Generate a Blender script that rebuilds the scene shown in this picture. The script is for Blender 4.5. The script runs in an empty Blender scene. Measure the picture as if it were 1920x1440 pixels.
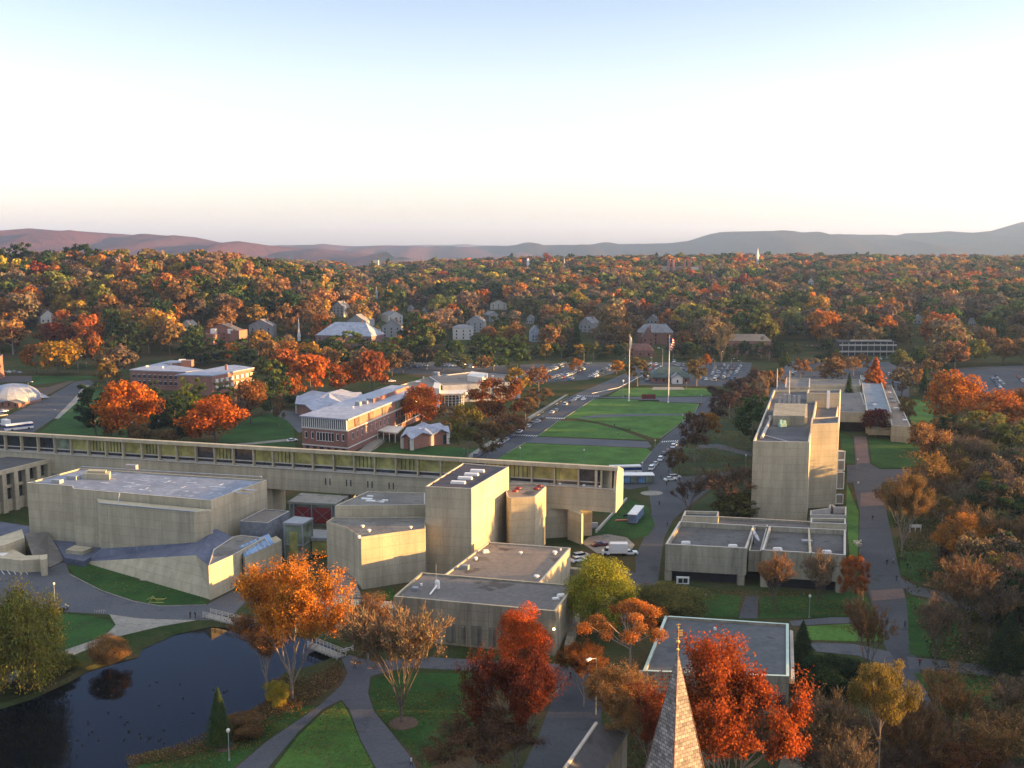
import bpy, bmesh, math, random
import numpy as np
from mathutils import Vector, Matrix, noise
from mathutils.geometry import delaunay_2d_cdt, tessellate_polygon
R = math.radians
scene = bpy.context.scene
COL = bpy.data.collections.new("campus"); scene.collection.children.link(COL)

# ------------------------------------------------------------------ camera
FPX = 1920.0; CZ = 80.0; PITCH = math.atan((720 - 465) / FPX)
cam_d = bpy.data.cameras.new("camera"); cam = bpy.data.objects.new("camera", cam_d)
scene.collection.objects.link(cam)
cam_d.sensor_width = 36; cam_d.lens = 36 * FPX / 1920
cam_d.clip_start = 1; cam_d.clip_end = 60000
cam.location = (0, 0, CZ); cam.rotation_euler = (math.pi / 2 - PITCH, 0, 0)
scene.camera = cam

# ------------------------------------------------------------------ sky, sun, exposure
SUN_EL = R(4.9); SUN_AZ = R(91.5)          # azimuth from +Y towards +X
world = bpy.data.worlds.new("World"); scene.world = world; world.use_nodes = True
wt = world.node_tree; wt.nodes.clear()
wo = wt.nodes.new("ShaderNodeOutputWorld"); wb = wt.nodes.new("ShaderNodeBackground")
sky = wt.nodes.new("ShaderNodeTexSky"); sky.sky_type = 'NISHITA'; sky.sun_disc = False
sky.sun_elevation = SUN_EL; sky.sun_rotation = SUN_AZ
sky.altitude = 100; sky.air_density = 1.0; sky.dust_density = 1.0; sky.ozone_density = 1.6
hs = wt.nodes.new("ShaderNodeHueSaturation"); hs.inputs['Saturation'].default_value = 0.62
wt.links.new(sky.outputs[0], hs.inputs['Color'])
tint = wt.nodes.new("ShaderNodeMix"); tint.data_type = 'RGBA'; tint.blend_type = 'MULTIPLY'; tint.inputs[0].default_value = 1
tint.inputs[7].default_value = (1.0, 0.96, 1.0, 1)
wt.links.new(hs.outputs[0], tint.inputs[6])
# colour of the evening air by elevation: rosy low band, white, pale blue
wtc = wt.nodes.new("ShaderNodeTexCoord"); wsp = wt.nodes.new("ShaderNodeSeparateXYZ"); wt.links.new(wtc.outputs['Generated'], wsp.inputs[0])
wr_ = wt.nodes.new("ShaderNodeValToRGB"); els = wr_.color_ramp.elements
SKYR = [(0.0, (.41, .365, .455)), (.024, (.455, .435, .53)), (.07, (.48, .495, .56)), (.15, (.52, .51, .55)), (.225, (.39, .415, .47)), (.32, (.23, .29, .45)), (.5, (.28, .35, .52)), (.68, (1.5, 1.3, 1.05)), (1.0, (1.7, 1.44, 1.14))]
while len(els) < len(SKYR): els.new(.5)
for i_, (p_, c_) in enumerate(SKYR): els[i_].position = p_; els[i_].color = (*c_, 1)
wt.links.new(wsp.outputs[2], wr_.inputs[0])
tint2 = wt.nodes.new("ShaderNodeMix"); tint2.data_type = 'RGBA'; tint2.blend_type = 'MULTIPLY'; tint2.inputs[0].default_value = 1
wt.links.new(tint.outputs[2], tint2.inputs[6]); wt.links.new(wr_.outputs[0], tint2.inputs[7]); wt.links.new(tint2.outputs[2], wb.inputs[0])
wb.inputs[1].default_value = 0.15
wt.links.new(wb.outputs[0], wo.inputs[0])
sl = bpy.data.lights.new("sun", 'SUN'); sl.energy = 3.6; sl.angle = R(0.5); sl.color = (1.0, 0.54, 0.16)
so = bpy.data.objects.new("sun", sl); scene.collection.objects.link(so)
sd = Vector((math.sin(SUN_AZ) * math.cos(SUN_EL), math.cos(SUN_AZ) * math.cos(SUN_EL), math.sin(SUN_EL)))
so.rotation_euler = sd.to_track_quat('Z', 'Y').to_euler(); so.location = (300, 100, 300)
scene.view_settings.view_transform = 'Standard'; scene.view_settings.look = 'None'
scene.view_settings.exposure = 2.98; scene.view_settings.gamma = 1.0
scene.cycles.max_bounces = 5; scene.cycles.diffuse_bounces = 2; scene.cycles.glossy_bounces = 2
scene.cycles.transmission_bounces = 2; scene.cycles.volume_bounces = 0; scene.cycles.transparent_max_bounces = 6

# ------------------------------------------------------------------ survey helpers
def ray(px, py):
    a = (px - 960) / FPX; b = -(py - 720) / FPX
    return Vector((a, math.cos(PITCH) + b * math.sin(PITCH), -math.sin(PITCH) + b * math.cos(PITCH)))
def W(px, py, z=0.0):
    d = ray(px, py); t = (z - CZ) / d.z
    return Vector((d.x * t, d.y * t, z))
def HZ(py, y):
    d = ray(960, py); return CZ + d.z * y / d.y
def proj(x, y, z):
    dz = z - CZ; f = y * math.cos(PITCH) - dz * math.sin(PITCH); u = y * math.sin(PITCH) + dz * math.cos(PITCH)
    if f < 1: return (-9999, 9999)
    return (960 + FPX * x / f, 720 - FPX * u / f)
def sstep(a, b, t):
    t = min(1, max(0, (t - a) / (b - a))); return t * t * (3 - 2 * t)
def TZ(x, y):
    if y < 640: return 0.0
    r = sstep(700, 2100, y) * 43
    r += 42 * sstep(640, 1020, y) * sstep(-90, -330, x) * (1 - sstep(1050, 1500, y))
    r -= 16 * sstep(1100, 1700, y) * math.exp(-((x + 330) / 260) ** 2)
    r += 3.0 * sstep(900, 1300, y) * math.sin(x * .006 + 1) * math.cos(y * .004)
    r *= 1 - sstep(2150, 2900, y)
    r -= 18 * sstep(2500, 4200, y)
    return r
def WT(px, py):
    d = ray(px, py)
    if d.z >= 0: return None
    y = 100.0
    while y < 6000:
        t = y / d.y
        if CZ + d.z * t <= TZ(d.x * t, y): 
            return Vector((d.x * t, y, TZ(d.x * t, y)))
        y += 3 if y > 600 else 1
    return None

# ------------------------------------------------------------------ materials
MATS = {}
def newmat(name):
    m = bpy.data.materials.new(name); m.use_nodes = True; nt = m.node_tree
    b = nt.nodes['Principled BSDF']; MATS[name] = m
    return m, nt, b
def N(nt, t, **k):
    n = nt.nodes.new(t)
    for a, v in k.items():
        if a in ('inputs',):
            for i, x in v.items(): n.inputs[i].default_value = x
        else: setattr(n, a, v)
    return n
def ramp(nt, stops, fac):
    r = nt.nodes.new("ShaderNodeValToRGB"); e = r.color_ramp.elements
    while len(e) < len(stops): e.new(0.5)
    for i, (p, c) in enumerate(stops): e[i].position = p; e[i].color = (*c, 1)
    nt.links.new(fac, r.inputs[0]); return r.outputs[0]
def posn(nt, sc=(1, 1, 1), add=None):
    g = nt.nodes.new("ShaderNodeNewGeometry"); m = nt.nodes.new("ShaderNodeMapping"); m.inputs['Scale'].default_value = sc
    nt.links.new(g.outputs['Position'], m.inputs[0]); return m.outputs[0]
def nz(nt, scale, detail=4, rough=.6, vec=None, sc=(1, 1, 1)):
    n = nt.nodes.new("ShaderNodeTexNoise"); n.inputs['Scale'].default_value = scale; n.inputs['Detail'].default_value = detail
    n.inputs['Roughness'].default_value = rough
    nt.links.new(vec or posn(nt, sc), n.inputs['Vector']); return n.outputs[0]
def mix(nt, f, a, b, mode='MIX'):
    m = nt.nodes.new("ShaderNodeMix"); m.data_type = 'RGBA'; m.blend_type = mode
    for i, v in ((0, f), (6, a), (7, b)):
        if isinstance(v, (int, float)): m.inputs[i].default_value = v
        elif isinstance(v, tuple): m.inputs[i].default_value = (*v, 1)
        else: nt.links.new(v, m.inputs[i])
    return m.outputs[2]
def bump(nt, b, h, s=.3, d=.05):
    n = nt.nodes.new("ShaderNodeBump"); n.inputs['Strength'].default_value = s; n.inputs['Distance'].default_value = d
    nt.links.new(h, n.inputs['Height']); nt.links.new(n.outputs[0], b.inputs['Normal'])
def plain(name, c, rough=.6, metal=0.0, var=.25, sc=.6, spec=.3):
    m, nt, b = newmat(name)
    d = tuple(x * (1 - var) for x in c); l = tuple(min(1, x * (1 + var)) for x in c)
    nt.links.new(ramp(nt, [(.3, d), (.7, l)], nz(nt, sc)), b.inputs['Base Color'])
    b.inputs['Roughness'].default_value = rough; b.inputs['Metallic'].default_value = metal
    b.inputs['Specular IOR Level'].default_value = spec
    return m
def concrete(name, c, joint=2.4, width=5.5, stain=.35):
    m, nt, b = newmat(name)
    g = nt.nodes.new("ShaderNodeNewGeometry"); s = nt.nodes.new("ShaderNodeSeparateXYZ"); nt.links.new(g.outputs['Position'], s.inputs[0])
    mm = N(nt, "ShaderNodeMath", operation='MULTIPLY_ADD'); nt.links.new(s.outputs[1], mm.inputs[0]); mm.inputs[1].default_value = .9; nt.links.new(s.outputs[0], mm.inputs[2])
    cb = nt.nodes.new("ShaderNodeCombineXYZ"); nt.links.new(mm.outputs[0], cb.inputs[0]); nt.links.new(s.outputs[2], cb.inputs[1])
    bt = nt.nodes.new("ShaderNodeTexBrick"); nt.links.new(cb.outputs[0], bt.inputs[0])
    bt.offset = 0; bt.inputs['Scale'].default_value = 1; bt.inputs['Brick Width'].default_value = width; bt.inputs['Row Height'].default_value = joint
    bt.inputs['Mortar Size'].default_value = .075; bt.inputs['Mortar Smooth'].default_value = .5
    bt.inputs['Color1'].default_value = (*[x * .93 for x in c], 1); bt.inputs['Color2'].default_value = (*[x * 1.05 for x in c], 1)
    bt.inputs['Mortar'].default_value = (*[x * .76 for x in c], 1)
    st = ramp(nt, [(.35, (1 - stain,) * 3), (.62, (1, 1, 1))], nz(nt, .55, 5, .65, sc=(1, 1, .13)))
    fn = ramp(nt, [(.3, (.86, .86, .84)), (.7, (1.06, 1.05, 1.03))], nz(nt, 3.5, 4, .7, sc=(1, 1, .5)))
    bd = nt.nodes.new('ShaderNodeTexWave'); bd.bands_direction = 'X'; bd.inputs['Scale'].default_value = 1.1; bd.inputs['Distortion'].default_value = 2.5; bd.inputs['Detail'].default_value = 2; nt.links.new(cb.outputs[0], bd.inputs[0])
    bdr = ramp(nt, [(0, (.93, .93, .93)), (.5, (1.02, 1.02, 1.02))], bd.outputs[1])
    big = ramp(nt, [(.35, (.88, .89, .86)), (.65, (1.06, 1.04, 1))], nz(nt, .07, 3, .6))
    x = mix(nt, 1, mix(nt, 1, mix(nt, 1, mix(nt, 1, bt.outputs[0], st, 'MULTIPLY'), fn, 'MULTIPLY'), big, 'MULTIPLY'), bdr, 'MULTIPLY')
    nt.links.new(x, b.inputs['Base Color']); b.inputs['Roughness'].default_value = .85; b.inputs['Specular IOR Level'].default_value = .2
    bump(nt, b, nz(nt, 4, 4, .6), .15, .05)
    return m
def stained(name, c1, c2, c3, s1=.09, s2=.8, rough=.8, spec=.25):
    """flat surfaces: base, blotches of a second colour with a definite edge, fine speckle"""
    m, nt, b = newmat(name)
    a = ramp(nt, [(.42, c1), (.56, c2)], nz(nt, s1, 5, .62))
    f = ramp(nt, [(.35, (.8, .8, .8)), (.65, (1.12, 1.12, 1.12))], nz(nt, s2, 5, .7))
    t = ramp(nt, [(.60, (0, 0, 0)), (.66, (1, 1, 1))], nz(nt, s1 * 2.7, 3, .5))
    nt.links.new(mix(nt, 1, mix(nt, t, a, c3), f, 'MULTIPLY'), b.inputs['Base Color'])
    b.inputs['Roughness'].default_value = rough; b.inputs['Specular IOR Level'].default_value = spec
    return m
def brick(name, c1, c2, mort):
    m, nt, b = newmat(name)
    g = nt.nodes.new("ShaderNodeNewGeometry"); s = nt.nodes.new("ShaderNodeSeparateXYZ"); nt.links.new(g.outputs['Position'], s.inputs[0])
    mm = N(nt, "ShaderNodeMath", operation='MULTIPLY_ADD'); nt.links.new(s.outputs[1], mm.inputs[0]); mm.inputs[1].default_value = .9; nt.links.new(s.outputs[0], mm.inputs[2])
    cb = nt.nodes.new("ShaderNodeCombineXYZ"); nt.links.new(mm.outputs[0], cb.inputs[0]); nt.links.new(s.outputs[2], cb.inputs[1])
    bt = nt.nodes.new("ShaderNodeTexBrick"); nt.links.new(cb.outputs[0], bt.inputs[0])
    bt.inputs['Scale'].default_value = 1; bt.inputs['Brick Width'].default_value = .5; bt.inputs['Row Height'].default_value = .2; bt.inputs['Mortar Size'].default_value = .02
    for n_, c in (('Color1', c1), ('Color2', c2), ('Mortar', mort)): bt.inputs[n_].default_value = (*c, 1)
    v = ramp(nt, [(.3, (.8, .8, .8)), (.7, (1.15, 1.12, 1.1))], nz(nt, .4, 5, .65, sc=(1, 1, .4)))
    nt.links.new(mix(nt, 1, bt.outputs[0], v, 'MULTIPLY'), b.inputs['Base Color']); b.inputs['Roughness'].default_value = .85
    return m
def glassy(name, c, rough=.12, spec=.8):
    m, nt, b = newmat(name)
    nt.links.new(ramp(nt, [(.35, tuple(x * .6 for x in c)), (.65, tuple(x * 1.3 for x in c))], nz(nt, .35, 3, .5)), b.inputs['Base Color'])
    b.inputs['Roughness'].default_value = rough; b.inputs['Specular IOR Level'].default_value = spec
    return m
def foliage(name, use_attr=False, trans=.38, lo=.6, hi=1.4):
    m, nt, b = newmat(name)
    nt.nodes.remove(b); out = nt.nodes['Material Output']
    if use_attr: a = N(nt, "ShaderNodeAttribute", attribute_name="Col"); base = a.outputs['Color']
    else: a = nt.nodes.new("ShaderNodeObjectInfo"); base = a.outputs['Color']
    g = nt.nodes.new("ShaderNodeNewGeometry")
    v = ramp(nt, [(0, (lo, lo * .88, lo * .9)), (.45, (.95, .92, .95)), (.75, (1.08, 1.2, 1.0)), (1, (hi, hi * 1.25, hi))], g.outputs['Random Per Island'])
    c = mix(nt, 1, base, v, 'MULTIPLY')
    if not use_attr:
        tc = nt.nodes.new("ShaderNodeTexCoord")
        hu = ramp(nt, [(.38, (.72, .78, .8)), (.62, (1.22, 1.12, 1.0))], nz(nt, 5.5, 2, .5, vec=tc.outputs['Object']))
        c = mix(nt, 1, c, hu, 'MULTIPLY')
    df = nt.nodes.new("ShaderNodeBsdfDiffuse"); tr = nt.nodes.new("ShaderNodeBsdfTranslucent"); ms = nt.nodes.new("ShaderNodeMixShader")
    ms.inputs[0].default_value = trans
    nt.links.new(c, df.inputs[0]); nt.links.new(c, tr.inputs[0]); nt.links.new(df.outputs[0], ms.inputs[1]); nt.links.new(tr.outputs[0], ms.inputs[2])
    nt.links.new(ms.outputs[0], out.inputs[0])
    return m
def objcol(name, rough=.3, spec=.5, coat=0.0):
    m, nt, b = newmat(name)
    a = nt.nodes.new("ShaderNodeObjectInfo")
    f = ramp(nt, [(.3, (.85, .85, .85)), (.7, (1.05, 1.05, 1.05))], nz(nt, 1.5, 4, .6))
    nt.links.new(mix(nt, 1, a.outputs['Color'], f, 'MULTIPLY'), b.inputs['Base Color'])
    b.inputs['Roughness'].default_value = rough; b.inputs['Specular IOR Level'].default_value = spec; b.inputs['Coat Weight'].default_value = coat
    return m

conc = concrete('concrete', (.455, .40, .295), stain=.22)
conc2 = concrete('concrete_light', (.46, .405, .30), 2.0, 40, .22)
conc_w = concrete('concrete_weathered', (.335, .30, .23), 1.9, 3.2, .4)
cap_m = plain('coping', (.42, .38, .33), .6, var=.15)
slab_m = stained('slate_slab', (.075, .085, .125), (.10, .11, .155), (.12, .13, .17), .15)
roof_dark = stained('roof_dark', (.065, .064, .068), (.088, .086, .088), (.048, .046, .047), .07)
roof_tan = stained('roof_tan', (.205, .165, .13), (.17, .14, .115), (.08, .062, .05), .055)
roof_tan2 = stained('roof_tan2', (.165, .145, .125), (.12, .112, .105), (.07, .06, .052), .06)
roof_white = stained('roof_white', (.155, .175, .22), (.19, .21, .255), (.26, .285, .33), .16, .5, .6)
roof_metal = stained('roof_metal', (.24, .26, .32), (.30, .32, .38), (.20, .225, .28), .2, .5, .5)
roof_red = stained('roof_red_brown', (.13, .055, .045), (.17, .08, .065), (.10, .05, .045), .3)
roof_grey = stained('roof_shingle_grey', (.16, .16, .17), (.21, .21, .22), (.12, .12, .13), .3)
gravel = stained('roof_gravel', (.12, .11, .10), (.17, .16, .14), (.09, .085, .08), .12, 2.2)
brk = brick('red_brick', (.21, .075, .05), (.27, .10, .07), (.25, .19, .16))
siding = plain('white_siding', (.30, .30, .29), .7, var=.15)
white_p = plain('white_paint', (.66, .64, .61), .5, var=.08)
cream_p = plain('cream_paint', (.55, .52, .46), .6, var=.12)
grey_m = plain('grey_metal', (.30, .31, .32), .45, .4, var=.15)
dark_m = plain('dark_metal', (.035, .035, .04), .5, .2)
black_m = plain('rubber', (.02, .02, .02), .8)
red_panel = plain('red_panel', (.17, .02, .022), .5)
glass_d = glassy('glass_dark', (.03, .035, .045))
glass_y = glassy('glass_yellow', (.31, .29, .10), .3, .4)
glass_g = glassy('glass_green', (.17, .21, .15), .15, .6)
glass_b = glassy('glass_blue', (.10, .20, .34), .2, .6)
asph = stained('asphalt', (.046, .050, .060), (.056, .061, .070), (.038, .042, .050), .06, 1.5, .85)
asph_l = stained('asphalt_pale', (.068, .073, .085), (.080, .085, .095), (.058, .062, .072), .08, 1.5, .85)
pave = stained('paving', (.20, .19, .165), (.24, .225, .19), (.17, .16, .14), .2, 1.2, .85)
pave_b = stained('brick_paving', (.115, .075, .068), (.135, .09, .078), (.095, .07, .065), .2, 2, .85)
mark_w = plain('road_paint', (.62, .62, .60), .6, var=.2, sc=2)
dirt = stained('bare_earth', (.075, .05, .035), (.10, .065, .045), (.05, .035, .025), .5, 2.5, .95)
bark = stained('bark', (.10, .075, .058), (.14, .105, .08), (.08, .06, .05), 1.5, 6, .9)
bark_pale = stained('bark_pale', (.20, .165, .135), (.26, .21, .17), (.16, .13, .11), 1.5, 6, .9)
gold = plain('gilded_metal', (.75, .48, .16), .3, .8)
carp = objcol('car_paint', .28, .5, .5)
cloth = objcol('clothing', .9, .1)
skin_m = plain('skin', (.45, .28, .20), .6)
leafm = foliage('leaves'); leafa = foliage('wood_leaves', True, .3)
twig = foliage('twigs', False, .1, .6, 1.2)

def mowed(name, c1, c2, c3):
    m, nt, b = newmat(name)
    a = ramp(nt, [(.36, tuple(x * .82 for x in c1)), (.60, tuple(x * 1.12 for x in c2))], nz(nt, .09, 6, .7))
    f = ramp(nt, [(.3, (.55, .6, .55)), (.7, (1.32, 1.25, 1.2))], nz(nt, 1.1, 7, .8))
    t = ramp(nt, [(.56, (0, 0, 0)), (.72, (1, 1, 1))], nz(nt, .16, 6, .72))
    nt.links.new(mix(nt, 1, mix(nt, t, a, c3), f, 'MULTIPLY'), b.inputs['Base Color'])
    b.inputs['Roughness'].default_value = .95; b.inputs['Specular IOR Level'].default_value = .1
    bump(nt, b, nz(nt, 6, 4, .7), .5, .15)
    return m
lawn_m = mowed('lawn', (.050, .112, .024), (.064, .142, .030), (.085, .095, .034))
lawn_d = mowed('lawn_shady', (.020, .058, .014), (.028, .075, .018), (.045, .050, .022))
grass_r = mowed('rough_grass', (.030, .048, .020), (.045, .062, .026), (.075, .055, .032))

m, nt, b = newmat('terrain')
near = ramp(nt, [(.36, (.026, .046, .016)), (.5, (.048, .055, .025)), (.64, (.085, .058, .034))], nz(nt, .045, 6, .68))
farc = ramp(nt, [(.30, (.03, .045, .03)), (.45, (.09, .065, .04)), (.55, (.20, .085, .035)), (.68, (.11, .09, .04)), (.8, (.05, .06, .035))], nz(nt, .02, 5, .8))
g = nt.nodes.new("ShaderNodeNewGeometry"); s = nt.nodes.new("ShaderNodeSeparateXYZ"); nt.links.new(g.outputs['Position'], s.inputs[0])
mr = N(nt, "ShaderNodeMapRange"); mr.inputs[1].default_value = 1500; mr.inputs[2].default_value = 2600; nt.links.new(s.outputs[1], mr.inputs[0])
sp = ramp(nt, [(.3, (.7, .7, .7)), (.7, (1.25, 1.2, 1.2))], nz(nt, 1.2, 5, .75))
nt.links.new(mix(nt, 1, mix(nt, mr.outputs[0], near, farc), sp, 'MULTIPLY'), b.inputs['Base Color']); b.inputs['Roughness'].default_value = 1; b.inputs['Specular IOR Level'].default_value = 0
terr_m = m
def hillmat(name, a, b_, c):
    m, nt, b = newmat(name)
    x = ramp(nt, [(.32, a), (.5, b_), (.66, c)], nz(nt, .004, 9, .82))
    nt.links.new(x, b.inputs['Base Color']); b.inputs['Roughness'].default_value = 1; b.inputs['Specular IOR Level'].default_value = 0
    bump(nt, b, nz(nt, .006, 8, .8), 1, 90)
    return m
hill_m1 = hillmat('hill_autumn', (.035, .024, .048), (.115, .046, .068), (.06, .04, .06))
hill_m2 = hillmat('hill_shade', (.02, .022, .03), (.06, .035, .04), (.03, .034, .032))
m, nt, b = newmat('pond_water')
b.inputs['Base Color'].default_value = (.004, .005, .006, 1); b.inputs['Roughness'].default_value = .045; b.inputs['IOR'].default_value = 1.33
b.inputs['Specular IOR Level'].default_value = .25
bump(nt, b, nz(nt, 1.6, 3, .5), .12, .02)
water_m = m

# ------------------------------------------------------------------ mesh building
ORG = {}
def props(o, label=None, cat=None, group=None, kind=None):
    if label and not 4 <= len(label.split()) <= 16: print('LABEL', len(label.split()), label)
    if label: o['label'] = label
    if cat: o['category'] = cat
    if group: o['group'] = group
    if kind: o['kind'] = kind
    return o
def thing(name, loc, label, cat, group=None, rz=0.0):
    o = bpy.data.objects.new(name, None); COL.objects.link(o); o.location = loc; o.rotation_euler = (0, 0, rz)
    o.empty_display_size = .5; ORG[o.name] = Vector(loc)
    return props(o, label, cat, group)
class MB:
    def __init__(s): s.v = []; s.f = []; s.m = []; s.uv = None
    def face(s, pts, mi=0):
        i = len(s.v); s.v += [tuple(p) for p in pts]; s.f.append(tuple(range(i, i + len(pts)))); s.m.append(mi)
    def prism(s, poly, z0, z1, mi=0, top=True, bot=True, tm=None):
        """poly: ccw xy list; z1 may be list"""
        n = len(poly); i = len(s.v)
        if sum(poly[k][0] * poly[(k + 1) % n][1] - poly[(k + 1) % n][0] * poly[k][1] for k in range(n)) < 0:
            poly = poly[::-1]
            if isinstance(z1, (list, tuple)): z1 = z1[::-1]
            if isinstance(z0, (list, tuple)): z0 = z0[::-1]
        zt = z1 if isinstance(z1, (list, tuple)) else [z1] * n
        zb = z0 if isinstance(z0, (list, tuple)) else [z0] * n
        s.v += [(p[0], p[1], z) for p, z in zip(poly, zb)] + [(p[0], p[1], z) for p, z in zip(poly, zt)]
        for k in range(n):
            s.f.append((i + k, i + (k + 1) % n, i + n + (k + 1) % n, i + n + k)); s.m.append(mi)
        if top: s.f.append(tuple(i + n + k for k in range(n))); s.m.append(mi if tm is None else tm)
        if bot: s.f.append(tuple(i + n - 1 - k for k in range(n))); s.m.append(mi)
        return s
    def box(s, c, sx, sy, z0, z1, yaw=0.0, mi=0):
        ca, sa = math.cos(yaw), math.sin(yaw)
        p = [(c[0] + ca * a * sx / 2 - sa * b * sy / 2, c[1] + sa * a * sx / 2 + ca * b * sy / 2) for a, b in ((-1, -1), (1, -1), (1, 1), (-1, 1))]
        return s.prism(p, z0, z1, mi)
    def tube(s, p, q, r0, r1, n=6, mi=0, caps=True):
        p = Vector(p); q = Vector(q); d = (q - p).normalized()
        a = d.orthogonal().normalized(); b = d.cross(a); i = len(s.v)
        for c, r in ((p, r0), (q, r1)):
            for k in range(n):
                t = 2 * math.pi * k / n; s.v.append(tuple(c + a * math.cos(t) * r + b * math.sin(t) * r))
        for k in range(n): s.f.append((i + k, i + (k + 1) % n, i + n + (k + 1) % n, i + n + k)); s.m.append(mi)
        if caps:
            s.f.append(tuple(i + n + k for k in range(n))); s.m.append(mi)
            s.f.append(tuple(i + n - 1 - k for k in range(n))); s.m.append(mi)
        return s
    def ball(s, c, r, mi=0, n=8, sz=1.0):
        i = len(s.v); rows = n // 2
        for a in range(1, rows):
            t = math.pi * a / rows
            for k in range(n):
                u = 2 * math.pi * k / n; s.v.append((c[0] + r * math.sin(t) * math.cos(u), c[1] + r * math.sin(t) * math.sin(u), c[2] + r * sz * math.cos(t)))
        s.v += [(c[0], c[1], c[2] + r * sz), (c[0], c[1], c[2] - r * sz)]; T = len(s.v) - 2
        for a in range(rows - 2):
            for k in range(n): s.f.append((i + a * n + k, i + (a + 1) * n + k, i + (a + 1) * n + (k + 1) % n, i + a * n + (k + 1) % n)); s.m.append(mi)
        for k in range(n):
            s.f.append((T, i + k, i + (k + 1) % n)); s.m.append(mi)
            s.f.append((T + 1, i + (rows - 2) * n + (k + 1) % n, i + (rows - 2) * n + k)); s.m.append(mi)
        return s
    def build(s, name, mats, parent=None, smooth=False, bevel=0):
        me = bpy.data.meshes.new(name)
        org = ORG[parent.name] if parent is not None else Vector((0, 0, 0))
        me.from_pydata([(v[0] - org.x, v[1] - org.y, v[2] - org.z) for v in s.v], [], s.f)
        if not isinstance(mats, (list, tuple)): mats = [mats]
        for m in mats: me.materials.append(m)
        if len(mats) > 1:
            for p, k in zip(me.polygons, s.m): p.material_index = k
        if smooth:
            for p in me.polygons: p.use_smooth = True
        me.update()
        o = bpy.data.objects.new(name, me); COL.objects.link(o)
        if parent is not None: o.parent = parent
        ORG[o.name] = org
        return o
def fastmesh(name, verts, quads, mat, col=None):
    """numpy verts (n,3), quads (m,4)"""
    me = bpy.data.meshes.new(name); n, q = len(verts), len(quads)
    me.vertices.add(n); me.vertices.foreach_set('co', verts.astype(np.float32).ravel())
    me.loops.add(q * 4); me.loops.foreach_set('vertex_index', quads.astype(np.int32).ravel())
    me.polygons.add(q); me.polygons.foreach_set('loop_start', np.arange(0, q * 4, 4, dtype=np.int32))
    try: me.polygons.foreach_set('loop_total', np.full(q, 4, dtype=np.int32))
    except Exception: pass
    if col is not None:
        a = me.color_attributes.new('Col', 'FLOAT_COLOR', 'POINT')
        a.data.foreach_set('color', np.hstack([col, np.ones((n, 1))]).astype(np.float32).ravel())
    me.materials.append(mat); me.update(calc_edges=True)
    return me
def inset(poly, d):
    n = len(poly); A = sum(poly[k][0] * poly[(k + 1) % n][1] - poly[(k + 1) % n][0] * poly[k][1] for k in range(n))
    sg = 1 if A > 0 else -1; out = []
    for k in range(n):
        p0, p1, p2 = [Vector(poly[(k + j) % n][:2]) for j in (-1, 0, 1)]
        a = (p1 - p0).normalized(); b = (p2 - p1).normalized()
        na = Vector((-a.y, a.x)) * sg; nb = Vector((-b.y, b.x)) * sg
        h = (na + nb); h = h / max(.3, (1 + na.dot(nb))); out.append((p1.x + h.x * d, p1.y + h.y * d))
    return out
def ccw(poly):
    n = len(poly); A = sum(poly[k][0] * poly[(k + 1) % n][1] - poly[(k + 1) % n][0] * poly[k][1] for k in range(n))
    return list(poly) if A > 0 else list(poly)[::-1]
SHN = [0]
def sheet(name, pxpoly, z, mat, kind='structure', world=False, label=None):
    if not world: SHN[0] += 1; z += .0009 * SHN[0]
    pts = [tuple(p[:2]) for p in pxpoly] if world else [tuple(W(*p)[:2]) for p in pxpoly]
    pts = ccw(pts); tri = tessellate_polygon([[Vector((x, y, 0)) for x, y in pts]])
    mb = MB(); mb.v = [(x, y, z) for x, y in pts]
    for t in tri:
        a, b_, c = [Vector(pts[i]) for i in t]
        t = tuple(t) if (b_ - a).cross(c - a) > 0 else tuple(t)[::-1]
        mb.f.append(t); mb.m.append(0)
    o = mb.build(name, mat); props(o, kind=kind, label=label); return o
def walls(mb, poly, z0, z1, t=.35, par=.7, mi=0, capm=1):
    """closed wall ring with parapet; the roof lies par below the top"""
    poly = ccw(poly); inn = inset(poly, t); n = len(poly)
    for k in range(n):
        j = (k + 1) % n; a, b_, c, d = poly[k], poly[j], inn[j], inn[k]
        mb.face([(*a, z0), (*b_, z0), (*b_, z1), (*a, z1)], mi)
        mb.face([(*c, z1 - par - .3), (*d, z1 - par - .3), (*d, z1), (*c, z1)], mi)
        mb.face([(*a, z1), (*b_, z1), (*c, z1), (*d, z1)], capm)
    return inn
def roofface(poly, z, mat, name, parent):
    poly = ccw(poly); mb = MB()
    tri = tessellate_polygon([[Vector((x, y, 0)) for x, y in poly]]); mb.v = [(x, y, z) for x, y in poly]
    for t in tri:
        a, b_, c = [Vector(poly[i]) for i in t]
        mb.f.append(tuple(t) if (b_ - a).cross(c - a) > 0 else tuple(t)[::-1]); mb.m.append(0)
    return mb.build(name, mat, parent)
def flat_block(name, label, poly, z1, z0=0, wm=None, rm=None, par=.7, cat='building', t=.4, group=None, parent=None, coping=True, cm=None):
    wm = wm or conc; rm = rm or roof_dark
    poly = [tuple(p[:2]) for p in poly]; cx = sum(p[0] for p in poly) / len(poly); cy = sum(p[1] for p in poly) / len(poly)
    th = parent or thing(name, (cx, cy, 0), label, cat, group)
    mb = MB(); inn = walls(mb, poly, z0, z1, t, par)
    if z0 > 0: mb.prism(inset(ccw(poly), .01), z0 - .01, z0 + .02)
    mb.build('wall', [wm, cm or cap_m], th); roofface(inn, z1 - par, rm, 'roof', th)
    return th
def part_box(th, name, c, sx, sy, z0, z1, mat, yaw=0.0):
    mb = MB(); mb.box(c, sx, sy, z0, z1, yaw); return mb.build(name, mat, th)
def lerp(a, b, t): return a + (b - a) * t
def P2(px, py, z=0): w = W(px, py, z); return (w.x, w.y)
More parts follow.
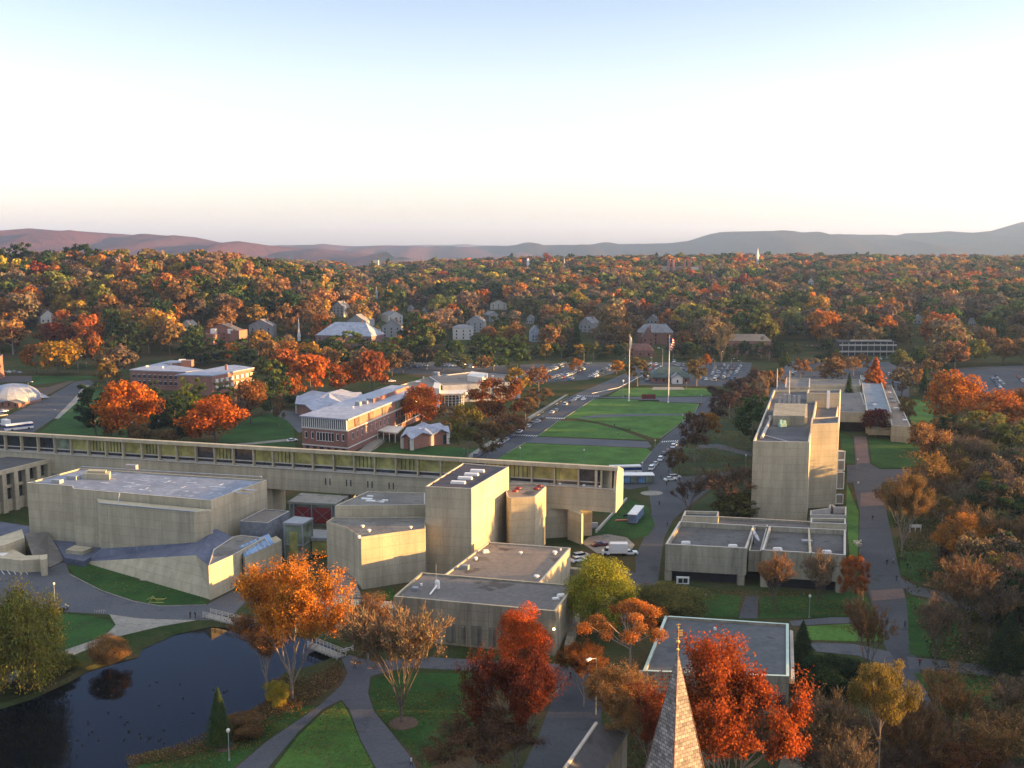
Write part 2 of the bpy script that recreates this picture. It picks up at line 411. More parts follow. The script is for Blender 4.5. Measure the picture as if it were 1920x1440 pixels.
HAZE = 0.00005
# ------------------------------------------------------------------ ground with the pond basin
POND = [(-130, 1440), (-40, 1345), (0, 1331), (60, 1312), (125, 1283), (170, 1258), (205, 1247), (262, 1232), (268, 1218), (330, 1190), (395, 1176), (450, 1178), (520, 1188), (600, 1200),
        (625, 1215), (625, 1232), (580, 1250), (530, 1262), (505, 1290), (495, 1318), (440, 1348), (410, 1365), (372, 1392), (330, 1403), (270, 1410), (235, 1440), (160, 1475), (-60, 1560)]
pond = ccw([tuple(W(x, y, -.6)[:2]) for x, y in POND])
pond_out = inset(pond, -1.1); pond_in = inset(pond, 1.6)
def inpoly(x, y, P):
    c = False; n = len(P)
    for i in range(n):
        x1, y1 = P[i]; x2, y2 = P[i - 1]
        if (y1 > y) != (y2 > y) and x < (x2 - x1) * (y - y1) / (y2 - y1) + x1: c = not c
    return c
xs = [-14000, -10000, -7000, -5000, -3600, -2600, -2000, -1500] + list(range(-1200, -600, 60)) + list(range(-600, 601, 20)) + list(range(660, 1201, 60)) + [1500, 2000, 2600, 3600, 5000, 7000, 10000, 14000]
ys = [-600, -300] + list(range(-100, 641, 20)) + list(range(670, 1501, 30)) + list(range(1560, 3001, 80)) + [3300, 3700, 4200, 5000, 6000, 7500, 9500, 12000, 15000]
bx0, bx1, by0, by1 = -160, 0, 100, 240
v = []; f = []; vi = {}
def gv(x, y):
    k = (x, y)
    if k not in vi: vi[k] = len(v); v.append((x, y, TZ(x, y)))
    return vi[k]
for i in range(len(xs) - 1):
    for j in range(len(ys) - 1):
        if bx0 <= xs[i] < bx1 and by0 <= ys[j] < by1: continue
        f.append((gv(xs[i], ys[j]), gv(xs[i + 1], ys[j]), gv(xs[i + 1], ys[j + 1]), gv(xs[i], ys[j + 1])))
gp = [(x, y) for x in range(bx0, bx1 + 1, 20) for y in range(by0, by1 + 1, 20)]
pts = [Vector(p) for p in gp]; e0 = len(pts); pts += [Vector(p) for p in pond_out]; e1 = len(pts); pts += [Vector(p) for p in pond_in]
edges = [(e0 + i, e0 + (i + 1) % len(pond)) for i in range(len(pond))] + [(e1 + i, e1 + (i + 1) % len(pond)) for i in range(len(pond))]
rv, re_, rf, _, _, _ = delaunay_2d_cdt(pts, edges, [], 0, .001)
mp = []
for p in rv:
    k = (round(p.x), round(p.y))
    if abs(p.x - k[0]) < .01 and abs(p.y - k[1]) < .01 and k in vi: mp.append(vi[k]); continue
    if inpoly(p.x, p.y, inset(pond_in, -.05)): z = -1.8
    elif inpoly(p.x, p.y, inset(pond_out, .05)): z = -.9
    else: z = 0
    mp.append(len(v)); v.append((p.x, p.y, z))
for t in rf:
    a = [rv[k] for k in t]
    A = (a[1] - a[0]).cross(a[2] - a[0]); t = tuple(mp[k] for k in t); f.append(t if A > 0 else t[::-1])
me = bpy.data.meshes.new('ground'); me.from_pydata(v, [], f); me.materials.append(terr_m); me.update()
go = bpy.data.objects.new('ground', me); COL.objects.link(go); props(go, kind='structure')
wpoly = inset(pond, -.3)
wo_ = sheet('pond_water', wpoly, -.6, water_m, world=True)

# hills on the horizon: (pixel outline, distance, depth)
def ridge(name, outline, dist, depth, mat, seed):
    rnd = random.Random(seed); mb = MB(); rows = 7; cols = []
    ox = [o[0] for o in outline]; oy = [o[1] for o in outline]
    px = ox[0]
    while px <= ox[-1]:
        y = np.interp(px, ox, oy); cols.append((px, float(y))); px += 9
    for c, (px, py) in enumerate(cols):
        py -= 1.0 * noise.noise(Vector((px * .02, seed, 0))) + .5 * noise.noise(Vector((px * .09, seed, 3)))
        for r in range(rows):
            t = r / (rows - 1); yy = dist + depth * (t - 1)
            a = (px - 960) / FPX; ztop = CZ - dist * math.tan(PITCH + math.atan((py - 720) / FPX))
            k = math.sin(t * math.pi / 2) ** .9
            z = -60 + (ztop + 60) * k + (1 - t) * t * 320 * noise.noise(Vector((px * .02, t * 2.5, seed + 7)))
            mb.v.append((a * dist * 1.0, yy + 200 * noise.noise(Vector((px * .01, seed, t))), z))
        mb.v.append((a * dist, dist + depth, -60))
    n = rows + 1
    for c in range(len(cols) - 1):
        for r in range(n - 1):
            mb.f.append((c * n + r, (c + 1) * n + r, (c + 1) * n + r + 1, c * n + r + 1)); mb.m.append(0)
    o = mb.build(name, mat, smooth=True); props(o, kind='structure'); return o
ridge('hills', [(-260, 446), (0, 436), (150, 433), (260, 441), (365, 444), (430, 456), (520, 462), (640, 470), (760, 482)], 6500, 2600, hill_m1, 3)
ridge('hills', [(380, 472), (520, 460), (600, 459), (660, 461), (760, 461), (860, 464), (960, 470), (1000, 480)], 9000, 2500, hill_m1, 8)
ridge('hills', [(600, 476), (700, 466), (880, 463), (940, 461), (1050, 459), (1150, 458), (1250, 456), (1290, 451), (1320, 441), (1345, 435), (1430, 433), (1470, 439), (1485, 443), (1505, 439), (1600, 440),
                (1655, 445), (1690, 437), (1750, 438), (1800, 438), (1870, 431), (1890, 420), (1905, 416), (1925, 416), (2000, 425), (2200, 440)], 9800, 3000, hill_m2, 5)
ridge('hills', [(500, 466), (800, 459), (870, 459), (950, 461), (1060, 463)], 13500, 800, hill_m1, 12)

# ------------------------------------------------------------------ lawns, roads, paths
def S(name, pts, z, mat, **k): return sheet(name, pts, z, mat, **k)
lawns = []
S('rough_grass', [(0, 1440), (0, 1140), (210, 1145), (420, 1160), (640, 1230), (700, 1225), (1060, 1225), (1060, 1440)], -.0, grass_r) if False else None
S('asphalt_lot', [(-60, 1060), (60, 1060), (122, 1052), (130, 1075), (190, 1110), (250, 1128), (300, 1137), (386, 1135), (436, 1108), (470, 1118), (440, 1150), (400, 1163), (330, 1163), (250, 1160), (200, 1152), (95, 1146), (-60, 1130)], .03, asph_l)
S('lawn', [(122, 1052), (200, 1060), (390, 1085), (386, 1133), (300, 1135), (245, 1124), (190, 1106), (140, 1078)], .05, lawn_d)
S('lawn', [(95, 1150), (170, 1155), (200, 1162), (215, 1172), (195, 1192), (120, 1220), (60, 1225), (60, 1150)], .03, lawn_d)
S('path', [(205, 1152), (262, 1160), (320, 1162), (370, 1163), (300, 1175), (225, 1193), (140, 1228), (60, 1262), (-60, 1310), (-60, 1298), (60, 1245), (125, 1218), (195, 1194), (217, 1172)], .05, pave)
S('path', [(425, 1455), (500, 1390), (560, 1350), (600, 1322), (640, 1285), (652, 1262), (640, 1235), (655, 1228), (700, 1240), (800, 1232), (1060, 1246), (1060, 1262), (900, 1258), (760, 1252), (695, 1268), (690, 1300), (702, 1335), (735, 1375), (770, 1420), (790, 1460),
           (715, 1460), (675, 1385), (655, 1330), (640, 1312), (605, 1330), (560, 1372), (490, 1455)], .03, asph_l)
S('lawn', [(640, 1316), (655, 1340), (675, 1390), (715, 1465), (495, 1465), (562, 1378), (608, 1334)], .05, lawn_m)
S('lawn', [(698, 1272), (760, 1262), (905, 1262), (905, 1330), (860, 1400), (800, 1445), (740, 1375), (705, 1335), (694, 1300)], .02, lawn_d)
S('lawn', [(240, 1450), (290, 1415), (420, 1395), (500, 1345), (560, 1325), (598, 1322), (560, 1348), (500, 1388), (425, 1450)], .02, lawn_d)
S('walkway', [(1040, 1250), (1105, 1250), (1130, 1300), (1120, 1460), (970, 1460), (1010, 1380), (1040, 1300)], .03, asph)
# the mall
S('road', [(848, 905), (900, 852), (985, 796), (1072, 742), (1120, 722), (1172, 700), (1215, 668), (1240, 668), (1205, 705), (1165, 728), (1112, 750), (1050, 790), (1003, 820), (950, 850), (905, 905)], .03, asph)
S('path', [(985, 830), (1003, 819), (1130, 824), (1215, 828), (1222, 838), (1213, 840), (1100, 835)], .035, asph_l)
S('lawn', [(985, 831), (1100, 836), (1212, 841), (1222, 847), (1205, 866), (1160, 882), (1080, 892), (870, 892), (920, 868), (950, 850)], .04, lawn_m)
S('lawn', [(1008, 818), (1046, 790), (1075, 789), (1120, 795), (1165, 807), (1212, 825), (1130, 822)], .04, lawn_m)
S('lawn', [(1058, 784), (1112, 749), (1170, 748), (1250, 755), (1310, 757), (1303, 772), (1275, 795), (1238, 822), (1225, 822), (1170, 803), (1120, 791), (1085, 785)], .04, lawn_m)
S('path', [(1090, 783), (1120, 778), (1200, 776), (1290, 776), (1284, 779), (1200, 780), (1120, 783), (1085, 786)], .06, asph_l)
S('lawn', [(1140, 743), (1165, 729), (1200, 727), (1325, 728), (1335, 742), (1250, 744)], .04, lawn_m)
S('path', [(1120, 746), (1140, 744), (1250, 745), (1345, 743), (1345, 755), (1310, 756), (1250, 754), (1170, 747)], .036, asph_l)
S('parking_lot', [(975, 718), (975, 684), (1170, 676), (1150, 700), (1100, 712), (1040, 716)], .02, asph)
S('parking_lot', [(1196, 722), (1215, 680), (1300, 676), (1410, 680), (1400, 725)], .02, asph)
S('parking_lot', [(1500, 745), (1440, 745), (1475, 700), (1480, 665), (1700, 665), (1705, 745), (1640, 740)], .025, asph)
S('parking_lot', [(1800, 735), (1790, 690), (1925, 685), (1960, 740)], .02, asph)
S('parking_lot', [(730, 700), (735, 668), (930, 668), (960, 700), (850, 705)], .02, asph)
S('parking_lot', [(-40, 716), (-40, 676), (60, 684), (62, 716)], .02, asph)
S('road', [(1440, 745), (1470, 690), (1500, 640), (1515, 640), (1500, 690), (1478, 745)], .032, asph_l)
S('road', [(-60, 850), (-20, 798), (0, 786), (90, 745), (140, 716), (168, 712), (176, 718), (150, 745), (100, 785), (50, 820), (20, 850)], .03, asph)
S('road', [(-60, 785), (0, 777), (90, 740), (138, 716), (138, 712), (90, 726), (0, 730), (-60, 738)], .02, dirt)
S('sidewalk', [(168, 722), (155, 745), (110, 785), (102, 785), (140, 746), (158, 722)], .04, pave)
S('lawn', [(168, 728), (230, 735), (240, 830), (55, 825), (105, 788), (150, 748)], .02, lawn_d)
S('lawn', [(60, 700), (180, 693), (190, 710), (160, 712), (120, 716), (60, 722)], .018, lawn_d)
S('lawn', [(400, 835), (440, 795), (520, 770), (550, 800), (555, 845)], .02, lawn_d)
S('path', [(405, 835), (470, 830), (550, 822), (550, 826), (470, 834), (405, 840)], .04, pave)
S('path', [(500, 768), (560, 772), (600, 800), (560, 812), (540, 790)], .04, asph_l)
S('lawn', [(690, 845), (750, 835), (850, 838), (905, 845), (890, 862), (800, 862), (690, 855)], .02, lawn_d)
S('sidewalk', [(860, 880), (880, 852), (960, 800), (1060, 740), (1066, 740), (972, 800), (897, 850), (885, 880)], .04, pave)
# pedestrian street east of the mall
S('walkway', [(1330, 745), (1312, 762), (1280, 792), (1240, 824), (1225, 842), (1205, 868), (1160, 884), (1150, 912), (1180, 918), (1215, 912), (1222, 960), (1212, 1000), (1192, 1040), (1192, 1075), (1100, 1042), (1080, 1060), (1190, 1100), (1205, 1150), (1228, 1150), (1235, 1080), (1245, 1010), (1262, 975), (1290, 950),
              (1335, 915), (1380, 890), (1400, 885), (1400, 878), (1330, 890), (1265, 895), (1256, 875), (1275, 840), (1300, 808), (1335, 765), (1350, 745)], .03, asph)
S('lawn', [(1335, 770), (1410, 760), (1410, 880), (1330, 888), (1262, 890), (1270, 855), (1300, 812)], .018, grass_r)
S('lawn', [(1290, 955), (1340, 918), (1400, 895), (1400, 965), (1340, 965)], .018, grass_r)
S('path', [(1310, 835), (1345, 832), (1410, 850), (1410, 856), (1340, 840), (1305, 842)], .035, asph_l)
S('lawn', [(1108, 1000), (1175, 935), (1215, 950), (1228, 985), (1215, 1005), (1170, 1015), (1120, 1010)], .045, lawn_d)
S('paving_circle', [(1222 + 21 * math.cos(a), 925 + 4.5 * math.sin(a)) for a in [i * math.pi / 10 for i in range(20)]], .05, pave)
S('paving', [(1090, 1018), (1105, 1007), (1140, 1002), (1175, 1008), (1190, 1022), (1180, 1038), (1120, 1038)], .05, pave)
# east walk
S('walkway', [(1600, 905), (1612, 960), (1610, 1050), (1628, 1110), (1655, 1200), (1690, 1290), (1725, 1340), (1760, 1340), (1725, 1260), (1705, 1180), (1700, 1130), (1684, 1060), (1662, 960), (1655, 905), (1740, 900), (1740, 880), (1650, 880), (1632, 870), (1625, 818), (1600, 818), (1604, 872), (1588, 872), (1588, 905)], .03, asph)
S('paving_band', [(1614, 925), (1657, 922), (1661, 948), (1613, 950)], .05, pave_b)
S('paving_band', [(1632, 1108), (1692, 1104), (1698, 1122), (1636, 1127)], .05, pave_b)
S('path', [(1602, 820), (1624, 820), (1630, 868), (1607, 870)], .05, pave_b)
S('path', [(1684, 1082), (1720, 1100), (1780, 1112), (1925, 1180), (1925, 1200), (1780, 1130), (1710, 1115), (1690, 1100)], .03, asph_l)
S('path', [(1700, 1232), (1760, 1238), (1925, 1255), (1925, 1275), (1760, 1258), (1705, 1255)], .03, asph_l)
S('path', [(1480, 1165), (1560, 1158), (1640, 1158), (1645, 1168), (1560, 1170), (1485, 1174)], .03, asph_l)
S('path', [(1515, 1205), (1600, 1208), (1668, 1222), (1690, 1262), (1610, 1230), (1530, 1222)], .03, asph_l)
S('path', [(1385, 1160), (1398, 1118), (1422, 1118), (1420, 1160)], .03, asph)
S('lawn', [(1505, 1175), (1600, 1170), (1648, 1172), (1662, 1202), (1600, 1203), (1515, 1200)], .025, lawn_m)
S('lawn', [(1240, 1105), (1390, 1118), (1383, 1158), (1330, 1156), (1240, 1150)], .02, lawn_d)
S('lawn', [(1425, 1120), (1600, 1112), (1625, 1120), (1640, 1155), (1560, 1156), (1425, 1160)], .02, lawn_d)
S('lawn', [(1588, 908), (1610, 960), (1608, 1050), (1594, 1050), (1586, 960)], .02, lawn_m)
S('lawn', [(1575, 812), (1598, 820), (1602, 870), (1580, 868)], .02, lawn_d)
S('lawn', [(1628, 820), (1720, 830), (1740, 875), (1650, 878), (1635, 868)], .02, lawn_d)
S('lawn', [(1690, 745), (1750, 755), (1750, 800), (1712, 800)], .02, lawn_m)
S('lawn', [(1685, 1035), (1740, 1035), (1760, 1075), (1720, 1092), (1690, 1078)], .02, lawn_d)
S('lawn', [(1700, 1118), (1780, 1135), (1800, 1200), (1780, 1235), (1705, 1228)], .02, lawn_d)
S('lawn', [(1712, 1262), (1925, 1280), (1925, 1420), (1770, 1340)], .02, lawn_d)
# crosswalk bars and lane edges: painted sheets
def crosswalk(p0, p1, n, w=3.0, bw=.42):
    a = Vector(P2(*p0)); b_ = Vector(P2(*p1)); d = (b_ - a).normalized(); q = Vector((.28, .96)); mb = MB()
    for i in range(n):
        c = a.lerp(b_, (i + .5) / n)
        pp = [c - d * bw / 2 - q * w / 2, c + d * bw / 2 - q * w / 2, c + d * bw / 2 + q * w / 2, c - d * bw / 2 + q * w / 2]
        mb.face([(p.x, p.y, .15) for p in pp])
    o = mb.build('crosswalk_marking', mark_w); props(o, kind='structure')
crosswalk((963, 816), (1008, 818), 10); crosswalk((1022, 784), (1060, 785), 9); crosswalk((1085, 743), (1124, 743), 9, 3.4); crosswalk((1240, 829), (1272, 827), 8)
def kerb(pts, z=.2, w=.2, name='kerb', mat=None):
    mb = MB(); Q = [Vector(P2(*p)) for p in pts]
    for a, b_ in zip(Q, Q[1:]):
        c = (a + b_) / 2; d = b_ - a; mb.box(c, d.length, w, 0, z, math.atan2(d.y, d.x))
    o = mb.build(name, mat or pave); props(o, kind='structure')
kerb([(1222, 847), (1205, 867), (1160, 883), (1080, 893)]); kerb([(950, 850), (985, 830)]); kerb([(1008, 818), (1046, 790)]); kerb([(1058, 784), (1112, 749)])
kerb([(1238, 822), (1275, 795), (1303, 773), (1310, 758)]); kerb([(130, 1077), (190, 1108), (250, 1128), (300, 1137), (386, 1135)]); kerb([(1110, 738), (1160, 727), (1205, 704)], mat=mark_w)
kerb([(885, 862), (960, 808), (1066, 744)])
mb = MB()
for px in range(8, 60, 11):
    a = Vector(P2(px, 1078)); b_ = Vector(P2(px - 9, 1066)); d = b_ - a; c = (a + b_) / 2; q = Vector((-d.y, d.x)).normalized() * .08
    mb.face([(*(a - q), .15), (*(b_ - q), .15), (*(b_ + q), .15), (*(a + q), .15)])
props(mb.build('parking_marking', mark_w), kind='structure')
# ------------------------------------------------------------------ tree prototypes (unit height, unit crown width)
def leaf_quads(P, Nn, size, rng, elong=1.0, axis=None):
    n = len(P); r = rng.normal(size=(n, 3)) if axis is None else axis
    t = np.cross(Nn, r); t /= (np.linalg.norm(t, axis=1, keepdims=True) + 1e-9); b = np.cross(Nn, t)
    s = size * rng.uniform(.55, 1.35, (n, 1)); t = t * s; b = b * s * elong
    V = np.empty((n, 4, 3)); V[:, 0] = P - t * .8; V[:, 1] = P - b * .9 + t * .15; V[:, 2] = P + t * .9; V[:, 3] = P + b
    return V.reshape(-1, 3), np.arange(n * 4).reshape(-1, 4)
def crown_round(seed, n, size, lobes=18, zc=.62, rz=.36, rx=.38, lr=(.10, .17), open_=0.0, top=1.0, stretch=None):
    """stretch (w, h) in metres keeps the leaves about square after the tree is scaled"""
    rng = np.random.default_rng(seed)
    d = rng.normal(size=(lobes, 3)); d /= np.linalg.norm(d, axis=1, keepdims=True)
    d[:, 2] = np.where(d[:, 2] < -.75, -d[:, 2], d[:, 2])
    rad = rng.uniform(.45, 1, (lobes, 1)) ** .7
    C = d * rad * np.array([rx, rx, rz]); C[:, 2] += zc
    L = rng.uniform(lr[0], lr[1], lobes)
    w = L ** 2; k = rng.choice(lobes, n, p=w / w.sum())
    e = rng.normal(size=(n, 3)); e[:, 2] += .25; e /= np.linalg.norm(e, axis=1, keepdims=True)
    rr = L[k][:, None] * (rng.uniform(.25 if open_ else .55, 1.12, (n, 1)))
    P = C[k] + e * rr * np.array([1, 1, .8])
    c0 = np.array([0, 0, zc]); o = P - c0; o /= np.linalg.norm(o, axis=1, keepdims=True)
    Nn = e * .7 + o * .5 + rng.normal(size=(n, 3)) * .55; Nn /= np.linalg.norm(Nn, axis=1, keepdims=True)
    P[:, 2] = np.clip(P[:, 2], .06, top)
    V, Q = leaf_quads(P, Nn, size, rng)
    return V, Q, C
def fit(V, h=1.0):
    m = np.percentile(np.abs(V[:, :2]), 98.5); V = V.copy(); V[:, :2] *= .5 / m
    z = np.percentile(V[:, 2], 99.6); V[:, 2] *= h / z; return V
def crown_cone(seed, n, size, zb=.10, pw=.85, tiers=16):
    rng = np.random.default_rng(seed); t = rng.uniform(0, 1, n) ** .62; t = 1 - t
    tier = np.floor(t * tiers) / tiers; fr = (t * tiers) % 1
    z = zb + (1 - zb) * (tier + .75 * fr / tiers)
    r = .5 * (1 - t) ** pw * (.80 + .3 * rng.random(n)) * (1.05 - .35 * fr)
    a = rng.uniform(0, 2 * np.pi, n); lob = 1 + .16 * np.sin(a * 5 + tier * 40) + .1 * np.sin(a * 3 + tier * 17)
    r *= lob; u = rng.uniform(.35, 1, n) ** .6
    P = np.stack([np.cos(a) * r * u, np.sin(a) * r * u, z - r * u * .12], 1)
    Nn = np.stack([np.cos(a) * .5, np.sin(a) * .5, np.full(n, .9)], 1) + rng.normal(size=(n, 3)) * .45; Nn /= np.linalg.norm(Nn, axis=1, keepdims=True)
    V, Q = leaf_quads(P, Nn, size, rng, 1.3); return V, Q, None
def crown_pine(seed, n, size, k=34, zb=.22):
    rng = np.random.default_rng(seed); t = np.sort(rng.uniform(0, 1, k)); a = rng.uniform(0, 2 * np.pi, k)
    zz = zb + (1 - zb) * t; rr = .42 * np.sin(np.clip(.35 + .65 * (1 - t), 0, 1) * np.pi * .62) * rng.uniform(.35, 1.05, k)
    C = np.stack([np.cos(a) * rr, np.sin(a) * rr, zz - .03], 1); L = rng.uniform(.10, .17, k) * (1.15 - .5 * t)
    w = L ** 2; j = rng.choice(k, n, p=w / w.sum()); e = rng.normal(size=(n, 3)); e /= np.linalg.norm(e, axis=1, keepdims=True)
    P = C[j] + e * L[j][:, None] * rng.uniform(.4, 1.1, (n, 1)) * np.array([1, 1, .42])
    Nn = e * .6 + np.array([0, 0, .55]) + rng.normal(size=(n, 3)) * .5; Nn /= np.linalg.norm(Nn, axis=1, keepdims=True)
    V, Q = leaf_quads(P, Nn, size, rng, 1.4); return V, Q, C
def crown_willow(seed, n, size):
    rng = np.random.default_rng(seed); k = 60; d = rng.normal(size=(k, 3)); d /= np.linalg.norm(d, axis=1, keepdims=True); d[:, 2] = np.abs(d[:, 2])
    C = d * np.array([.42, .42, .34]) * rng.uniform(.5, 1, (k, 1)); C[:, 2] += .6
    j = rng.integers(0, k, n); u = rng.random(n) ** 1.2; P = C[j] + rng.normal(size=(n, 3)) * .035; P[:, 2] -= u * .82 * (C[j][:, 2])
    P[:, :2] *= (1 + u[:, None] * .12); P[:, 2] = np.maximum(P[:, 2], .04)
    Nn = np.stack([P[:, 0], P[:, 1], np.full(n, .25)], 1); Nn /= np.linalg.norm(Nn, axis=1, keepdims=True); Nn += rng.normal(size=(n, 3)) * .4; Nn /= np.linalg.norm(Nn, axis=1, keepdims=True)
    V, Q = leaf_quads(P, Nn, size, rng, 1.6, axis=np.tile([0, 0, 1.0], (n, 1))); return V, Q, C[:14]
def limbs_mesh(name, targets, r=.018, base=.30, mat=None, rnd=None, sides=6, lean=.02):
    """tapered trunk with limbs bending out to the crown's clumps"""
    mb = MB(); rnd = rnd or random.Random(1); zt = .62
    prev = Vector((0, 0, -.02)); pr = r * 1.5
    stem = [Vector((0, 0, 0))]
    for i in range(1, 6):
        t = i / 5; p = Vector((rnd.uniform(-lean, lean) * t, rnd.uniform(-lean, lean) * t, zt * t)); q = r * (1.15 - .8 * t)
        mb.tube(prev, p, pr, q, sides, caps=False); prev = p; pr = q; stem.append(p)
    if targets is not None:
        for c in targets:
            c = Vector(c); h = max(base, min(zt, c.z - .5 * math.hypot(c.x, c.y) - .05)); a = Vector((0, 0, h))
            m = a.lerp(c, .5) + Vector((rnd.uniform(-.03, .03), rnd.uniform(-.03, .03), -.02 + rnd.uniform(-.02, .03)))
            mb.tube(a, m, r * .5, r * .33, 5, caps=False); mb.tube(m, c, r * .33, r * .1, 4, caps=False)
            for _ in range(2):
                e = c + Vector((rnd.uniform(-.09, .09), rnd.uniform(-.09, .09), rnd.uniform(0, .10))); mb.tube(m.lerp(c, .6), e, r * .2, r * .05, 3, caps=False)
    me = bpy.data.meshes.new(name); me.from_pydata(mb.v, [], mb.f); me.materials.append(mat or bark); me.update(); return me
def bare_tree(seed, stems=5, spread=.9, twigs=6, tw=.0035, leafy=0, ls=.008, zs=.16):
    """ascending forked limbs and a haze of fine twigs"""
    rnd = random.Random(seed); mb = MB(); ends = []
    def grow(p, d, L, r, lv):
        q = p + d * L * .5 + Vector((rnd.uniform(-1, 1), rnd.uniform(-1, 1), 0)) * L * .06; e = p + d * L
        mb.tube(p, q, r, r * .8, 5 if lv < 2 else 3, caps=False); mb.tube(q, e, r * .8, r * .62, 5 if lv < 2 else 3, caps=False)
        if lv >= 3: ends.append((q, d, L)); ends.append((e, d, L)); return
        if lv == 2: ends.append((q, d, L * .8))
        for _ in range(4 if lv else 4):
            v_ = Vector((rnd.gauss(0, 1), rnd.gauss(0, 1), rnd.gauss(0, .5))); v_ -= d * v_.dot(d); v_.normalize()
            nd = (d + v_ * rnd.uniform(.25, .75) * spread + Vector((0, 0, .18))).normalized()
            grow(e if rnd.random() < .6 else p.lerp(e, rnd.uniform(.5, .9)), nd, L * rnd.uniform(.55, .85), r * .55, lv + 1)
    mb.tube((0, 0, -.02), (0, 0, zs), .015, .012, 7, caps=False)
    for i in range(stems):
        a = 2 * math.pi * (i + rnd.random() * .6) / stems; k = rnd.uniform(.18, .55)
        grow(Vector((0, 0, rnd.uniform(.6, 1) * zs)), Vector((math.cos(a) * k, math.sin(a) * k, 1)).normalized(), rnd.uniform(.26, .36), .0075, 0)
    P = []; D = []
    for e, d, L in ends:
        for _ in range(twigs):
            v_ = Vector((rnd.gauss(0, 1), rnd.gauss(0, 1), rnd.gauss(0, 1))).normalized(); dd = (d + v_ * .8 + Vector((0, 0, .25))).normalized()
            P.append(e + dd * L * .18 * rnd.random()); D.append(dd * L * rnd.uniform(.25, .6))
    P = np.array([tuple(p) for p in P]); D = np.array([tuple(p) for p in D]); rng = np.random.default_rng(seed)
    s = np.cross(D, rng.normal(size=D.shape)); s /= np.linalg.norm(s, axis=1, keepdims=True); s *= tw * rng.uniform(.6, 1.6, (len(P), 1))
    V = np.empty((len(P), 4, 3)); V[:, 0] = P - s; V[:, 1] = P + s; V[:, 2] = P + D + s * .4; V[:, 3] = P + D - s * .4
    V = V.reshape(-1, 3); k = .5 / np.percentile(np.abs(V[:, :2]), 98); z = 1 / np.percentile(V[:, 2], 99.7)
    if leafy:
        rng2 = np.random.default_rng(seed + 1); j = rng2.integers(0, len(P), leafy)
        LP = P[j] + D[j] * rng2.uniform(.2, 1.15, (leafy, 1)) + rng2.normal(size=(leafy, 3)) * .013
        o_ = LP - np.array([0, 0, .5]); o_ /= np.linalg.norm(o_, axis=1, keepdims=True); Nn = o_ * .6 + rng2.normal(size=(leafy, 3)) * .6; Nn /= np.linalg.norm(Nn, axis=1, keepdims=True)
        LV, LQ = leaf_quads(LP, Nn, ls, rng2); LV[:, :2] *= k; LV[:, 2] *= z
        bm_ = bpy.data.meshes.new('trunk'); bm_.from_pydata([(a * k, b_ * k, c * z) for a, b_, c in mb.v], [], mb.f); bm_.materials.append(bark_pale); bm_.update()
        return bm_, fastmesh('crown', LV, LQ, leafm)
    # a few late leaves on the twig ends
    n = len(P) // 2; j = rng.integers(0, len(P), n); LV, LQ = leaf_quads(P[j] + D[j] * rng.uniform(.5, 1.1, (n, 1)), rng.normal(size=(n, 3)) / 1.6, .0085, rng)
    V = np.vstack([V, LV]); V[:, :2] *= k; V[:, 2] *= z
    bm_ = bpy.data.meshes.new('limbs'); bm_.from_pydata([(a * k, b_ * k, c * z) for a, b_, c in mb.v], [], mb.f); bm_.materials.append(bark); bm_.update()
    return bm_, fastmesh('twigs', V, np.arange(len(V)).reshape(-1, 4), twig)

PROTO = {}
def proto(kind, lod, i):
    key = (kind, lod, i)
    if key in PROTO: return PROTO[key]
    sd = i * 17 + lod * 5 + 3; rnd = random.Random(sd)
    n, s = {0: (32000, .0082), 1: (5200, .021), 2: (1300, .043), 3: (420, .075)}[lod]
    if kind == 'B':
        PROTO[key] = bare_tree(sd, 5 + i % 3, .9, 9 if lod == 0 else 5, .0026 if lod == 0 else .0042); return PROTO[key]
    if kind == 'Q': PROTO[key] = bare_tree(sd + 50, 5 + i % 2, 1.0, 9, .003, {0: 46000, 1: 9000, 2: 3000, 3: 1000}[lod], {0: .0069, 1: .015, 2: .026, 3: .04}[lod], .2); return PROTO[key]
    C = None
    if kind == 'M': V, Q, C = crown_round(sd, n, s, 40 if lod < 2 else 26, rx=.40, rz=.40, zc=.54)
    elif kind == 'O': V, Q, C = crown_round(sd, int(n * .9), s * .92, 70 if lod == 0 else 36, rx=.43, rz=.40, lr=(.045, .10) if lod == 0 else (.06, .13), open_=1.0, zc=.58)
    elif kind == 'U': V, Q, C = crown_round(sd, int(n * .5), s * .9, 24, rx=.46, rz=.16, lr=(.06, .11), open_=1.0, zc=.80)
    elif kind == 'E': V, Q, C = crown_round(sd, n, s, 34, rx=.30, rz=.44, zc=.52, lr=(.12, .18))
    elif kind == 'S': V, Q, C = crown_round(sd, n, s * 1.2, 26, rx=.42, rz=.45, zc=.42, lr=(.12, .2))
    elif kind == 'C': V, Q, C = crown_cone(sd, int(n * .8), s * 1.0)
    elif kind == 'P': V, Q, C = crown_pine(sd, n, s * .9)
    elif kind == 'T': V, Q, C = crown_pine(sd, int(n * .6), s * .8, 26, .74)
    elif kind == 'W': V, Q, C = crown_willow(sd, int(n * 1.2), s * .85)
    V = fit(V); cm = fastmesh('crown', V, Q, leafm)
    if kind == 'C': tm = limbs_mesh('trunk', None, .014, mat=bark)
    elif kind == 'S': tm = limbs_mesh('stems', C[::3] if C is not None else None, .012, .06)
    elif kind == 'T': tm = limbs_mesh('trunk', C[::3], .020, .5, bark_pale, rnd, 7, .01)
    else: tm = limbs_mesh('trunk', C[:12 if lod < 2 else 5] * np.array([.9, .9, 1]), .020 if lod < 2 else .022, .22, bark_pale if kind in 'OU' else bark, rnd)
    PROTO[key] = (tm, cm); return PROTO[key]
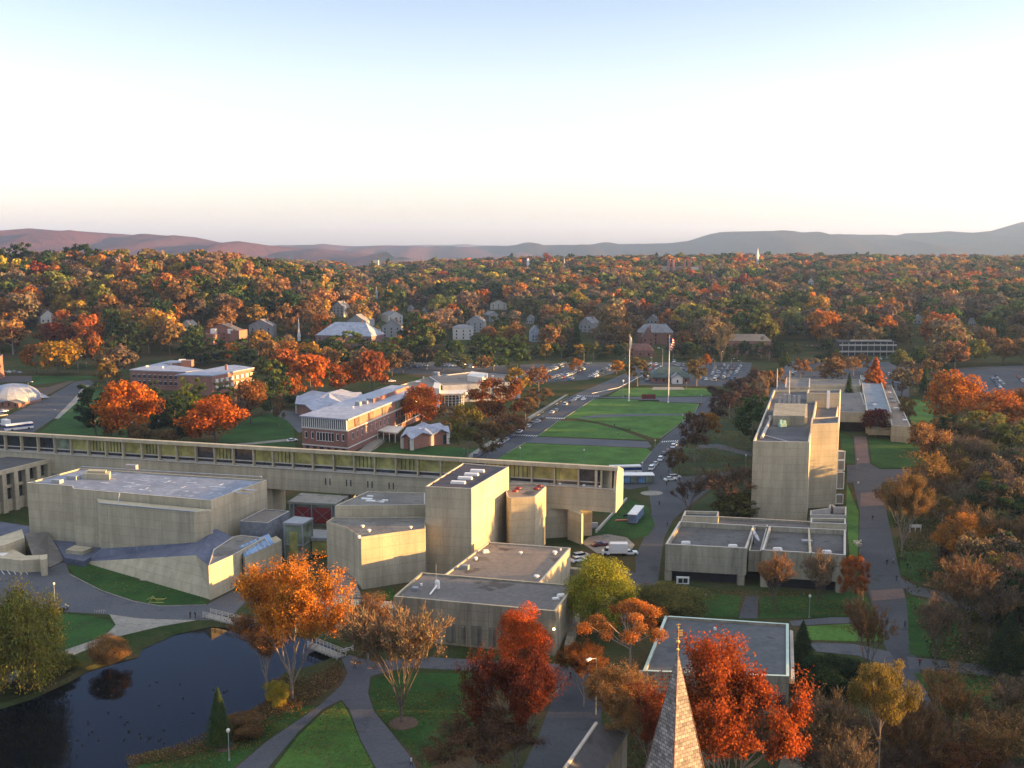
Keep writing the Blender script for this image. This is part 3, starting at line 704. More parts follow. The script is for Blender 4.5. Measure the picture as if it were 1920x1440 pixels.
KN = {'M': 'maple_tree', 'Q': 'oak_tree', 'O': 'oak_tree', 'U': 'oak_tree', 'E': 'upright_maple_tree', 'S': 'shrub', 'C': 'spruce_tree', 'P': 'pine_tree', 'T': 'tall_pine_tree', 'W': 'willow_tree', 'B': 'bare_tree'}
KC = {'M': 'tree', 'Q': 'tree', 'O': 'tree', 'U': 'tree', 'E': 'tree', 'S': 'shrub', 'C': 'conifer', 'P': 'conifer', 'T': 'pine tree', 'W': 'willow', 'B': 'bare tree'}
trnd = random.Random(77)
def put_tree(kind, loc, w, h, col, lod, label, group=None, cat=None):
    i = trnd.randrange(4 if lod < 2 else 5)
    tm, cm = proto(kind, lod, i)
    r = bpy.data.objects.new(KN[kind], None); COL.objects.link(r); r.location = loc; r.rotation_euler = (0, 0, trnd.uniform(0, 6.28)); r.scale = (w, w, h); r.empty_display_size = .2
    props(r, label, cat or KC[kind], group)
    a = bpy.data.objects.new('limbs' if kind == 'B' else ('stems' if kind == 'S' else 'trunk'), tm); COL.objects.link(a); a.parent = r
    b_ = bpy.data.objects.new('twigs' if kind == 'B' else 'crown', cm); COL.objects.link(b_); b_.parent = r
    k = trnd.uniform(.88, 1.12); b_.color = (col[0] * k, col[1] * k * trnd.uniform(.93, 1.07), col[2] * k, 1)
    return r
# leaf colours (reflectance)
OR = (.34, .135, .035); RO = (.30, .088, .028); RD = (.18, .045, .028); DR = (.12, .03, .02); GO = (.33, .20, .045); YE = (.31, .25, .045); BR = (.165, .10, .052)
PB = (.18, .125, .09); OL = (.125, .12, .042); GR = (.058, .085, .034); DG = (.030, .052, .028); YG = (.22, .23, .03); LG = (.10, .13, .036); PU = (.11, .078, .068); OB = (.235, .12, .058); CR = (.09, .012, .018)
def T(kind, px, base, top, wpx, col, label, group=None, lod=None):
    p = WT(px, base); rng_ = math.hypot(p.y, CZ)
    h = HZ(top, p.y) - p.z; w = wpx * p.y / FPX * 1.04
    if lod is None: lod = 0 if rng_ < 290 else (1 if rng_ < 520 else 2)
    return put_tree(kind, p, w, h, col, lod, label, group)
HAND = []
def hand(*a, **k): HAND.append((a, k)); return T(*a, **k)
exec_trees = [
 ('W', 42, 1290, 1106, 170, (.19, .165, .045), 'large olive willow with drooping foliage on the left pond bank'),
 ('S', 205, 1248, 1192, 80, OB, 'small rust red shrub leaning over the left edge of the pond'),
 ('Q', 548, 1318, 1058, 205, (.46, .17, .03), 'large open orange tree at the head of the pond'),
 ('Q', 500, 1300, 1130, 120, OB, 'lower brownish orange tree half hidden behind the big orange pond tree'),
 ('B', 752, 1358, 1128, 185, (0.186, 0.128, 0.080), 'nearly bare multi-stemmed tree in a dark mulch ring on the lawn'),
 ('Q', 690, 1238, 1130, 120, OB, 'brown-orange tree beside the steps and the low hall wall'),
 ('E', 982, 1300, 1140, 92, (.48, .10, .02), 'bright red-orange flame shaped maple in front of the low concrete hall'),
 ('Q', 966, 1480, 1228, 165, (.125, .03, .018), 'large dark red maple below the flame shaped maple'),
 ('Q', 905, 1500, 1340, 190, (0.120, 0.064, 0.045), 'dusky pink-brown tree at the bottom edge beside the dark red maple'),
 ('M', 1132, 1190, 1044, 135, YG, 'round yellow-green tree beside the delivery yard'),
 ('U', 1180, 1300, 1140, 175, (.34, .12, .035), 'spreading orange oak with pale forked limbs left of the flat green-edged roof'),
 ('Q', 1165, 1440, 1255, 150, OB, 'rusty brown tree left of the stone spire'),
 ('Q', 1095, 1330, 1205, 100, (0.186, 0.068, 0.024), 'small orange-brown tree beside the dark walk below the low hall'),
 ('Q', 1352, 1590, 1205, 268, (.27, .06, .018), 'huge deep red oak right of the stone spire'),
 ('Q', 1225, 1480, 1300, 110, (.20, .05, .025), 'dusky red tree tucked against the left face of the stone spire'),
 ('S', 1258, 1163, 1100, 130, OL, 'wide olive green shrub above the green-edged roof'),
 ('B', 1452, 1150, 1035, 72, OB, 'thin bare orange tree before the right half of the low annex'),
 ('B', 1535, 1138, 1030, 78, PB, 'pale bare tree before the right half of the low annex'),
 ('O', 1599, 1138, 1042, 58, RO, 'small red-orange tree at the right corner of the low annex'),
 ('B', 1626, 1290, 1125, 85, (0.186, 0.098, 0.056), 'tall narrow bare tree with pinkish twigs beside the east walk'),
 ('T', 1641, 1560, 1238, 115, (.16, .115, .038), 'tall pine with a long bare sunlit trunk and flat top'),
 ('B', 1530, 1520, 1290, 150, PB, 'bare brown tree right of the huge red oak'),
 ('B', 1585, 1600, 1370, 120, PB, 'low bare tree at the bottom left of the tall pine'),
 ('B', 1450, 1470, 1320, 110, (0.195, 0.102, 0.063), 'bare reddish tree touching the huge red oak'),
 ('B', 1790, 1420, 1272, 130, OB, 'orange-tipped bare tree above the bottom right corner walk'),
 ('B', 1720, 1520, 1330, 140, (0.180, 0.093, 0.054), 'bare rust coloured tree right of the tall pine'),
 ('B', 1865, 1500, 1335, 150, OB, 'bare orange-brown tree in the bottom right corner'),
 ('O', 1930, 1450, 1330, 120, BR, 'brown leafy tree cut by the bottom right frame edge'),
 ('O', 1800, 1560, 1400, 150, (0.120, 0.051, 0.027), 'dark brown tree at the bottom edge under the right walk'),
 ('S', 1560, 1300, 1235, 120, DG, 'dark evergreen shrub right of the green-edged roof'),
 ('C', 1503, 1260, 1165, 55, DG, 'dark evergreen at the right side of the green-edged roof'),
 ('C', 412, 1402, 1290, 50, GR, 'small conical evergreen on the right pond bank near the lamp'),
 ('S', 450, 1380, 1340, 90, BR, 'low brown bushes on the right pond bank'),
 ('S', 520, 1330, 1278, 45, YE, 'small bright yellow shrub beside the pond tree'),
 ('S', 108, 1262, 1232, 70, OL, 'low olive bushes under the willow'),
 ('Q', 1690, 1045, 885, 92, (0.195, 0.111, 0.054), 'brown leafy tree beside the east walk'),
 ('Q', 1752, 965, 852, 92, (0.205, 0.105, 0.040), 'orange-brown tree behind the first tree of the east walk'),
 ('Q', 1738, 905, 795, 66, OB, 'tall rust coloured tree left of the far right wood'),
 ('Q', 1795, 1095, 965, 100, OR, 'orange tree beside the branching path at right'),
 ('B', 1808, 1210, 1035, 115, (0.210, 0.111, 0.063), 'wide bare tree with pinkish twigs over the right path'),
 ('B', 1752, 1250, 1115, 88, PB, 'bare tree on the small lawn between the right paths'),
 ('E', 1850, 962, 886, 42, YE, 'small yellow tree among dark evergreens at right'),
 ('P', 1868, 1010, 905, 130, DG, 'broad dark pine left of the white roof edge'),
 ('P', 1900, 1060, 960, 120, DG, 'dark pine below the white roof edge'),
 ('P', 1840, 1120, 1010, 90, DG, 'dark pine shading the right wood floor'),
 ('O', 1905, 1180, 1080, 90, BR, 'brown tree at the right edge above the lower path'),
 ('C', 1890, 1260, 1150, 90, DG, 'dark evergreen at the right edge beside the lower path'),
 ('M', 1788, 800, 697, 92, (.42, .14, .025), 'big orange maple right of the low campus wing'),
 ('M', 1870, 820, 735, 110, (.38, .12, .03), 'red-orange maple behind the right wood'),
 ('M', 1925, 800, 730, 90, (0.279, 0.098, 0.024), 'orange maple cut by the right frame edge'),
 ('O', 1835, 860, 775, 100, OL, 'olive tree in the right wood'),
 ('O', 1900, 880, 790, 90, (0.165, 0.145, 0.045), 'yellowish tree at the right frame edge'),
 ('P', 1775, 860, 780, 60, DG, 'dark pine between the orange maples and the rust trees'),
 ('P', 1910, 930, 850, 90, DG, 'dark pine above the white roof edge'),
 ('E', 1642, 822, 767, 48, CR, 'dense crimson tree before the low wing'),
 ('C', 1639, 750, 672, 52, (0.341, 0.090, 0.012), 'cone shaped glowing orange tree behind the low wing'),
 ('M', 1690, 745, 690, 50, PB, 'pale brown tree right of the low wing'),
 ('M', 1560, 720, 670, 44, OB, 'faded orange tree behind the low wing'),
 ('C', 1590, 768, 700, 24, DG, 'slim dark spruce in the courtyard of the low wing'),
 ('C', 1733, 740, 688, 20, DG, 'small dark spruce beside the far right lot'),
 ('P', 1412, 850, 745, 66, GR, 'green pine left of the tall concrete slab tower'),
 ('P', 1395, 800, 745, 40, GR, 'smaller green pine behind the tower pine'),
 ('O', 1302, 865, 775, 62, (0.110, 0.065, 0.045), 'dark leafless tree at the right edge of the mall drive'),
 ('O', 1326, 828, 774, 46, (0.285, 0.120, 0.024), 'orange tree behind the dark tree at the mall drive'),
 ('O', 1270, 892, 843, 44, (0.120, 0.070, 0.040), 'small dark tree before the parked cars on the mall drive'),
 ('B', 1362, 965, 872, 110, (0.120, 0.070, 0.050), 'broad dark leafless tree left of the slab tower'),
 ('B', 1292, 965, 890, 66, (0.100, 0.070, 0.060), 'thin dark leafless tree beside the pedestrian street'),
 ('S', 1380, 968, 925, 90, (0.090, 0.080, 0.030), 'dark bushes at the foot of the slab tower'),
 ('M', 242, 828, 714, 108, (.42, .12, .02), 'big orange maple behind the left half of the long bridge building'),
 ('M', 404, 836, 745, 118, (.42, .11, .02), 'big round orange oak behind the middle of the long bridge building'),
 ('M', 470, 795, 712, 62, (0.211, 0.090, 0.032), 'orange-brown tree left of the path junction'),
 ('P', 355, 800, 708, 56, LG, 'light green pine between the two big orange trees'),
 ('P', 330, 815, 740, 50, DG, 'dark pine between the two big orange trees'),
 ('P', 180, 820, 722, 62, DG, 'dark pine left of the big orange maple'),
 ('P', 290, 800, 715, 44, GR, 'green pine behind the big orange maple'),
 ('P', 512, 755, 676, 50, LG, 'light green pine behind the path junction'),
 ('P', 420, 765, 715, 50, GR, 'green pine right before the white-roofed dormitory'),
 ('M', 582, 745, 665, 78, (.42, .12, .025), 'broad orange maple behind the folded-roof pavilion'),
 ('M', 640, 740, 680, 50, (.38, .11, .025), 'round orange maple right of the broad orange maple'),
 ('M', 548, 755, 700, 48, (0.248, 0.083, 0.024), 'orange-brown tree left of the broad orange maple'),
 ('M', 698, 738, 658, 58, (0.211, 0.060, 0.024), 'tall rust red tree before the parking lots'),
 ('M', 790, 802, 724, 78, (.46, .12, .02), 'glowing red-orange maple beside the long brick hall'),
 ('O', 935, 808, 712, 92, (0.211, 0.075, 0.032), 'wide rust tree before the curved brick hall'),
 ('O', 877, 862, 760, 72, (0.128, 0.111, 0.032), 'olive-orange tree right of the near pavilion'),
 ('O', 915, 865, 790, 60, BR, 'brown tree beside the mall drive kerb'),
 ('S', 955, 815, 775, 60, OB, 'low orange-brown tree along the mall drive'),
 ('O', 985, 790, 745, 50, BR, 'olive-brown tree along the mall drive above the cars'),
 ('O', 1010, 765, 728, 50, BR, 'dark brown tree beside the far crosswalk'),
 ('O', 845, 805, 760, 45, PB, 'thin pale tree before the round entrance'),
 ('O', 968, 745, 690, 52, (0.210, 0.128, 0.036), 'gold-brown tree right of the curved hall'),
 ('O', 1010, 735, 685, 45, (0.223, 0.112, 0.064), 'thin pink-orange tree at the lot corner'),
 ('M', 68, 702, 645, 50, (0.260, 0.098, 0.024), 'orange tree at the road junction far left'),
 ('M', 110, 705, 640, 58, (0.285, 0.150, 0.024), 'golden orange tree at the road junction far left'),
 ('M', 145, 690, 635, 42, (0.223, 0.135, 0.032), 'amber tree right of the golden tree far left'),
 ('M', 182, 690, 628, 34, (0.260, 0.098, 0.024), 'narrow orange tree beyond the left road'),
 ('O', 202, 730, 680, 44, (0.186, 0.120, 0.040), 'tan tree at the left end of the dormitory'),
 ('P', 395, 682, 635, 66, DG, 'dark green pines behind the dormitory roof'),
 ('P', 358, 690, 632, 55, DG, 'dark pine behind the left dormitory wing'),
 ('P', 450, 690, 635, 50, GR, 'green pine behind the right dormitory wing'),
 ('M', 432, 680, 643, 30, OR, 'small orange tree behind the dormitory'),
 ('P', 970, 690, 628, 44, GR, 'green pine beyond the curved hall'),
 ('P', 925, 695, 632, 60, GR, 'dark green pine beyond the curved hall roof'),
 ('P', 775, 690, 630, 52, GR, 'branching green pine beside the far lots'),
 ('P', 650, 670, 622, 70, LG, 'light green pines behind the rust red tree'),
 ('P', 735, 680, 632, 50, GR, 'green pine left of the branching pine'),
 ('O', 870, 700, 665, 50, (0.100, 0.100, 0.050), 'grey-green tree beside the parked cars beyond the curved hall'),
 ('M', 950, 655, 612, 50, (0.260, 0.188, 0.032), 'golden tree above the green pines'),
 ('M', 1080, 700, 672, 24, OR, 'tiny orange tree among the parked cars of the left lot'),
 ('M', 1156, 702, 676, 26, (0.260, 0.128, 0.024), 'tiny golden tree at the right end of the left lot'),
 ('M', 1325, 692, 664, 18, (0.285, 0.098, 0.016), 'tiny orange tree among the cars of the right lot'),
 ('O', 1195, 724, 672, 46, (0.140, 0.110, 0.050), 'thin olive tree left of the small green-roofed house'),
 ('O', 1306, 724, 672, 46, (0.150, 0.110, 0.050), 'thin olive tree right of the small green-roofed house'),
 ('B', 1352, 690, 605, 40, (0.186, 0.150, 0.104), 'tall pale bare tree behind the right lot'),
 ('M', 1385, 640, 604, 36, (0.260, 0.098, 0.048), 'orange-pink tree behind the long brick roof'),
]
for a in exec_trees: hand(*a)
for k, px in enumerate(range(978, 1175, 15)): hand('MOPM'[k % 4], px, 676 - (k % 3) * 3, 642 + (k * 7) % 9, 24, [GR, OL, DG, GO][k % 4], 'bushy tree in the band along the back of the left lot', group='bushy trees along the back of the left lot')
for k, px in enumerate(range(1262, 1500, 15)): hand('OMPO'[k % 4], px, 676 - (k % 3) * 2, 640 + (k * 5) % 9, 26, [PU, DG, GR, OL][k % 4], 'dusky tree in the band along the back of the right lot', group='dusky trees along the back of the right lot')
for k, (px, py, hp, wp_, kd, c_) in enumerate([(300, 815, 62, 44, 'P', DG), (322, 800, 60, 40, 'P', DG), (372, 775, 55, 40, 'P', GR), (345, 830, 50, 36, 'P', DG), (495, 778, 60, 40, 'P', GR), (535, 765, 60, 40, 'P', GR), (528, 735, 50, 36, 'P', DG), (500, 715, 46, 38, 'M', OL), (470, 725, 30, 26, 'P', DG), (210, 800, 66, 44, 'P', DG), (160, 800, 50, 36, 'P', DG), (212, 830, 50, 44, 'O', BR),
        (596, 720, 48, 40, 'M', OL), (615, 700, 46, 38, 'M', GR), (665, 702, 44, 38, 'M', OL), (560, 700, 50, 40, 'P', GR), (735, 705, 40, 34, 'M', BR), (755, 700, 44, 36, 'M', PU), (505, 690, 44, 36, 'M', BR), (530, 680, 44, 40, 'O', PB), (575, 676, 40, 40, 'P', DG), (620, 676, 44, 42, 'M', GR), (690, 676, 40, 38, 'P', DG), (800, 692, 44, 38, 'O', PU), (830, 696, 38, 36, 'M', OL), (905, 700, 34, 36, 'O', BR), (850, 678, 40, 36, 'M', GR), (895, 672, 44, 40, 'P', DG), (262, 835, 40, 40, 'S', BR), (315, 838, 34, 40, 'S', BR), (446, 800, 60, 30, 'O', PB), (523, 800, 60, 26, 'O', BR)]):
    hand(kd, px, py, py - hp, wp_, c_, {'P': 'green pine', 'M': 'rounded muted tree', 'O': 'thin brownish tree', 'S': 'low brown shrub'}[kd] + ' in the grounds between the dormitory and the brick halls', group={'P': 'green pines', 'M': 'rounded muted trees', 'O': 'thin brownish trees', 'S': 'low brown shrubs'}[kd] + ' between the dormitory and the brick halls')
for k, (px, py, hp, wp_, kd, c_) in enumerate([(1500, 712, 40, 32, 'O', OB), (1525, 706, 34, 30, 'O', PB), (1600, 705, 36, 32, 'O', OB), (1615, 700, 36, 30, 'O', BR), (1700, 720, 46, 36, 'O', PB), (1715, 735, 44, 34, 'O', OB), (1745, 720, 46, 40, 'O', BR), (1760, 745, 44, 36, 'O', PU), (1688, 700, 44, 36, 'M', OL), (1722, 694, 44, 36, 'M', GR), (1755, 690, 44, 40, 'M', BR), (1790, 690, 50, 44, 'M', OB), (1830, 686, 50, 46, 'M', OL), (1880, 684, 50, 46, 'M', OB), (1915, 684, 50, 46, 'M', BR), (1470, 700, 40, 24, 'M', GR), (1460, 680, 40, 30, 'P', DG), (1550, 680, 44, 40, 'P', DG), (1570, 690, 30, 26, 'S', BR)]):
    hand(kd, px, py, py - hp, wp_, c_, {'P': 'dark pine', 'M': 'rounded muted tree', 'O': 'thin pinkish-brown tree', 'S': 'low brown shrub'}[kd] + ' around the lots behind the slab tower', group={'P': 'dark pines', 'M': 'rounded muted trees', 'O': 'thin pinkish-brown trees', 'S': 'low brown shrubs'}[kd] + ' around the lots behind the slab tower')
wrnd = random.Random(31)
for k in range(54):
    py = wrnd.uniform(850, 1230); px = wrnd.uniform(1770 + max(0, py - 1000) * .25, 1945); kd = wrnd.choice('OBBBPO'); hh_ = wrnd.uniform(.8, 1.2)
    hand(kd, px, py, py - (75 + (py - 850) * .12) * hh_, (62 + (py - 850) * .06) * hh_, wrnd.choice([BR, (.15, .10, .08), (.14, .11, .085), (.17, .11, .07), OL, (.13, .085, .07)]) if kd != 'P' else DG, {'O': 'brown leafy tree', 'B': 'bare tree', 'P': 'dark pine', 'M': 'rounded leafy tree'}[kd] + ' in the dense wood along the right frame edge', group={'O': 'brown leafy trees', 'B': 'bare trees', 'P': 'dark pines', 'M': 'rounded leafy trees'}[kd] + ' of the right edge wood', lod=1 if kd != 'B' else None)
for k, (px, py, hpx, wpx, kd) in enumerate([(1488, 1440, 110, 90, 'B'), (1700, 1370, 90, 70, 'B'), (1820, 1440, 110, 90, 'B'), (1870, 1420, 100, 80, 'B'), (1930, 1430, 110, 90, 'B'), (1590, 1490, 100, 90, 'B'), (1800, 1520, 120, 100, 'B'), (1880, 1530, 120, 100, 'B'),(1500, 1390, 105, 90, 'B'), (1560, 1420, 120, 95, 'B'), (1610, 1430, 110, 90, 'B'), (1680, 1420, 110, 90, 'B'), (1725, 1400, 100, 80, 'B'), (1840, 1390, 100, 90, 'B'), (1900, 1370, 110, 95, 'B'), (1540, 1500, 130, 110, 'B'), (1690, 1500, 130, 110, 'B'), (1760, 1480, 120, 100, 'B')]):
    hand(kd, px, py + 20, py + 20 - hpx, wpx, [(.15, .105, .085), (.14, .095, .075), (.17, .115, .085)][k % 3], 'bare grey-brown tree in the thicket at the bottom right', group='bare trees of the bottom right thicket')
drow = [(1345, 800, 745, 40), (1368, 785, 735, 44), (1388, 770, 720, 42), (1400, 750, 705, 40), (1352, 765, 728, 36), (1372, 745, 712, 34), (1418, 735, 690, 36), (1408, 770, 725, 34), (1335, 745, 722, 26)]
for px, b_, t_, w_ in drow: hand('O' if w_ > 38 else 'B', px, b_, t_, w_, (.075, .048, .048), 'dark leafless tree in the row along the far end of the mall drive', group='dark leafless trees along the mall drive')
for px, b_, t_, w_, c in [(1425, 765, 700, 30, PB), (1440, 745, 695, 28, OB), (1462, 735, 690, 24, OB)]: hand('O', px, b_, t_, w_, c, 'faded orange tree behind the flat roof of the slab tower', group='faded orange trees behind the slab tower')
for px, b_, t_, w_ in [(1700, 800, 745, 36), (1725, 850, 790, 40), (1765, 830, 780, 44), (1805, 930, 860, 60), (1780, 900, 835, 50), (1835, 1000, 935, 60), (1765, 1000, 930, 60)]:
    hand('O', px, b_, t_, w_, (.20, .12, .05), 'rust brown tree in the wood beside the east walk', group='rust brown trees of the right wood')
for px, b_ in [(330, 798), (390, 790), (438, 762)][:0]: pass
# ------------------------------------------------------------------ concrete arts complex
def wp(pts, z): return [P2(x, y, z) for x, y in pts]
def vents(th, items, z):
    for px, py, w, d, h, kind in items:
        x, y = P2(px, py, z)
        mb = MB()
        if kind == 'd':
            mb.box((x, y), w, d, z - .05, z + h * .5, .28); mb.box((x, y), w * .8, d * .8, z + h * .5, z + h, .28); mb.build('roof_skylight', white_p, th)
        elif kind == 'r': mb.tube((x, y, z - .05), (x, y, z + h * .6), w * .3, w * .3, 10); mb.tube((x, y, z + h * .6), (x, y, z + h), w * .5, w * .42, 10); mb.build('roof_vent', white_p, th)
        else: mb.box((x, y), w, d, z - .05, z + h, -.28); mb.box((x, y), w * .7, d * 1.06, z + h * .35, z + h * .8, -.28); mb.build('roof_unit', grey_m, th)
# main auditorium with the pale patched roof
aud = flat_block('auditorium', 'large windowless concrete auditorium with a pale blue patched flat roof', wp([(50, 905), (135, 911), (137.5, 916), (395, 938), (500, 900), (150, 878)], 17), 17, 0, conc, roof_white, .35, 'building', .3)
mb = MB(); q = [P2(187, 944, 15), P2(363, 960.5, 15), P2(395, 957, 15), P2(397, 941, 17), P2(180, 921, 17)]
mb.prism(q, 2.5, 15.0, 0); mb.build('projecting_wall', conc, aud)
mb = MB(); mb.tube((*P2(187, 942.5, 15.2), 15.1), (*P2(366, 959, 15.2), 15.1), .22, .22, 6); mb.tube((*P2(224, 925, 17), 17.1), (*P2(221, 945, 15.2), 15.1), .12, .12, 6); mb.build('roof_pipe', grey_m, aud)
vents(aud, [(108, 905, 2.6, 1.6, .9, 'b'), (138, 898, 3.2, 2, 1, 'b'), (247, 880, 3.6, 1.2, 1.4, 'b')], 16.7)
mb = MB(); p = [P2(157, 898, 16.7), P2(205, 900, 16.7), P2(208, 893, 16.7), P2(162, 891, 16.7)]; mb.prism(p, 16.6, 18.2, 0); mb.prism(inset(ccw(p), 1.0), 18.2, 18.8); mb.build('penthouse', conc, aud)
mb = MB(); mb.tube((*P2(152, 877, 17), 17.3), (*P2(490, 896, 17), 17.3), .18, .18, 5); mb.tube((*P2(150, 877, 17), 17.3), (*P2(150, 877, 17), 16.6), .1, .1, 4); mb.build('roof_rail', grey_m, aud)
rr = random.Random(4); mb = MB()
for _ in range(26):
    px = rr.uniform(190, 470); py = 893 + (px - 190) * .05 + rr.uniform(0, 22); c = P2(px, py, 16.66); mb.box(c, rr.uniform(1, 5), rr.uniform(.3, .9), 16.6, 16.69, rr.choice([-.28, -.28, 1.3]))
mb.build('roof_membrane_patch', plain('membrane_patch', (.34, .37, .42), .5, var=.1), aud)
# sloping slate plinth and wedge wall
pl = thing('sloping_plinth', (*P2(250, 1050), 0), 'sloping slate-blue slab and wedge wall running along the foot of the auditorium', 'plinth')
def zp(px, py, z): w = W(px, py, z); return (w.x, w.y, w.z)
a = zp(158, 1053, .3); b_ = zp(367, 1041, 8.0); c = zp(402, 990, 9.3); d = zp(369, 1017, 7.4); e = zp(190, 1029, 3.6); 
mb = MB(); mb.face([a, b_, d, e]); mb.face([b_, c, d]); mb.face([b_, zp(392, 1062, 7.4), zp(436, 1006, 8.2), c]); mb.build('slab', slab_m, pl)
mb = MB(); g0 = zp(160, 1056, 0); g1 = zp(396, 1125, 0); g2 = zp(300, 1100, 0)
mb.face([g0, g1, zp(391, 1061, 8.2), b_, a]); mb.build('wedge_wall', conc2, pl)
mb = MB(); mb.prism(wp([(-80, 985), (0, 978), (52, 986), (139, 980), (142, 1000), (187, 1000), (191, 1030), (158, 1052), (122, 1046), (95, 1005), (-80, 1000)], 1.6), -.2, 1.6); mb.build('slab', slab_m, pl)
sb = thing('concrete_block', (*P2(145, 1055), 0), 'small chamfered concrete block at the left tip of the sloping slab', 'block')
mb = MB(); mb.prism(wp([(123, 1031), (155, 1034), (174, 1026), (140, 1022)], 2.6), 0, 2.6); mb.build('block', conc, sb)
rp = thing('stepped_ramp', (*P2(60, 1060), 0), 'angular concrete stair wall with sunlit orange faces and cobbled slope at far left', 'ramp')
mb = MB(); mb.prism(wp([(-30, 1012), (5, 1004), (41, 992), (46, 1008), (8, 1022), (-30, 1030)], 5), 0, 5.0); mb.build('high_wall', conc2, rp)
mb = MB(); q = wp([(-30, 1030), (8, 1020), (48, 1041), (89, 1039), (88, 1047), (40, 1050), (-30, 1042)], 3.3); mb.prism(q, 0, 3.2); mb.build('front_wall', conc2, rp)
mb = MB(); mb.prism(wp([(74, 1041), (88, 1039), (88, 1048), (76, 1050)], 4.2), 0, 4.2); mb.build('wall_post', conc2, rp)
mb = MB(); A_ = [zp(46, 1000, 4.8), zp(90, 998, 3.6), zp(122, 1050, .3), zp(92, 1064, .25), zp(60, 1040, 3.2)]; mb.face([A_[4], A_[3], A_[2], A_[1], A_[0]][::-1])
mb.face([zp(60, 1041, 3.2), zp(92, 1065, 0), zp(122, 1052, 0), zp(122, 1050, .3), zp(92, 1064, .25)]); mb.build('cobbled_slope', gravel, rp)
# dark roofed left wing with columns
lw = thing('columned_wing', (*P2(0, 940), 0), 'concrete wing with dark roof and tall window columns at the left edge', 'building')
fl = Vector(P2(-70, 902, 13)); fr = Vector(P2(98, 861, 13)); U = (fr - fl).normalized(); Vv = Vector((-U.y, U.x))
mb = MB(); mb.prism([fl, fr, fr + Vv * 16, fl + Vv * 16], 12.2, 13.2); mb.build('roof', roof_dark, lw)
mb = MB(); mb.prism([fl - Vv * .3, fr - Vv * .3 + U * .3, fr + U * .3 + Vv * .3, fl + Vv * .3], 12.0, 13.35); mb.build('eaves_beam', conc2, lw)
mb = MB(); mb.prism([fl + Vv * 1.6, fr + Vv * 1.6, fr + Vv * 15.6, fl + Vv * 15.6], 0, 12.1); mb.build('wall', glass_d, lw)
Lw = (fr - fl).length; k = 0; s_ = 1.0
while s_ < Lw:
    mb = MB(); c = fl + U * s_ + Vv * .6; mb.box(c, 1.5, 1.9, 0, 12.05, math.atan2(U.y, U.x)); mb.build('column', conc2, lw); s_ += 4.4
mb = MB(); c = (fl + fr) / 2 + Vv * 1.2; mb.box(c, Lw, .6, 0, 3.6, math.atan2(U.y, U.x)); mb.box(c, Lw, .5, 7.2, 8.1, math.atan2(U.y, U.x)); mb.build('spandrel', conc2, lw)

# long bridge building
A = Vector(P2(0, 845, 15)); B = Vector(P2(1150, 918, 15)); U = (B - A).normalized(); Vd = Vector((-U.y, U.x)); A0 = A - U * 12; LB = (B - A0).length
yaw = math.atan2(U.y, U.x)
br = thing('bridge_building', (*((A0 + B) / 2), 9), 'very long raised concrete building with a continuous window band under a flat roof beam', 'building')
def bp(s, t, z): p = A0 + U * s + Vd * t; return (p.x, p.y, z)
def bbox(mb, s0, s1, t0, t1, z0, z1, mi=0): mb.prism([bp(s0, t0, 0)[:2], bp(s1, t0, 0)[:2], bp(s1, t1, 0)[:2], bp(s0, t1, 0)[:2]], z0, z1, mi)
mb = MB(); bbox(mb, 0, LB, 0, .5, 8.6, 15.0); bbox(mb, 0, LB, .5, 11, 8.6, 9.2); bbox(mb, 0, LB, 10.5, 11, 9.2, 17.9); bbox(mb, 0, LB, .5, 3.0, 14.2, 14.75); mb.build('wall', conc2, br)
mb = MB(); bbox(mb, 0, LB + 1.2, -.1, 1.5, 20.2, 21.2); mb.build('roof_beam', conc2, br)
mb = MB(); mb.face([bp(0, 1.45, 20.9), bp(LB, 1.45, 20.9), bp(LB, 11.2, 18.1), bp(0, 11.2, 18.1)]); mb.face([bp(0, 1.0, 20.1), bp(0, 11.0, 17.8), bp(LB, 11.0, 17.8), bp(LB, 1.0, 20.1)]); mb.build('roof', gravel, br)
mb = MB(); bbox(mb, 0, LB, -.35, .15, 15.0, 15.25); mb.build('ledge', cap_m, br)
# end wall: canted fin
mb = MB(); P_ = [(0, 8.4), (-1.2, 8.4)]
e0 = LB; pts_ = [(-.4, 8.6), (11.5, 8.6), (11.5, 18.3), (1.6, 21.3), (-.2, 14.8)]
lo_ = [bp(e0, t, z) for t, z in pts_]; hi_ = [bp(e0 + .8, t, z) for t, z in pts_]
mb.face(lo_[::-1]); mb.face(hi_)
for i in range(5): mb.face([lo_[i], lo_[(i + 1) % 5], hi_[(i + 1) % 5], hi_[i]])
mb.build('end_wall', conc2, br)
mb = MB(); 
for s0, s1 in ((LB - 5.2, LB - 4.5),):
    for (ta, tb) in ((0.2, 3.0),): bbox(mb, s0, s1, ta, tb, 15, 20.1)
for i in range(6):
    t0 = i / 6; t1 = (i + 1) / 6; f0 = lambda t: (LB - 4.5 + 4.0 * t, 3.0 - 2.6 * t * t)
    a0, b0 = f0(t0); a1, b1 = f0(t1); mb.face([bp(a0, b0, 14.9), bp(a1, b1, 14.9), bp(a1, b1 + .6, 20.1), bp(a0, b0 + .3, 20.1)])
mb.build('curved_end_panel', conc2, br)
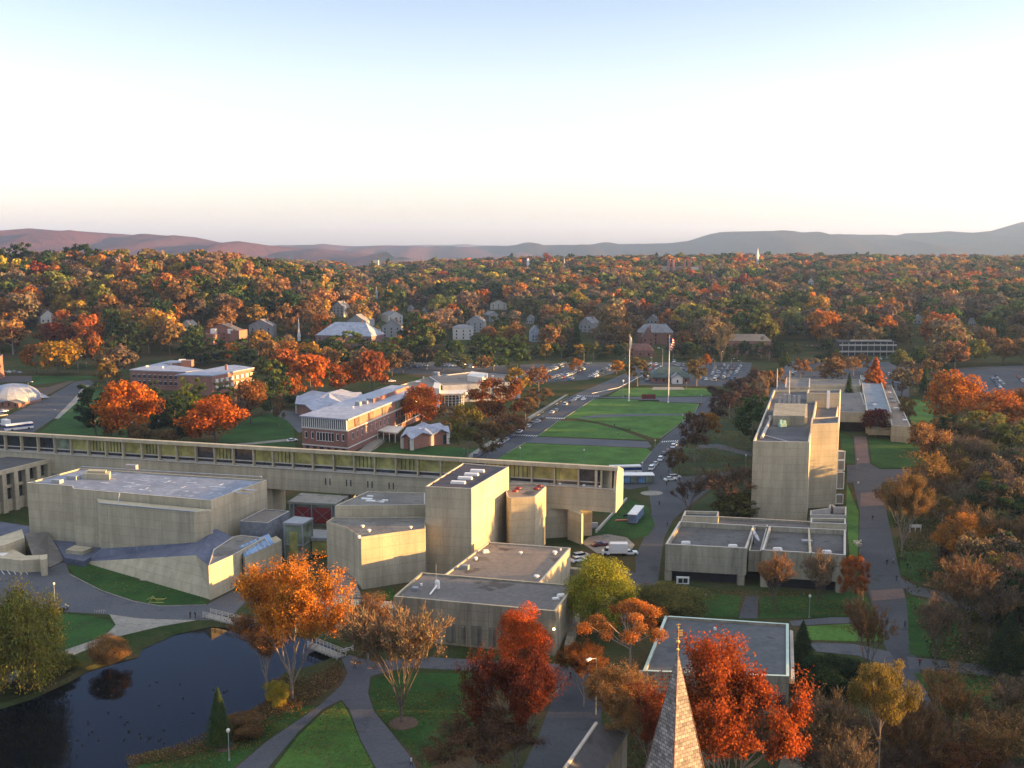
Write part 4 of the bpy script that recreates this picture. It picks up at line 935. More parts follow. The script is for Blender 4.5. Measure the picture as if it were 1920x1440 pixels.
# bays
def s_at(px): # parameter along the ledge line for a pixel column
    d = ray(px, 870); k = d.x / d.y; return ((A0.x - k * A0.y) / (k * U.y - U.x))
bays = [10, 40, 71, 102, 133, 165, 198, 230, 265, 297, 330, 366, 401, 436, 474, 510, 547.5, 585, 624, 662.5, 701, 741, 782, 825, 867, 910, 953, 996, 1039, 1084, 1127]
SS = [s_at(p) for p in bays]; SS = [SS[0] - 6.3] + SS
kinds = list('dddwgyvvyvyydvdyvyyyvyvyydvvyydd')
curt = plain('yellow_curtain', (.30, .29, .08), .8, var=.3, sc=.5)
for i, s in enumerate(SS):
    mb = MB(); pr = [(-.05, 15.2), (2.0, 15.2), (2.0, 20.1), (.10, 20.1), (.18, 19.2), (.26, 17.8), (.24, 16.6), (.1, 15.7)]
    l_ = [bp(s - .17, t, z) for t, z in pr]; h_ = [bp(s + .17, t, z) for t, z in pr]; mb.face(l_[::-1]); mb.face(h_)
    for k in range(8): mb.face([l_[k], l_[(k + 1) % 8], h_[(k + 1) % 8], h_[k]])
    mb.build('mullion_fin', conc2, br)
    if i == len(SS) - 1: break
    s1 = SS[i + 1]; kd = kinds[i % len(kinds)]
    mb = MB(); bbox(mb, s + .24, s1 - .24, 1.3, 1.4, 16.6, 20.25, 0); w = mb.build('window', {'y': glass_y, 'v': glass_y, 'g': glass_g, 'w': glass_d, 'd': glass_d}[kd], br)
    mb = MB(); bbox(mb, s + .2, s1 - .2, 1.1, 1.42, 16.3, 16.6); bbox(mb, s + .2, s1 - .2, 1.2, 1.4, 14.7, 15.45); mb.build('window_rail', cap_m, w)
    mb = MB(); bbox(mb, s + .2, s1 - .2, 1.3, 1.4, 15.45, 16.3); mb.build('lower_pane', glass_d, w)
    if kd in 'vw':
        mb = MB()
        for k in range(1, 5): q = s + .24 + (s1 - s - .48) * k / 5; bbox(mb, q - .07, q + .07, 1.15, 1.3, 16.6, 20.25)
        mb.build('glazing_bar', dark_m, w)
    elif kd == 'y' and i % 2:
        mb = MB(); q = s + .3; bbox(mb, q, q + (s1 - s) * .14, 1.15, 1.3, 16.65, 20.2); mb.build('curtain', curt, w)
for px in (612, 651, 691, 731):
    for o_ in (-2, 6):
        s = s_at(px + o_); mb = MB(); bbox(mb, s - .16, s + .16, -.06, .02, 11.0, 12.9); mb.build('slot_window', dark_m, br)
for s in list(np.linspace(8, LB - 30, 8)):
    mb = MB(); bbox(mb, s - 1, s + 1, 1.5, 9.5, 0, 8.65); mb.build('pier', conc2, br)
for px, py in ((975, 909), (1050, 909), (1095, 912), (1125, 914)):
    c = P2(px, py, 21.2) if px < 900 else P2(px, py, 15.2); zb = 21.1 if px < 900 else 14.6
    mb = MB(); mb.tube((*c, zb), (*c, zb + .9), .35, .35, 8); mb.ball((*c, zb + .9), .5, n=8, sz=.6); mb.build('roof_vent', white_p, br)
# stage tower and stair tower
tw = flat_block('stage_tower', 'tall windowless concrete tower with four pale skylights and a bright sunlit right side', wp([(797, 912), (884, 916), (954, 875), (868, 868)], 22), 22, 0, conc, stained('tower_roof', (.045, .04, .05), (.06, .052, .06), (.03, .03, .035), .1), .25, 'tower', .35)
for px, py in ((895, 881.5), (884, 888), (872, 895), (859, 903)):
    c = W(px, py, 22.2); mb = MB(); a_ = math.atan2(-2.2, 11.4)
    mb.box((c.x, c.y), 3.7, 1.5, 21.6, 22.05, a_); mb.box((c.x, c.y), 3.5, 1.3, 22.05, 22.35, a_); mb.build('skylight', white_p, tw)
st = thing('stair_tower', (*P2(985, 1010, 2), 0), 'rounded lower concrete tower attached to the stage tower, glowing orange', 'tower')
bl = [Vector(P2(x, y, 16)) for x, y in ((951, 934), (1003, 931), (1024, 912), (1000, 905), (946, 907))]
c0 = bl[0]; cp = []
for i in range(7):
    t = i / 6; e1 = bl[4].lerp(c0, .72); e2 = c0.lerp(bl[1], .14); cp.append(e1 * (1 - t) ** 2 + c0 * 2 * t * (1 - t) + e2 * t * t)
poly = [tuple(p) for p in [bl[4]] + cp + [bl[1], bl[2], bl[3]]]
mb = MB(); inn = walls(mb, poly, 0, 16, .35, .3); mb.build('wall', [conc2, cap_m], st); roofface(inn, 15.7, roof_tan, 'roof', st)
for px, py in ((966, 921), (972, 916), (1006, 917), (1012, 912)):
    c = W(px, py, 15.8); mb = MB(); mb.tube((c.x, c.y, 15.6), (c.x, c.y, 16.1), .9, .8, 10); mb.tube((c.x, c.y, 16.1), (c.x, c.y, 16.2), .5, .5, 8); mb.build('roof_vent', red_panel, st)
rec = thing('recess_wall', (*P2(1060, 1022), 0), 'concrete wall with a leaning pier under the right end of the long bridge building', 'wall')
q0 = Vector(P2(1022, 1014, 0)); q1 = Vector(P2(1063, 1008, 0)); q2 = Vector(P2(1090, 1024, 0)); q3 = Vector(P2(1115, 1003, 0))
mb = MB(); mb.prism([P2(1020, 1010, 0), P2(1110, 1004, 0), P2(1110, 1000, 0), P2(1020, 1002, 0)], 0, 8.7); mb.build('wall', conc2, rec)
mb = MB(); mb.prism([P2(1064, 1011), P2(1090, 1022), P2(1093, 1019), P2(1075, 1006)], 0, 8.55); mb.build('pier', conc2, rec)
# middle blocks left of the tower
flat_block('middle_block', 'concrete block with grey gravel roof between the glass lobby and the stage tower', wp([(628, 948), (797, 946), (797, 924), (690, 921)], 15.5), 15.5, 0, conc, gravel, .25, 'building', .3)
mid = [o for o in COL.objects if o.name.startswith('middle_block')][0]
mb = MB()
for px, py, w_, d_ in ((688, 936, 3, 1), (700, 940, 4, .8), (712, 941, 2.5, .6), (722, 939, 1.5, .8), (694, 931, 1.6, .6)): mb.box(P2(px, py, 15.3), w_, d_, 15.2, 15.55, rr.uniform(-.4, .1))
mb.build('stacked_boards', white_p, mid)
hall = thing('recital_block', (*P2(690, 1110), 0), 'low angular concrete block with a sunlit orange panel beside the stage tower', 'building')
poly = wp([(612, 978), (650, 989), (677, 1007), (738, 998.5), (797, 991), (799, 968), (625, 969)], 12.8)
mb = MB(); inn = walls(mb, poly, 0, 12.8, .3, .3); mb.build('wall', [conc, conc_w], hall); roofface(inn, 12.5, gravel, 'roof', hall)
mb = MB(); mb.ball((*P2(673, 1006, 13), 12.9), .45); mb.build('roof_lamp', white_p, hall)
vents(hall, [(680, 989, 1, 1, .6, 'r'), (692, 997, 1, 1, .6, 'r'), (770, 991, .9, .9, .6, 'r')], 12.5)
# glass lobby
lb = thing('glass_lobby', (*P2(590, 1030), 0), 'flat-roofed glass lobby with dark red panels behind its panes', 'building')
lf = [Vector(P2(*p, 11)) for p in ((543, 940), (628, 944), (650, 930), (566, 925))]
mb = MB(); mb.prism([tuple(p) for p in inset(ccw([tuple(p) for p in lf]), -.4)], 10.4, 11.0); mb.build('roof', stained('lobby_roof', (.17, .16, .14), (.21, .20, .17), (.09, .085, .08), .12), lb)
mb = MB(); mb.prism([tuple(p) for p in inset(ccw([tuple(p) for p in lf]), .8)], 0, 10.35); mb.build('core_wall', conc_w, lb)
d = lf[1] - lf[0]; yw = math.atan2(d.y, d.x); nrm = Vector((-math.sin(yw), math.cos(yw)))
mb = MB(); mb.box(lf[0] + d * .5 + nrm * .3, d.length, .1, 4.6, 10.3, yw); mb.build('glass_front', glass_g, lb)
for a_, b__ in ((.10, .46), (.51, .92)):
    mb = MB(); mb.box(lf[0] + d * ((a_ + b__) / 2) + nrm * .12, d.length * (b__ - a_), .12, 5.2, 9.6, yw); p_ = mb.build('red_panel', red_panel, lb)
    mb = MB(); c0 = lf[0] + d * a_ ; c1 = lf[0] + d * b__
    mb.tube((c0.x, c0.y, 5.3), (c1.x, c1.y, 9.5), .06, .06, 4); mb.tube((c0.x, c0.y, 9.5), (c1.x, c1.y, 5.3), .06, .06, 4); mb.build('brace', grey_m, p_)
for t in (0, .09, .485, .93, 1):
    mb = MB(); mb.box(lf[0] + d * t, .3, .3, 0, 10.38, yw); mb.build('post', grey_m, lb)
g = [Vector(P2(*p, 9.7)) for p in ((533, 980), (567, 982), (585, 972), (553, 969))]
mb = MB(); mb.prism([tuple(p) for p in g], .3, 9.2); mb.build('stair_glass', glass_g, lb)
mb = MB(); mb.prism([tuple(p) for p in inset(ccw([tuple(p) for p in g]), -.3)], 9.2, 9.8); mb.build('stair_roof', grey_m, lb)
mb = MB(); mb.prism([tuple(p) for p in inset(ccw([tuple(p) for p in g]), -.15)], 3.8, 4.2); mb.prism([tuple(p) for p in inset(ccw([tuple(p) for p in g]), -.3)], 0, .35); mb.build('stair_beam', grey_m, lb)
for i in range(4): mb = MB(); mb.box(g[i], .35, .35, .3, 9.3, yw); mb.build('stair_post', grey_m, lb)
mb = MB(); cc = g[0].lerp(g[1], .5) - Vector((0, .12)); mb.box(cc, 2.2, .1, .6, 7.5, yw); mb.build('yellow_panel', glass_y, lb)
mb = MB(); q = [P2(585, 1013, 4.2), P2(614, 1014, 4.2), P2(614, 1000, 4.2), P2(585, 998, 4.2)]; mb.prism(q, .4, 4.2); mb.build('entrance_glass', glass_y, lb)
mb = MB(); mb.prism(inset(ccw(q), -.35), 4.2, 5.0); mb.build('entrance_roof', grey_m, lb)
cn = flat_block('connector_block', 'small dark blue-grey concrete block between auditorium and glass lobby', wp([(450, 977), (502, 980), (543, 958), (496, 954)], 10.3), 10.3, 0, stained('blue_concrete', (.16, .17, .19), (.18, .19, .21), (.13, .14, .16), .2), roof_tan2, .25, 'building', .3)
cw = flat_block('entrance_block', 'low concrete entrance block with a dark weathered roof at the foot of the auditorium', wp([(391, 1061), (434, 1042), (497, 1008), (452, 1003), (437, 1006), (400, 1030)], 8.2), 8.2, 0, conc2, gravel, .2, 'building', .3)
sk = thing('skylit_passage', (*P2(495, 1080), 0), 'concrete passage wall topped by a ribbed blue glass skylight', 'building')
q = wp([(459, 1044), (528, 1012), (518, 1004), (447, 1034)], 7.0); mb = MB(); mb.prism(q, 0, 6.9); mb.build('wall', conc2, sk)
qa = Vector(q[0]); qb = Vector(q[1]); qc = Vector(q[2]); qd = Vector(q[3])
for k in range(14):
    t0 = k / 14 * .8 + .02; t1 = (k + .62) / 14 * .8 + .02
    a1 = qa.lerp(qb, t0); a2 = qa.lerp(qb, t1); b1 = qd.lerp(qc, t0); b2 = qd.lerp(qc, t1)
    mb = MB(); mb.face([(*a1, 6.95), (*a2, 6.95), (*b2, 8.3), (*b1, 8.3)]); mb.face([(*a1, 6.95), (*b1, 8.3), (*b1, 6.95)]); mb.face([(*a2, 6.95), (*b2, 6.95), (*b2, 8.3)]); mb.build('skylight_pane', roof_metal if k % 2 else glass_b, sk)
mb = MB(); a2 = qa.lerp(qb, .8); b2 = qd.lerp(qc, .8); mb.face([(*qa, 6.93), (*a2, 6.93), (*b2, 8.22), (*qd, 8.22)]); mb.face([(*qa, 6.93), (*qd, 8.22), (*qd, 6.93)]); mb.build('skylight_frame', glass_b, sk)
mb = MB(); mb.prism(wp([(440, 1046), (457, 1047), (470, 1040), (448, 1036)], 6.2), 0, 6.2); mb.build('entrance_glass', glass_d, sk)
# low halls in front of the tower
l1 = flat_block('low_hall', 'low concrete hall with a tan stained flat roof in front of the stage tower', wp([(915, 1016), (1070, 1027), (1012, 1093), (832, 1078)], 8.2), 8.2, 0, conc2, roof_tan, .3, 'building', .4)
vents(l1, [(911, 1036, 1.5, 1.1, .7, 'd'), (892, 1050, 1, 1, .7, 'r'), (871, 1067, 2.0, 1.3, 1.0, 'b'), (976, 1039, 1, 1, .6, 'r'), (1040, 1040, 1.2, 1.2, .9, 'r'), (1006, 1084, 1.3, 1.1, .7, 'r'), (1051, 1033, .5, .5, .6, 'r')], 7.9)
l2 = flat_block('front_hall', 'low concrete hall with grey stained roof and carved wall niches facing the lawn', wp([(790, 1073), (1078, 1097), (1042, 1146), (738, 1118)], 9.2), 9.2, 0, conc_w, roof_tan2, .35, 'building', .45, cm=conc2)
vents(l2, [(779, 1107, 1.3, 1.1, .7, 'b'), (790, 1099, .6, .6, .6, 'r'), (1052, 1118, 1.6, 1.1, .5, 'd'), (1042, 1123, 1.4, .9, .3, 'd')], 8.85)
mb = MB(); c = P2(820, 1103, 8.85); mb.tube((*c, 8.8), (*c, 10.2), .55, .5, 10); mb.ball((*c, 10.2), .55); e = P2(806, 1116, 8.85); mb.tube((*c, 9.6), (*e, 9.0), .18, .18, 8); mb.tube((*P2(818, 1098, 8.85), 8.8), (*P2(818, 1098, 8.85), 13.6), .04, .04, 4); mb.build('roof_duct', white_p, l2)
f0 = Vector(P2(738, 1118, 9.2)); f1 = Vector(P2(1042, 1146, 9.2)); d = f1 - f0; yw = math.atan2(d.y, d.x); nn = Vector((math.sin(yw), -math.cos(yw)))
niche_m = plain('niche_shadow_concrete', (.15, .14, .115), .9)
for t, w_ in ((.36, 2.2), (.44, 1.0), (.52, 2.2), (.62, 1.4), (.72, 2.0)):
    mb = MB(); mb.box(f0 + d * t + nn * .02, w_, .14, .6, 4.6, yw); mb.box(f0 + d * t + nn * .28, w_ * .35, .5, .6, 4.3, yw); mb.build('wall_niche', niche_m, l2)
mb = MB(); c = f0 + d * .99; lm = c + nn * .2; mb.box(lm, .3, .25, 5.4, 5.9, yw); lamp = mb.build('wall_lamp', gold, l2)
em, nt, b = newmat('lit_lamp'); b.inputs['Emission Color'].default_value = (1, .75, .4, 1); b.inputs['Emission Strength'].default_value = 3
mb = MB(); mb.ball((lm.x, lm.y - .3, 5.65), .22); mb.build('bulb', em, lamp)
# terrace, steps and yard walls
sp = thing('amphitheatre_steps', (*P2(650, 1130), 0), 'dark wedge of concrete steps between the orange pond tree and the recital block', 'steps')
for k in range(12):
    t = k / 12; mb = MB(); q = [Vector(P2(618 + 4 * t, 1075 + 46 * t)), Vector(P2(653 + 26 * t, 1075 + 46 * t)), Vector(P2(656 + 26 * t, 1080 + 46 * t)), Vector(P2(618 + 4 * t, 1080 + 46 * t))]
    mb.prism([tuple(p) for p in q], 0, 1.9 - 1.75 * t); mb.build('step', pave, sp)
tr = thing('retaining_wall', (*P2(650, 1150), 0), 'long low concrete retaining wall and terrace above the head of the pond', 'wall')
mb = MB(); mb.prism(wp([(585, 1118), (738, 1128), (738, 1140), (585, 1136)], 1.4), 0, 1.4); mb.build('wall', conc2, tr)
mb = MB(); mb.prism(wp([(600, 1160), (740, 1168), (740, 1176), (600, 1168)], 1.0), 0, 1.0); mb.prism(wp([(600, 1142), (738, 1150), (738, 1166), (600, 1158)], .5), 0, .5); mb.build('terrace_step', conc_w, tr)
S('grass_bank', [(684, 1121), (738, 1103), (738, 1127), (688, 1124)], .1, lawn_d)
yd = thing('yard_wall', (*P2(1080, 1085), 0), 'low concrete yard wall behind the yellow-green tree', 'wall')
mb = MB(); mb.prism(wp([(1057, 1062), (1110, 1066), (1110, 1070), (1057, 1066)], 3), 0, 3); mb.prism(wp([(1072, 1145), (1088, 1150), (1072, 1215), (1058, 1210)], 1.5), 0, 1.5); mb.build('wall', conc_w, yd)
lw2 = thing('lawn_edge_wall', (*P2(1140, 970), 0), 'thin pale wall running diagonally beside the small lawn with the blue trailer', 'wall')
mb = MB(); a_ = Vector(P2(1117, 1000)); b__ = Vector(P2(1175, 938)); dd = b__ - a_; mb.box((a_ + b__) / 2, dd.length, .4, 0, .9, math.atan2(dd.y, dd.x)); mb.build('wall', cap_m, lw2)
mb = MB(); c_ = Vector(P2(1113, 990)); 
for k in range(4): mb.box(c_ + Vector((0, k * .5)), 2.4, .5, 0, 1.6 - k * .35)
mb.build('white_steps', white_p, lw2)
mb = MB(); a_ = Vector(P2(900, 1060)); 

# ------------------------------------------------------------------ tall slab tower and its wings
h1 = flat_block('slab_tower', 'tall plain concrete slab tower with dark flat roof seen end-on at right', wp([(1412, 827), (1518, 829), (1535, 731), (1451, 731)], 23.6), 23.6, 0, conc, roof_dark, .9, 'building', .5)
def hw(px, py, z=23.6): return Vector(P2(px, py, z))
mb = MB(); c = hw(1467, 800, 22.7); mb.box(c, 2.2, 2.0, 22.6, 23.8, .2); mb.box(c + Vector((.6, .4)), 1.0, 1.0, 23.8, 24.7, .2); mb.box(c + Vector((-.7, -.3)), .7, .7, 23.8, 25, .2); mb.build('roof_unit', plain('pale_green_metal', (.25, .40, .34), .5), h1)
mb = MB(); p0 = hw(1428, 822, 22.9); p1 = hw(1445, 787, 22.9); mb.tube((*p0, 23.1), (*p1, 23.1), .5, .5, 8); mb.tube((*p1, 23.1), (*(p1 + Vector((.2, .5))), 24.0), .6, .9, 8); mb.build('roof_pipe', cap_m, h1)
mb = MB(); mb.tube((*hw(1430, 816, 22.8), 22.9), (*hw(1478, 829, 22.8), 22.9), .25, .25, 6); mb.build('roof_pipe', grey_m, h1)
mb = MB(); mb.prism(wp([(1449, 779), (1509, 780), (1511, 757), (1453, 756)], 26), 22.6, 26); mb.build('penthouse', conc_w, h1)
mb = MB(); mb.prism(wp([(1509, 783), (1514, 783), (1514, 757), (1510, 757)], 25), 22.6, 25); mb.build('penthouse_side', conc2, h1)
mb = MB()
for k in range(7): c = hw(1453 + k * 9, 786, 22.8); mb.tube((*c, 22.7), (*c, 23.9), .3, .3, 6)
mb.tube((*hw(1452, 785, 23.4), 23.6), (*hw(1509, 787, 23.4), 23.6), .15, .15, 5); mb.build('roof_piping', grey_m, h1)
mb = MB()
for k in range(5): c = hw(1462 + k * 9, 752 - (k % 2) * 3, 24.5); mb = MB(); mb.box(c, .8, .8, 23, 26.0 + (k % 3) * .5); mb.box(c, 1.0, 1.0, 22.9, 23.6); mb.build('roof_unit', grey_m, h1)
for px, py, tp in ((1456.5, 727, 691), (1479.5, 733, 695)):
    c = hw(px, py, 24); h_ = HZ(tp, c.y); mb = MB(); mb.tube((*c, 23), (*c, h_), .22, .14, 6); mb.build('antenna_mast', cap_m, h1)
# east stair blocks
ha = flat_block('stair_block', 'tall tan concrete stair block with projecting balconies on the right side of the slab tower', wp([(1520, 795), (1573, 793), (1574, 781), (1522, 783)], 26.5), 26.5, 0, conc2, roof_dark, .5, 'building', .4)
xa, ya = P2(1573, 793, 26.5)
for pt, pb in ((847, 861), (864, 881), (886, 916), (928, 944)):
    z1 = HZ(pt, ya); z0 = HZ(pb, ya); mb = MB(); mb.box((xa + 1.2, ya + 1.4), 2.3, 2.4, z0, z1); bal = mb.build('balcony', conc_w, ha)
    mb = MB()
    for (cx, w_) in ((xa + .14, .22), (xa + 2.3, .22)): mb.box((cx, ya + .14), w_, .22, z0 - .02, z1 + .02)
    mb.box((xa + 1.2, ya + .13), 2.45, .2, z1 - .05, z1 + .2); mb.box((xa + 1.2, ya + .13), 2.45, .2, z0 - .2, z0); mb.build('balcony_frame', white_p, bal)
for k in range(8):
    z = 22 - k * 2.6; mb = MB(); mb.box((xa - .8, ya - .03), .9, .1, z - 1.6, z); mb.build('window', glass_d, ha)
hb = flat_block('north_stair_block', 'second tan stair block farther along the slab tower with a pale vertical pilaster', wp([(1513, 737), (1575, 737), (1577, 730), (1515, 730)], 26.5), 26.5, 0, conc2, roof_dark, .5, 'building', .4)
c = hw(1552, 740, 26.0); mb = MB(); mb.box((c.x, c.y - .8), .9, .8, 0, 27.6); mb.build('pilaster', white_p, hb)
hc = flat_block('tower_side_wing', 'lower wing between the two stair blocks of the slab tower', wp([(1520, 783), (1568, 783), (1574, 745), (1516, 745)], 21.5), 21.5, 0, conc, roof_dark, .5, 'building', .3)
# annex halves
conc3 = concrete('annex_concrete', (.40, .365, .285), 2.2, 60, .42)
def annex(name, label, P4, z, vv):
    th = flat_block(name, label, wp(P4, z), z, 2.6, conc3, stained(name + '_roof', (.078, .076, .074), (.10, .097, .093), (.052, .05, .048), .12), 1.3, 'building', .5)
    q = [Vector(p) for p in wp(P4, z)]; mb = MB(); mb.prism([tuple(p) for p in inset(ccw([tuple(p) for p in q]), 1.6)], 0, 2.7); mb.build('recessed_base', dark_m, th)
    mb = MB(); mb.box(q[0] + Vector((1.0, .9)), 1.6, 1.6, 0, 2.65, -.1); mb.box(q[1] + Vector((-1.0, .9)), 1.6, 1.6, 0, 2.65, -.1); mb.build('corner_pier', conc3, th)
    for px, py in vv:
        c = P2(px, py, z); mb = MB(); mb.box(c, 2.1, .8, z - .1, z + .35, -.06); mb.box(c, 1.8, .62, z + .35, z + .55, -.06); mb.build('roof_vent', white_p, th)
    return th
x1 = annex('annex_building', 'left half of the low concrete annex with deep parapet and two white vents', [(1247.5, 1020), (1400, 1028), (1415, 985), (1274, 977)], 9.2, [(1286, 1019), (1374, 1025)])
x2 = annex('annex_building', 'right half of the low concrete annex with a divided dark roof', [(1428, 1031), (1586, 1040.5), (1586, 993), (1442, 986)], 9.2, [(1458, 1031), (1550, 1036)])
mb = MB(); mb.prism(wp([(1517, 1037), (1522, 1037), (1518, 990), (1515, 990)], 9), 7.6, 9.1); mb.build('parapet_divider', conc2, x2)
mb = MB(); mb.box(P2(1513, 1017, 8), 2.6, 1.6, 7.8, 8.6); mb.build('roof_unit', grey_m, x2)
c = P2(1280, 1099); mb = MB(); mb.box((c[0], c[1]), 3.0, .5, .6, 2.3, -.1); wn = mb.build('bay_window', white_p, x1); mb = MB(); mb.box((c[0] - .6, c[1] - .28), 1.0, .1, .9, 2.0, -.1); mb.box((c[0] + .6, c[1] - .28), 1.0, .1, .9, 2.0, -.1); mb.build('pane', glass_d, wn)
ln = flat_block('annex_link', 'thin concrete link block joining the halves of the low annex', wp([(1404, 1032), (1427, 1033), (1440, 984), (1416, 984)], 8.2), 8.2, 3, conc_w, roof_dark, .5, 'building', .3)
mb = MB(); mb.prism(wp([(1406, 1036), (1425, 1037), (1430, 1010), (1410, 1010)], 5), 0, 3.0); mb.build('glass_entrance', glass_d, ln)
bkl = flat_block('annex_back_wing', 'narrow back wing with pale parapets along the rear of the low annex', wp([(1275, 979), (1587, 995), (1587, 981), (1348, 968), (1280, 966)], 8.6), 8.6, 0, conc_w, roof_dark, .7, 'building', .4)
flat_block('roof_house', 'small raised parapet box at the rear left corner of the low annex', wp([(1280, 967), (1346, 969), (1348, 959), (1284, 957.5)], 10.4), 10.4, 0, conc2, roof_dark, .7, 'building', .4)
flat_block('roof_house', 'small raised parapet box at the rear right corner of the low annex', wp([(1520, 980), (1586, 982), (1586, 972), (1520, 971)], 10.4), 10.4, 0, conc2, roof_dark, .7, 'building', .4)
flat_block('entry_court_wall', 'low court wall between the slab tower and its annex', wp([(1519, 965), (1587, 966), (1587, 950), (1565, 950), (1562, 946), (1555, 946), (1555, 952), (1519, 957)], 4), 4, 0, cap_m, roof_dark, 2.0, 'wall', .4)
ds = thing('satellite_dish', (*P2(1415, 1012, 8.2), 8), 'grey satellite dish between the two halves of the low annex', 'satellite dish')
c = Vector((*P2(1413, 1008, 9.5), 10.0)); ax = Vector((.75, -.25, .55)).normalized(); mb = MB(); e1 = ax.orthogonal().normalized(); e2 = ax.cross(e1); rings = []
for r_, dp in ((0, 0), (.7, .08), (1.3, .28), (1.75, .55)):
    rings.append([c + ax * dp + (e1 * math.cos(t) + e2 * math.sin(t)) * r_ for t in [k * math.pi / 8 for k in range(16)]])
for i in range(3):
    for k in range(16): mb.face([rings[i][k], rings[i][(k + 1) % 16], rings[i + 1][(k + 1) % 16], rings[i + 1][k]])
mb.build('reflector', grey_m, ds); mb = MB(); mb.tube((c.x, c.y, 7.8), tuple(c), .15, .12, 6); mb.tube(tuple(c), tuple(c + ax * 1.1), .05, .05, 4); mb.build('mount', dark_m, ds)
# low wings beyond the slab tower
r1 = flat_block('low_wing', 'long low wing with a blue-grey roof right of the slab tower', wp([(1625, 770), (1672, 773), (1652, 712), (1613, 703)], 10), 10, 0, conc, stained('bluegrey_roof', (.15, .18, .21), (.18, .21, .24), (.12, .14, .17), .06), .5, 'building', .5)
vents(r1, [(1640, 762, 1.8, 1.8, 1.2, 'r'), (1618, 742, 1, 1, 1, 'b'), (1620, 762, 1, 1, 1, 'b')], 9.5)
r2 = flat_block('outer_wing', 'lower outer wing with many white roof vents beside the long blue-grey roofed wing', wp([(1672, 797), (1708, 800), (1672, 722), (1654, 720)], 7), 7, 0, conc, roof_tan, .3, 'building', .4)
vents(r2, [(1665, 729, 1.5, 1.5, 1, 'b'), (1668, 738, 2, 2, .9, 'r'), (1671, 748, 2, 2, .9, 'b'), (1675, 755, 2.4, 1.6, .9, 'b'), (1680, 768, 3.2, 2, .9, 'd'), (1696, 790, 1.8, 1.8, .9, 'r')], 6.8)
r3 = flat_block('courtyard_wing', 'low linking wing with a dark window band right of the slab tower', wp([(1568, 772), (1627, 773), (1614, 735), (1560, 733)], 9), 9, 4.5, conc, roof_tan2, .4, 'building', .4)
a_ = Vector(P2(1570, 774, 8.4)); b__ = Vector(P2(1626, 775, 8.4)); mb = MB()
for k in range(12): mb.box(a_.lerp(b__, (k + .5) / 12) + Vector((0, -.2)), 1.0, .3, 5.6, 7.4, -.06)
mb.build('window_band', glass_d, r3)
mb = MB(); mb.prism(wp([(1568, 772), (1627, 773), (1625, 765), (1570, 765)], 8), 0, 4.6); mb.build('undercroft', dark_m, r3)
r4 = flat_block('north_court_wing', 'far low wing with pale parapets behind the courtyard spruce', wp([(1513, 722), (1614, 722), (1612, 712), (1513, 712)], 10), 10, 0, conc, roof_tan2, .5, 'building', .4)
flat_block('plant_house', 'boxy concrete plant house at the far end of the slab tower', wp([(1472, 726), (1518, 726), (1519, 709), (1474, 708)], 24.5), 24.5, 0, conc_w, roof_tan2, .4, 'building', .4)
flat_block('entrance_wall', 'plain concrete wall block under the crimson tree', wp([(1628, 800), (1700, 802), (1690, 790), (1628, 788)], 5), 5, 1.5, conc, roof_tan2, .4, 'building', .4)
# low flat roof at bottom right
g1 = flat_block('brick_hall', 'flat-roofed hall with pale green roof edging behind the stone spire', wp([(1247, 1154), (1479, 1169), (1480, 1268), (1205, 1258)], 7), 7, 0, conc_w, stained('bluegrey_roof2', (.075, .082, .088), (.095, .10, .105), (.06, .066, .072), .09), .5, 'building', .55, cm=plain('green_coping', (.40, .50, .43), .5, var=.12))
mb = MB(); c = P2(1341, 1181, 6.5); mb.tube((*c, 6.4), (*c, 7.0), .3, .3, 8); mb.build('roof_vent', white_p, g1)
mb = MB(); mb.prism(wp([(1197, 1262), (1488, 1276), (1489, 1270), (1199, 1256)], 5.2), 4.6, 5.2); mb.prism(wp([(1483, 1272), (1490, 1272), (1487, 1182), (1481, 1180)], 5.8), 4.9, 5.7); mb.build('eaves', cap_m, g1)
f0 = Vector(P2(1205, 1258, 7)); f1 = Vector(P2(1480, 1268, 7)); 
for k in range(9): mb = MB(); mb.box(f0.lerp(f1, (k + .5) / 9) + Vector((0, -.05)), 1.8, .12, 1.0, 3.6, -.1); mb.build('window', glass_d, g1)
# white roof edge at far right
wr = flat_block('white_roofed_building', 'corner of a white-roofed building at the right edge of the photo', wp([(1897, 905), (1912, 940), (1990, 960), (1990, 905)], 9), 9, 0, conc_w, white_p, .2, 'building', .3)
# ------------------------------------------------------------------ brick halls
def wall_windows(th, a, b, n, w, z0, z1, out, mat=glass_d, frame=None, skip=(), name='window', depth=.08):
    a = Vector(a[:2]); b = Vector(b[:2]); d = b - a; yw = math.atan2(d.y, d.x); nn = Vector((math.sin(yw), -math.cos(yw))) * out
    for k in range(n):
        if k in skip: continue
        c = a.lerp(b, (k + .5) / n) + nn * .03
        mb = MB(); mb.box(c, w, depth, z0, z1, yw); o = mb.build(name, mat, th)
        if frame:
            mb = MB(); mb.box(c + nn * .05, w + .35, .12, z1, z1 + .18, yw); mb.box(c + nn * .05, w + .35, .16, z0 - .2, z0, yw)
            mb.box(c - Vector((math.cos(yw), math.sin(yw))) * (w / 2 + .08) + nn * .05, .16, .1, z0, z1, yw); mb.build('frame', frame, o)
bh = thing('long_brick_hall', (*P2(652, 846), 0), 'long red brick hall with silvery flat roof, white fins and sunlit right side', 'building')
zt = 14.0; q = [Vector(p) for p in wp([(563, 779), (652, 786), (800, 727), (735, 722)], zt)]
poly = [tuple(p) for p in q]
mb = MB(); mb.prism([tuple(p) for p in inset(ccw(poly), .5)], 0, 9.3); mb.build('wall', brk, bh)
mb = MB(); mb.prism([tuple(p) for p in inset(ccw(poly), .7)], 9.2, 13.4); mb.build('upper_wall', brick('sun_brick', (.24, .10, .065), (.28, .13, .085), (.26, .2, .17)), bh)
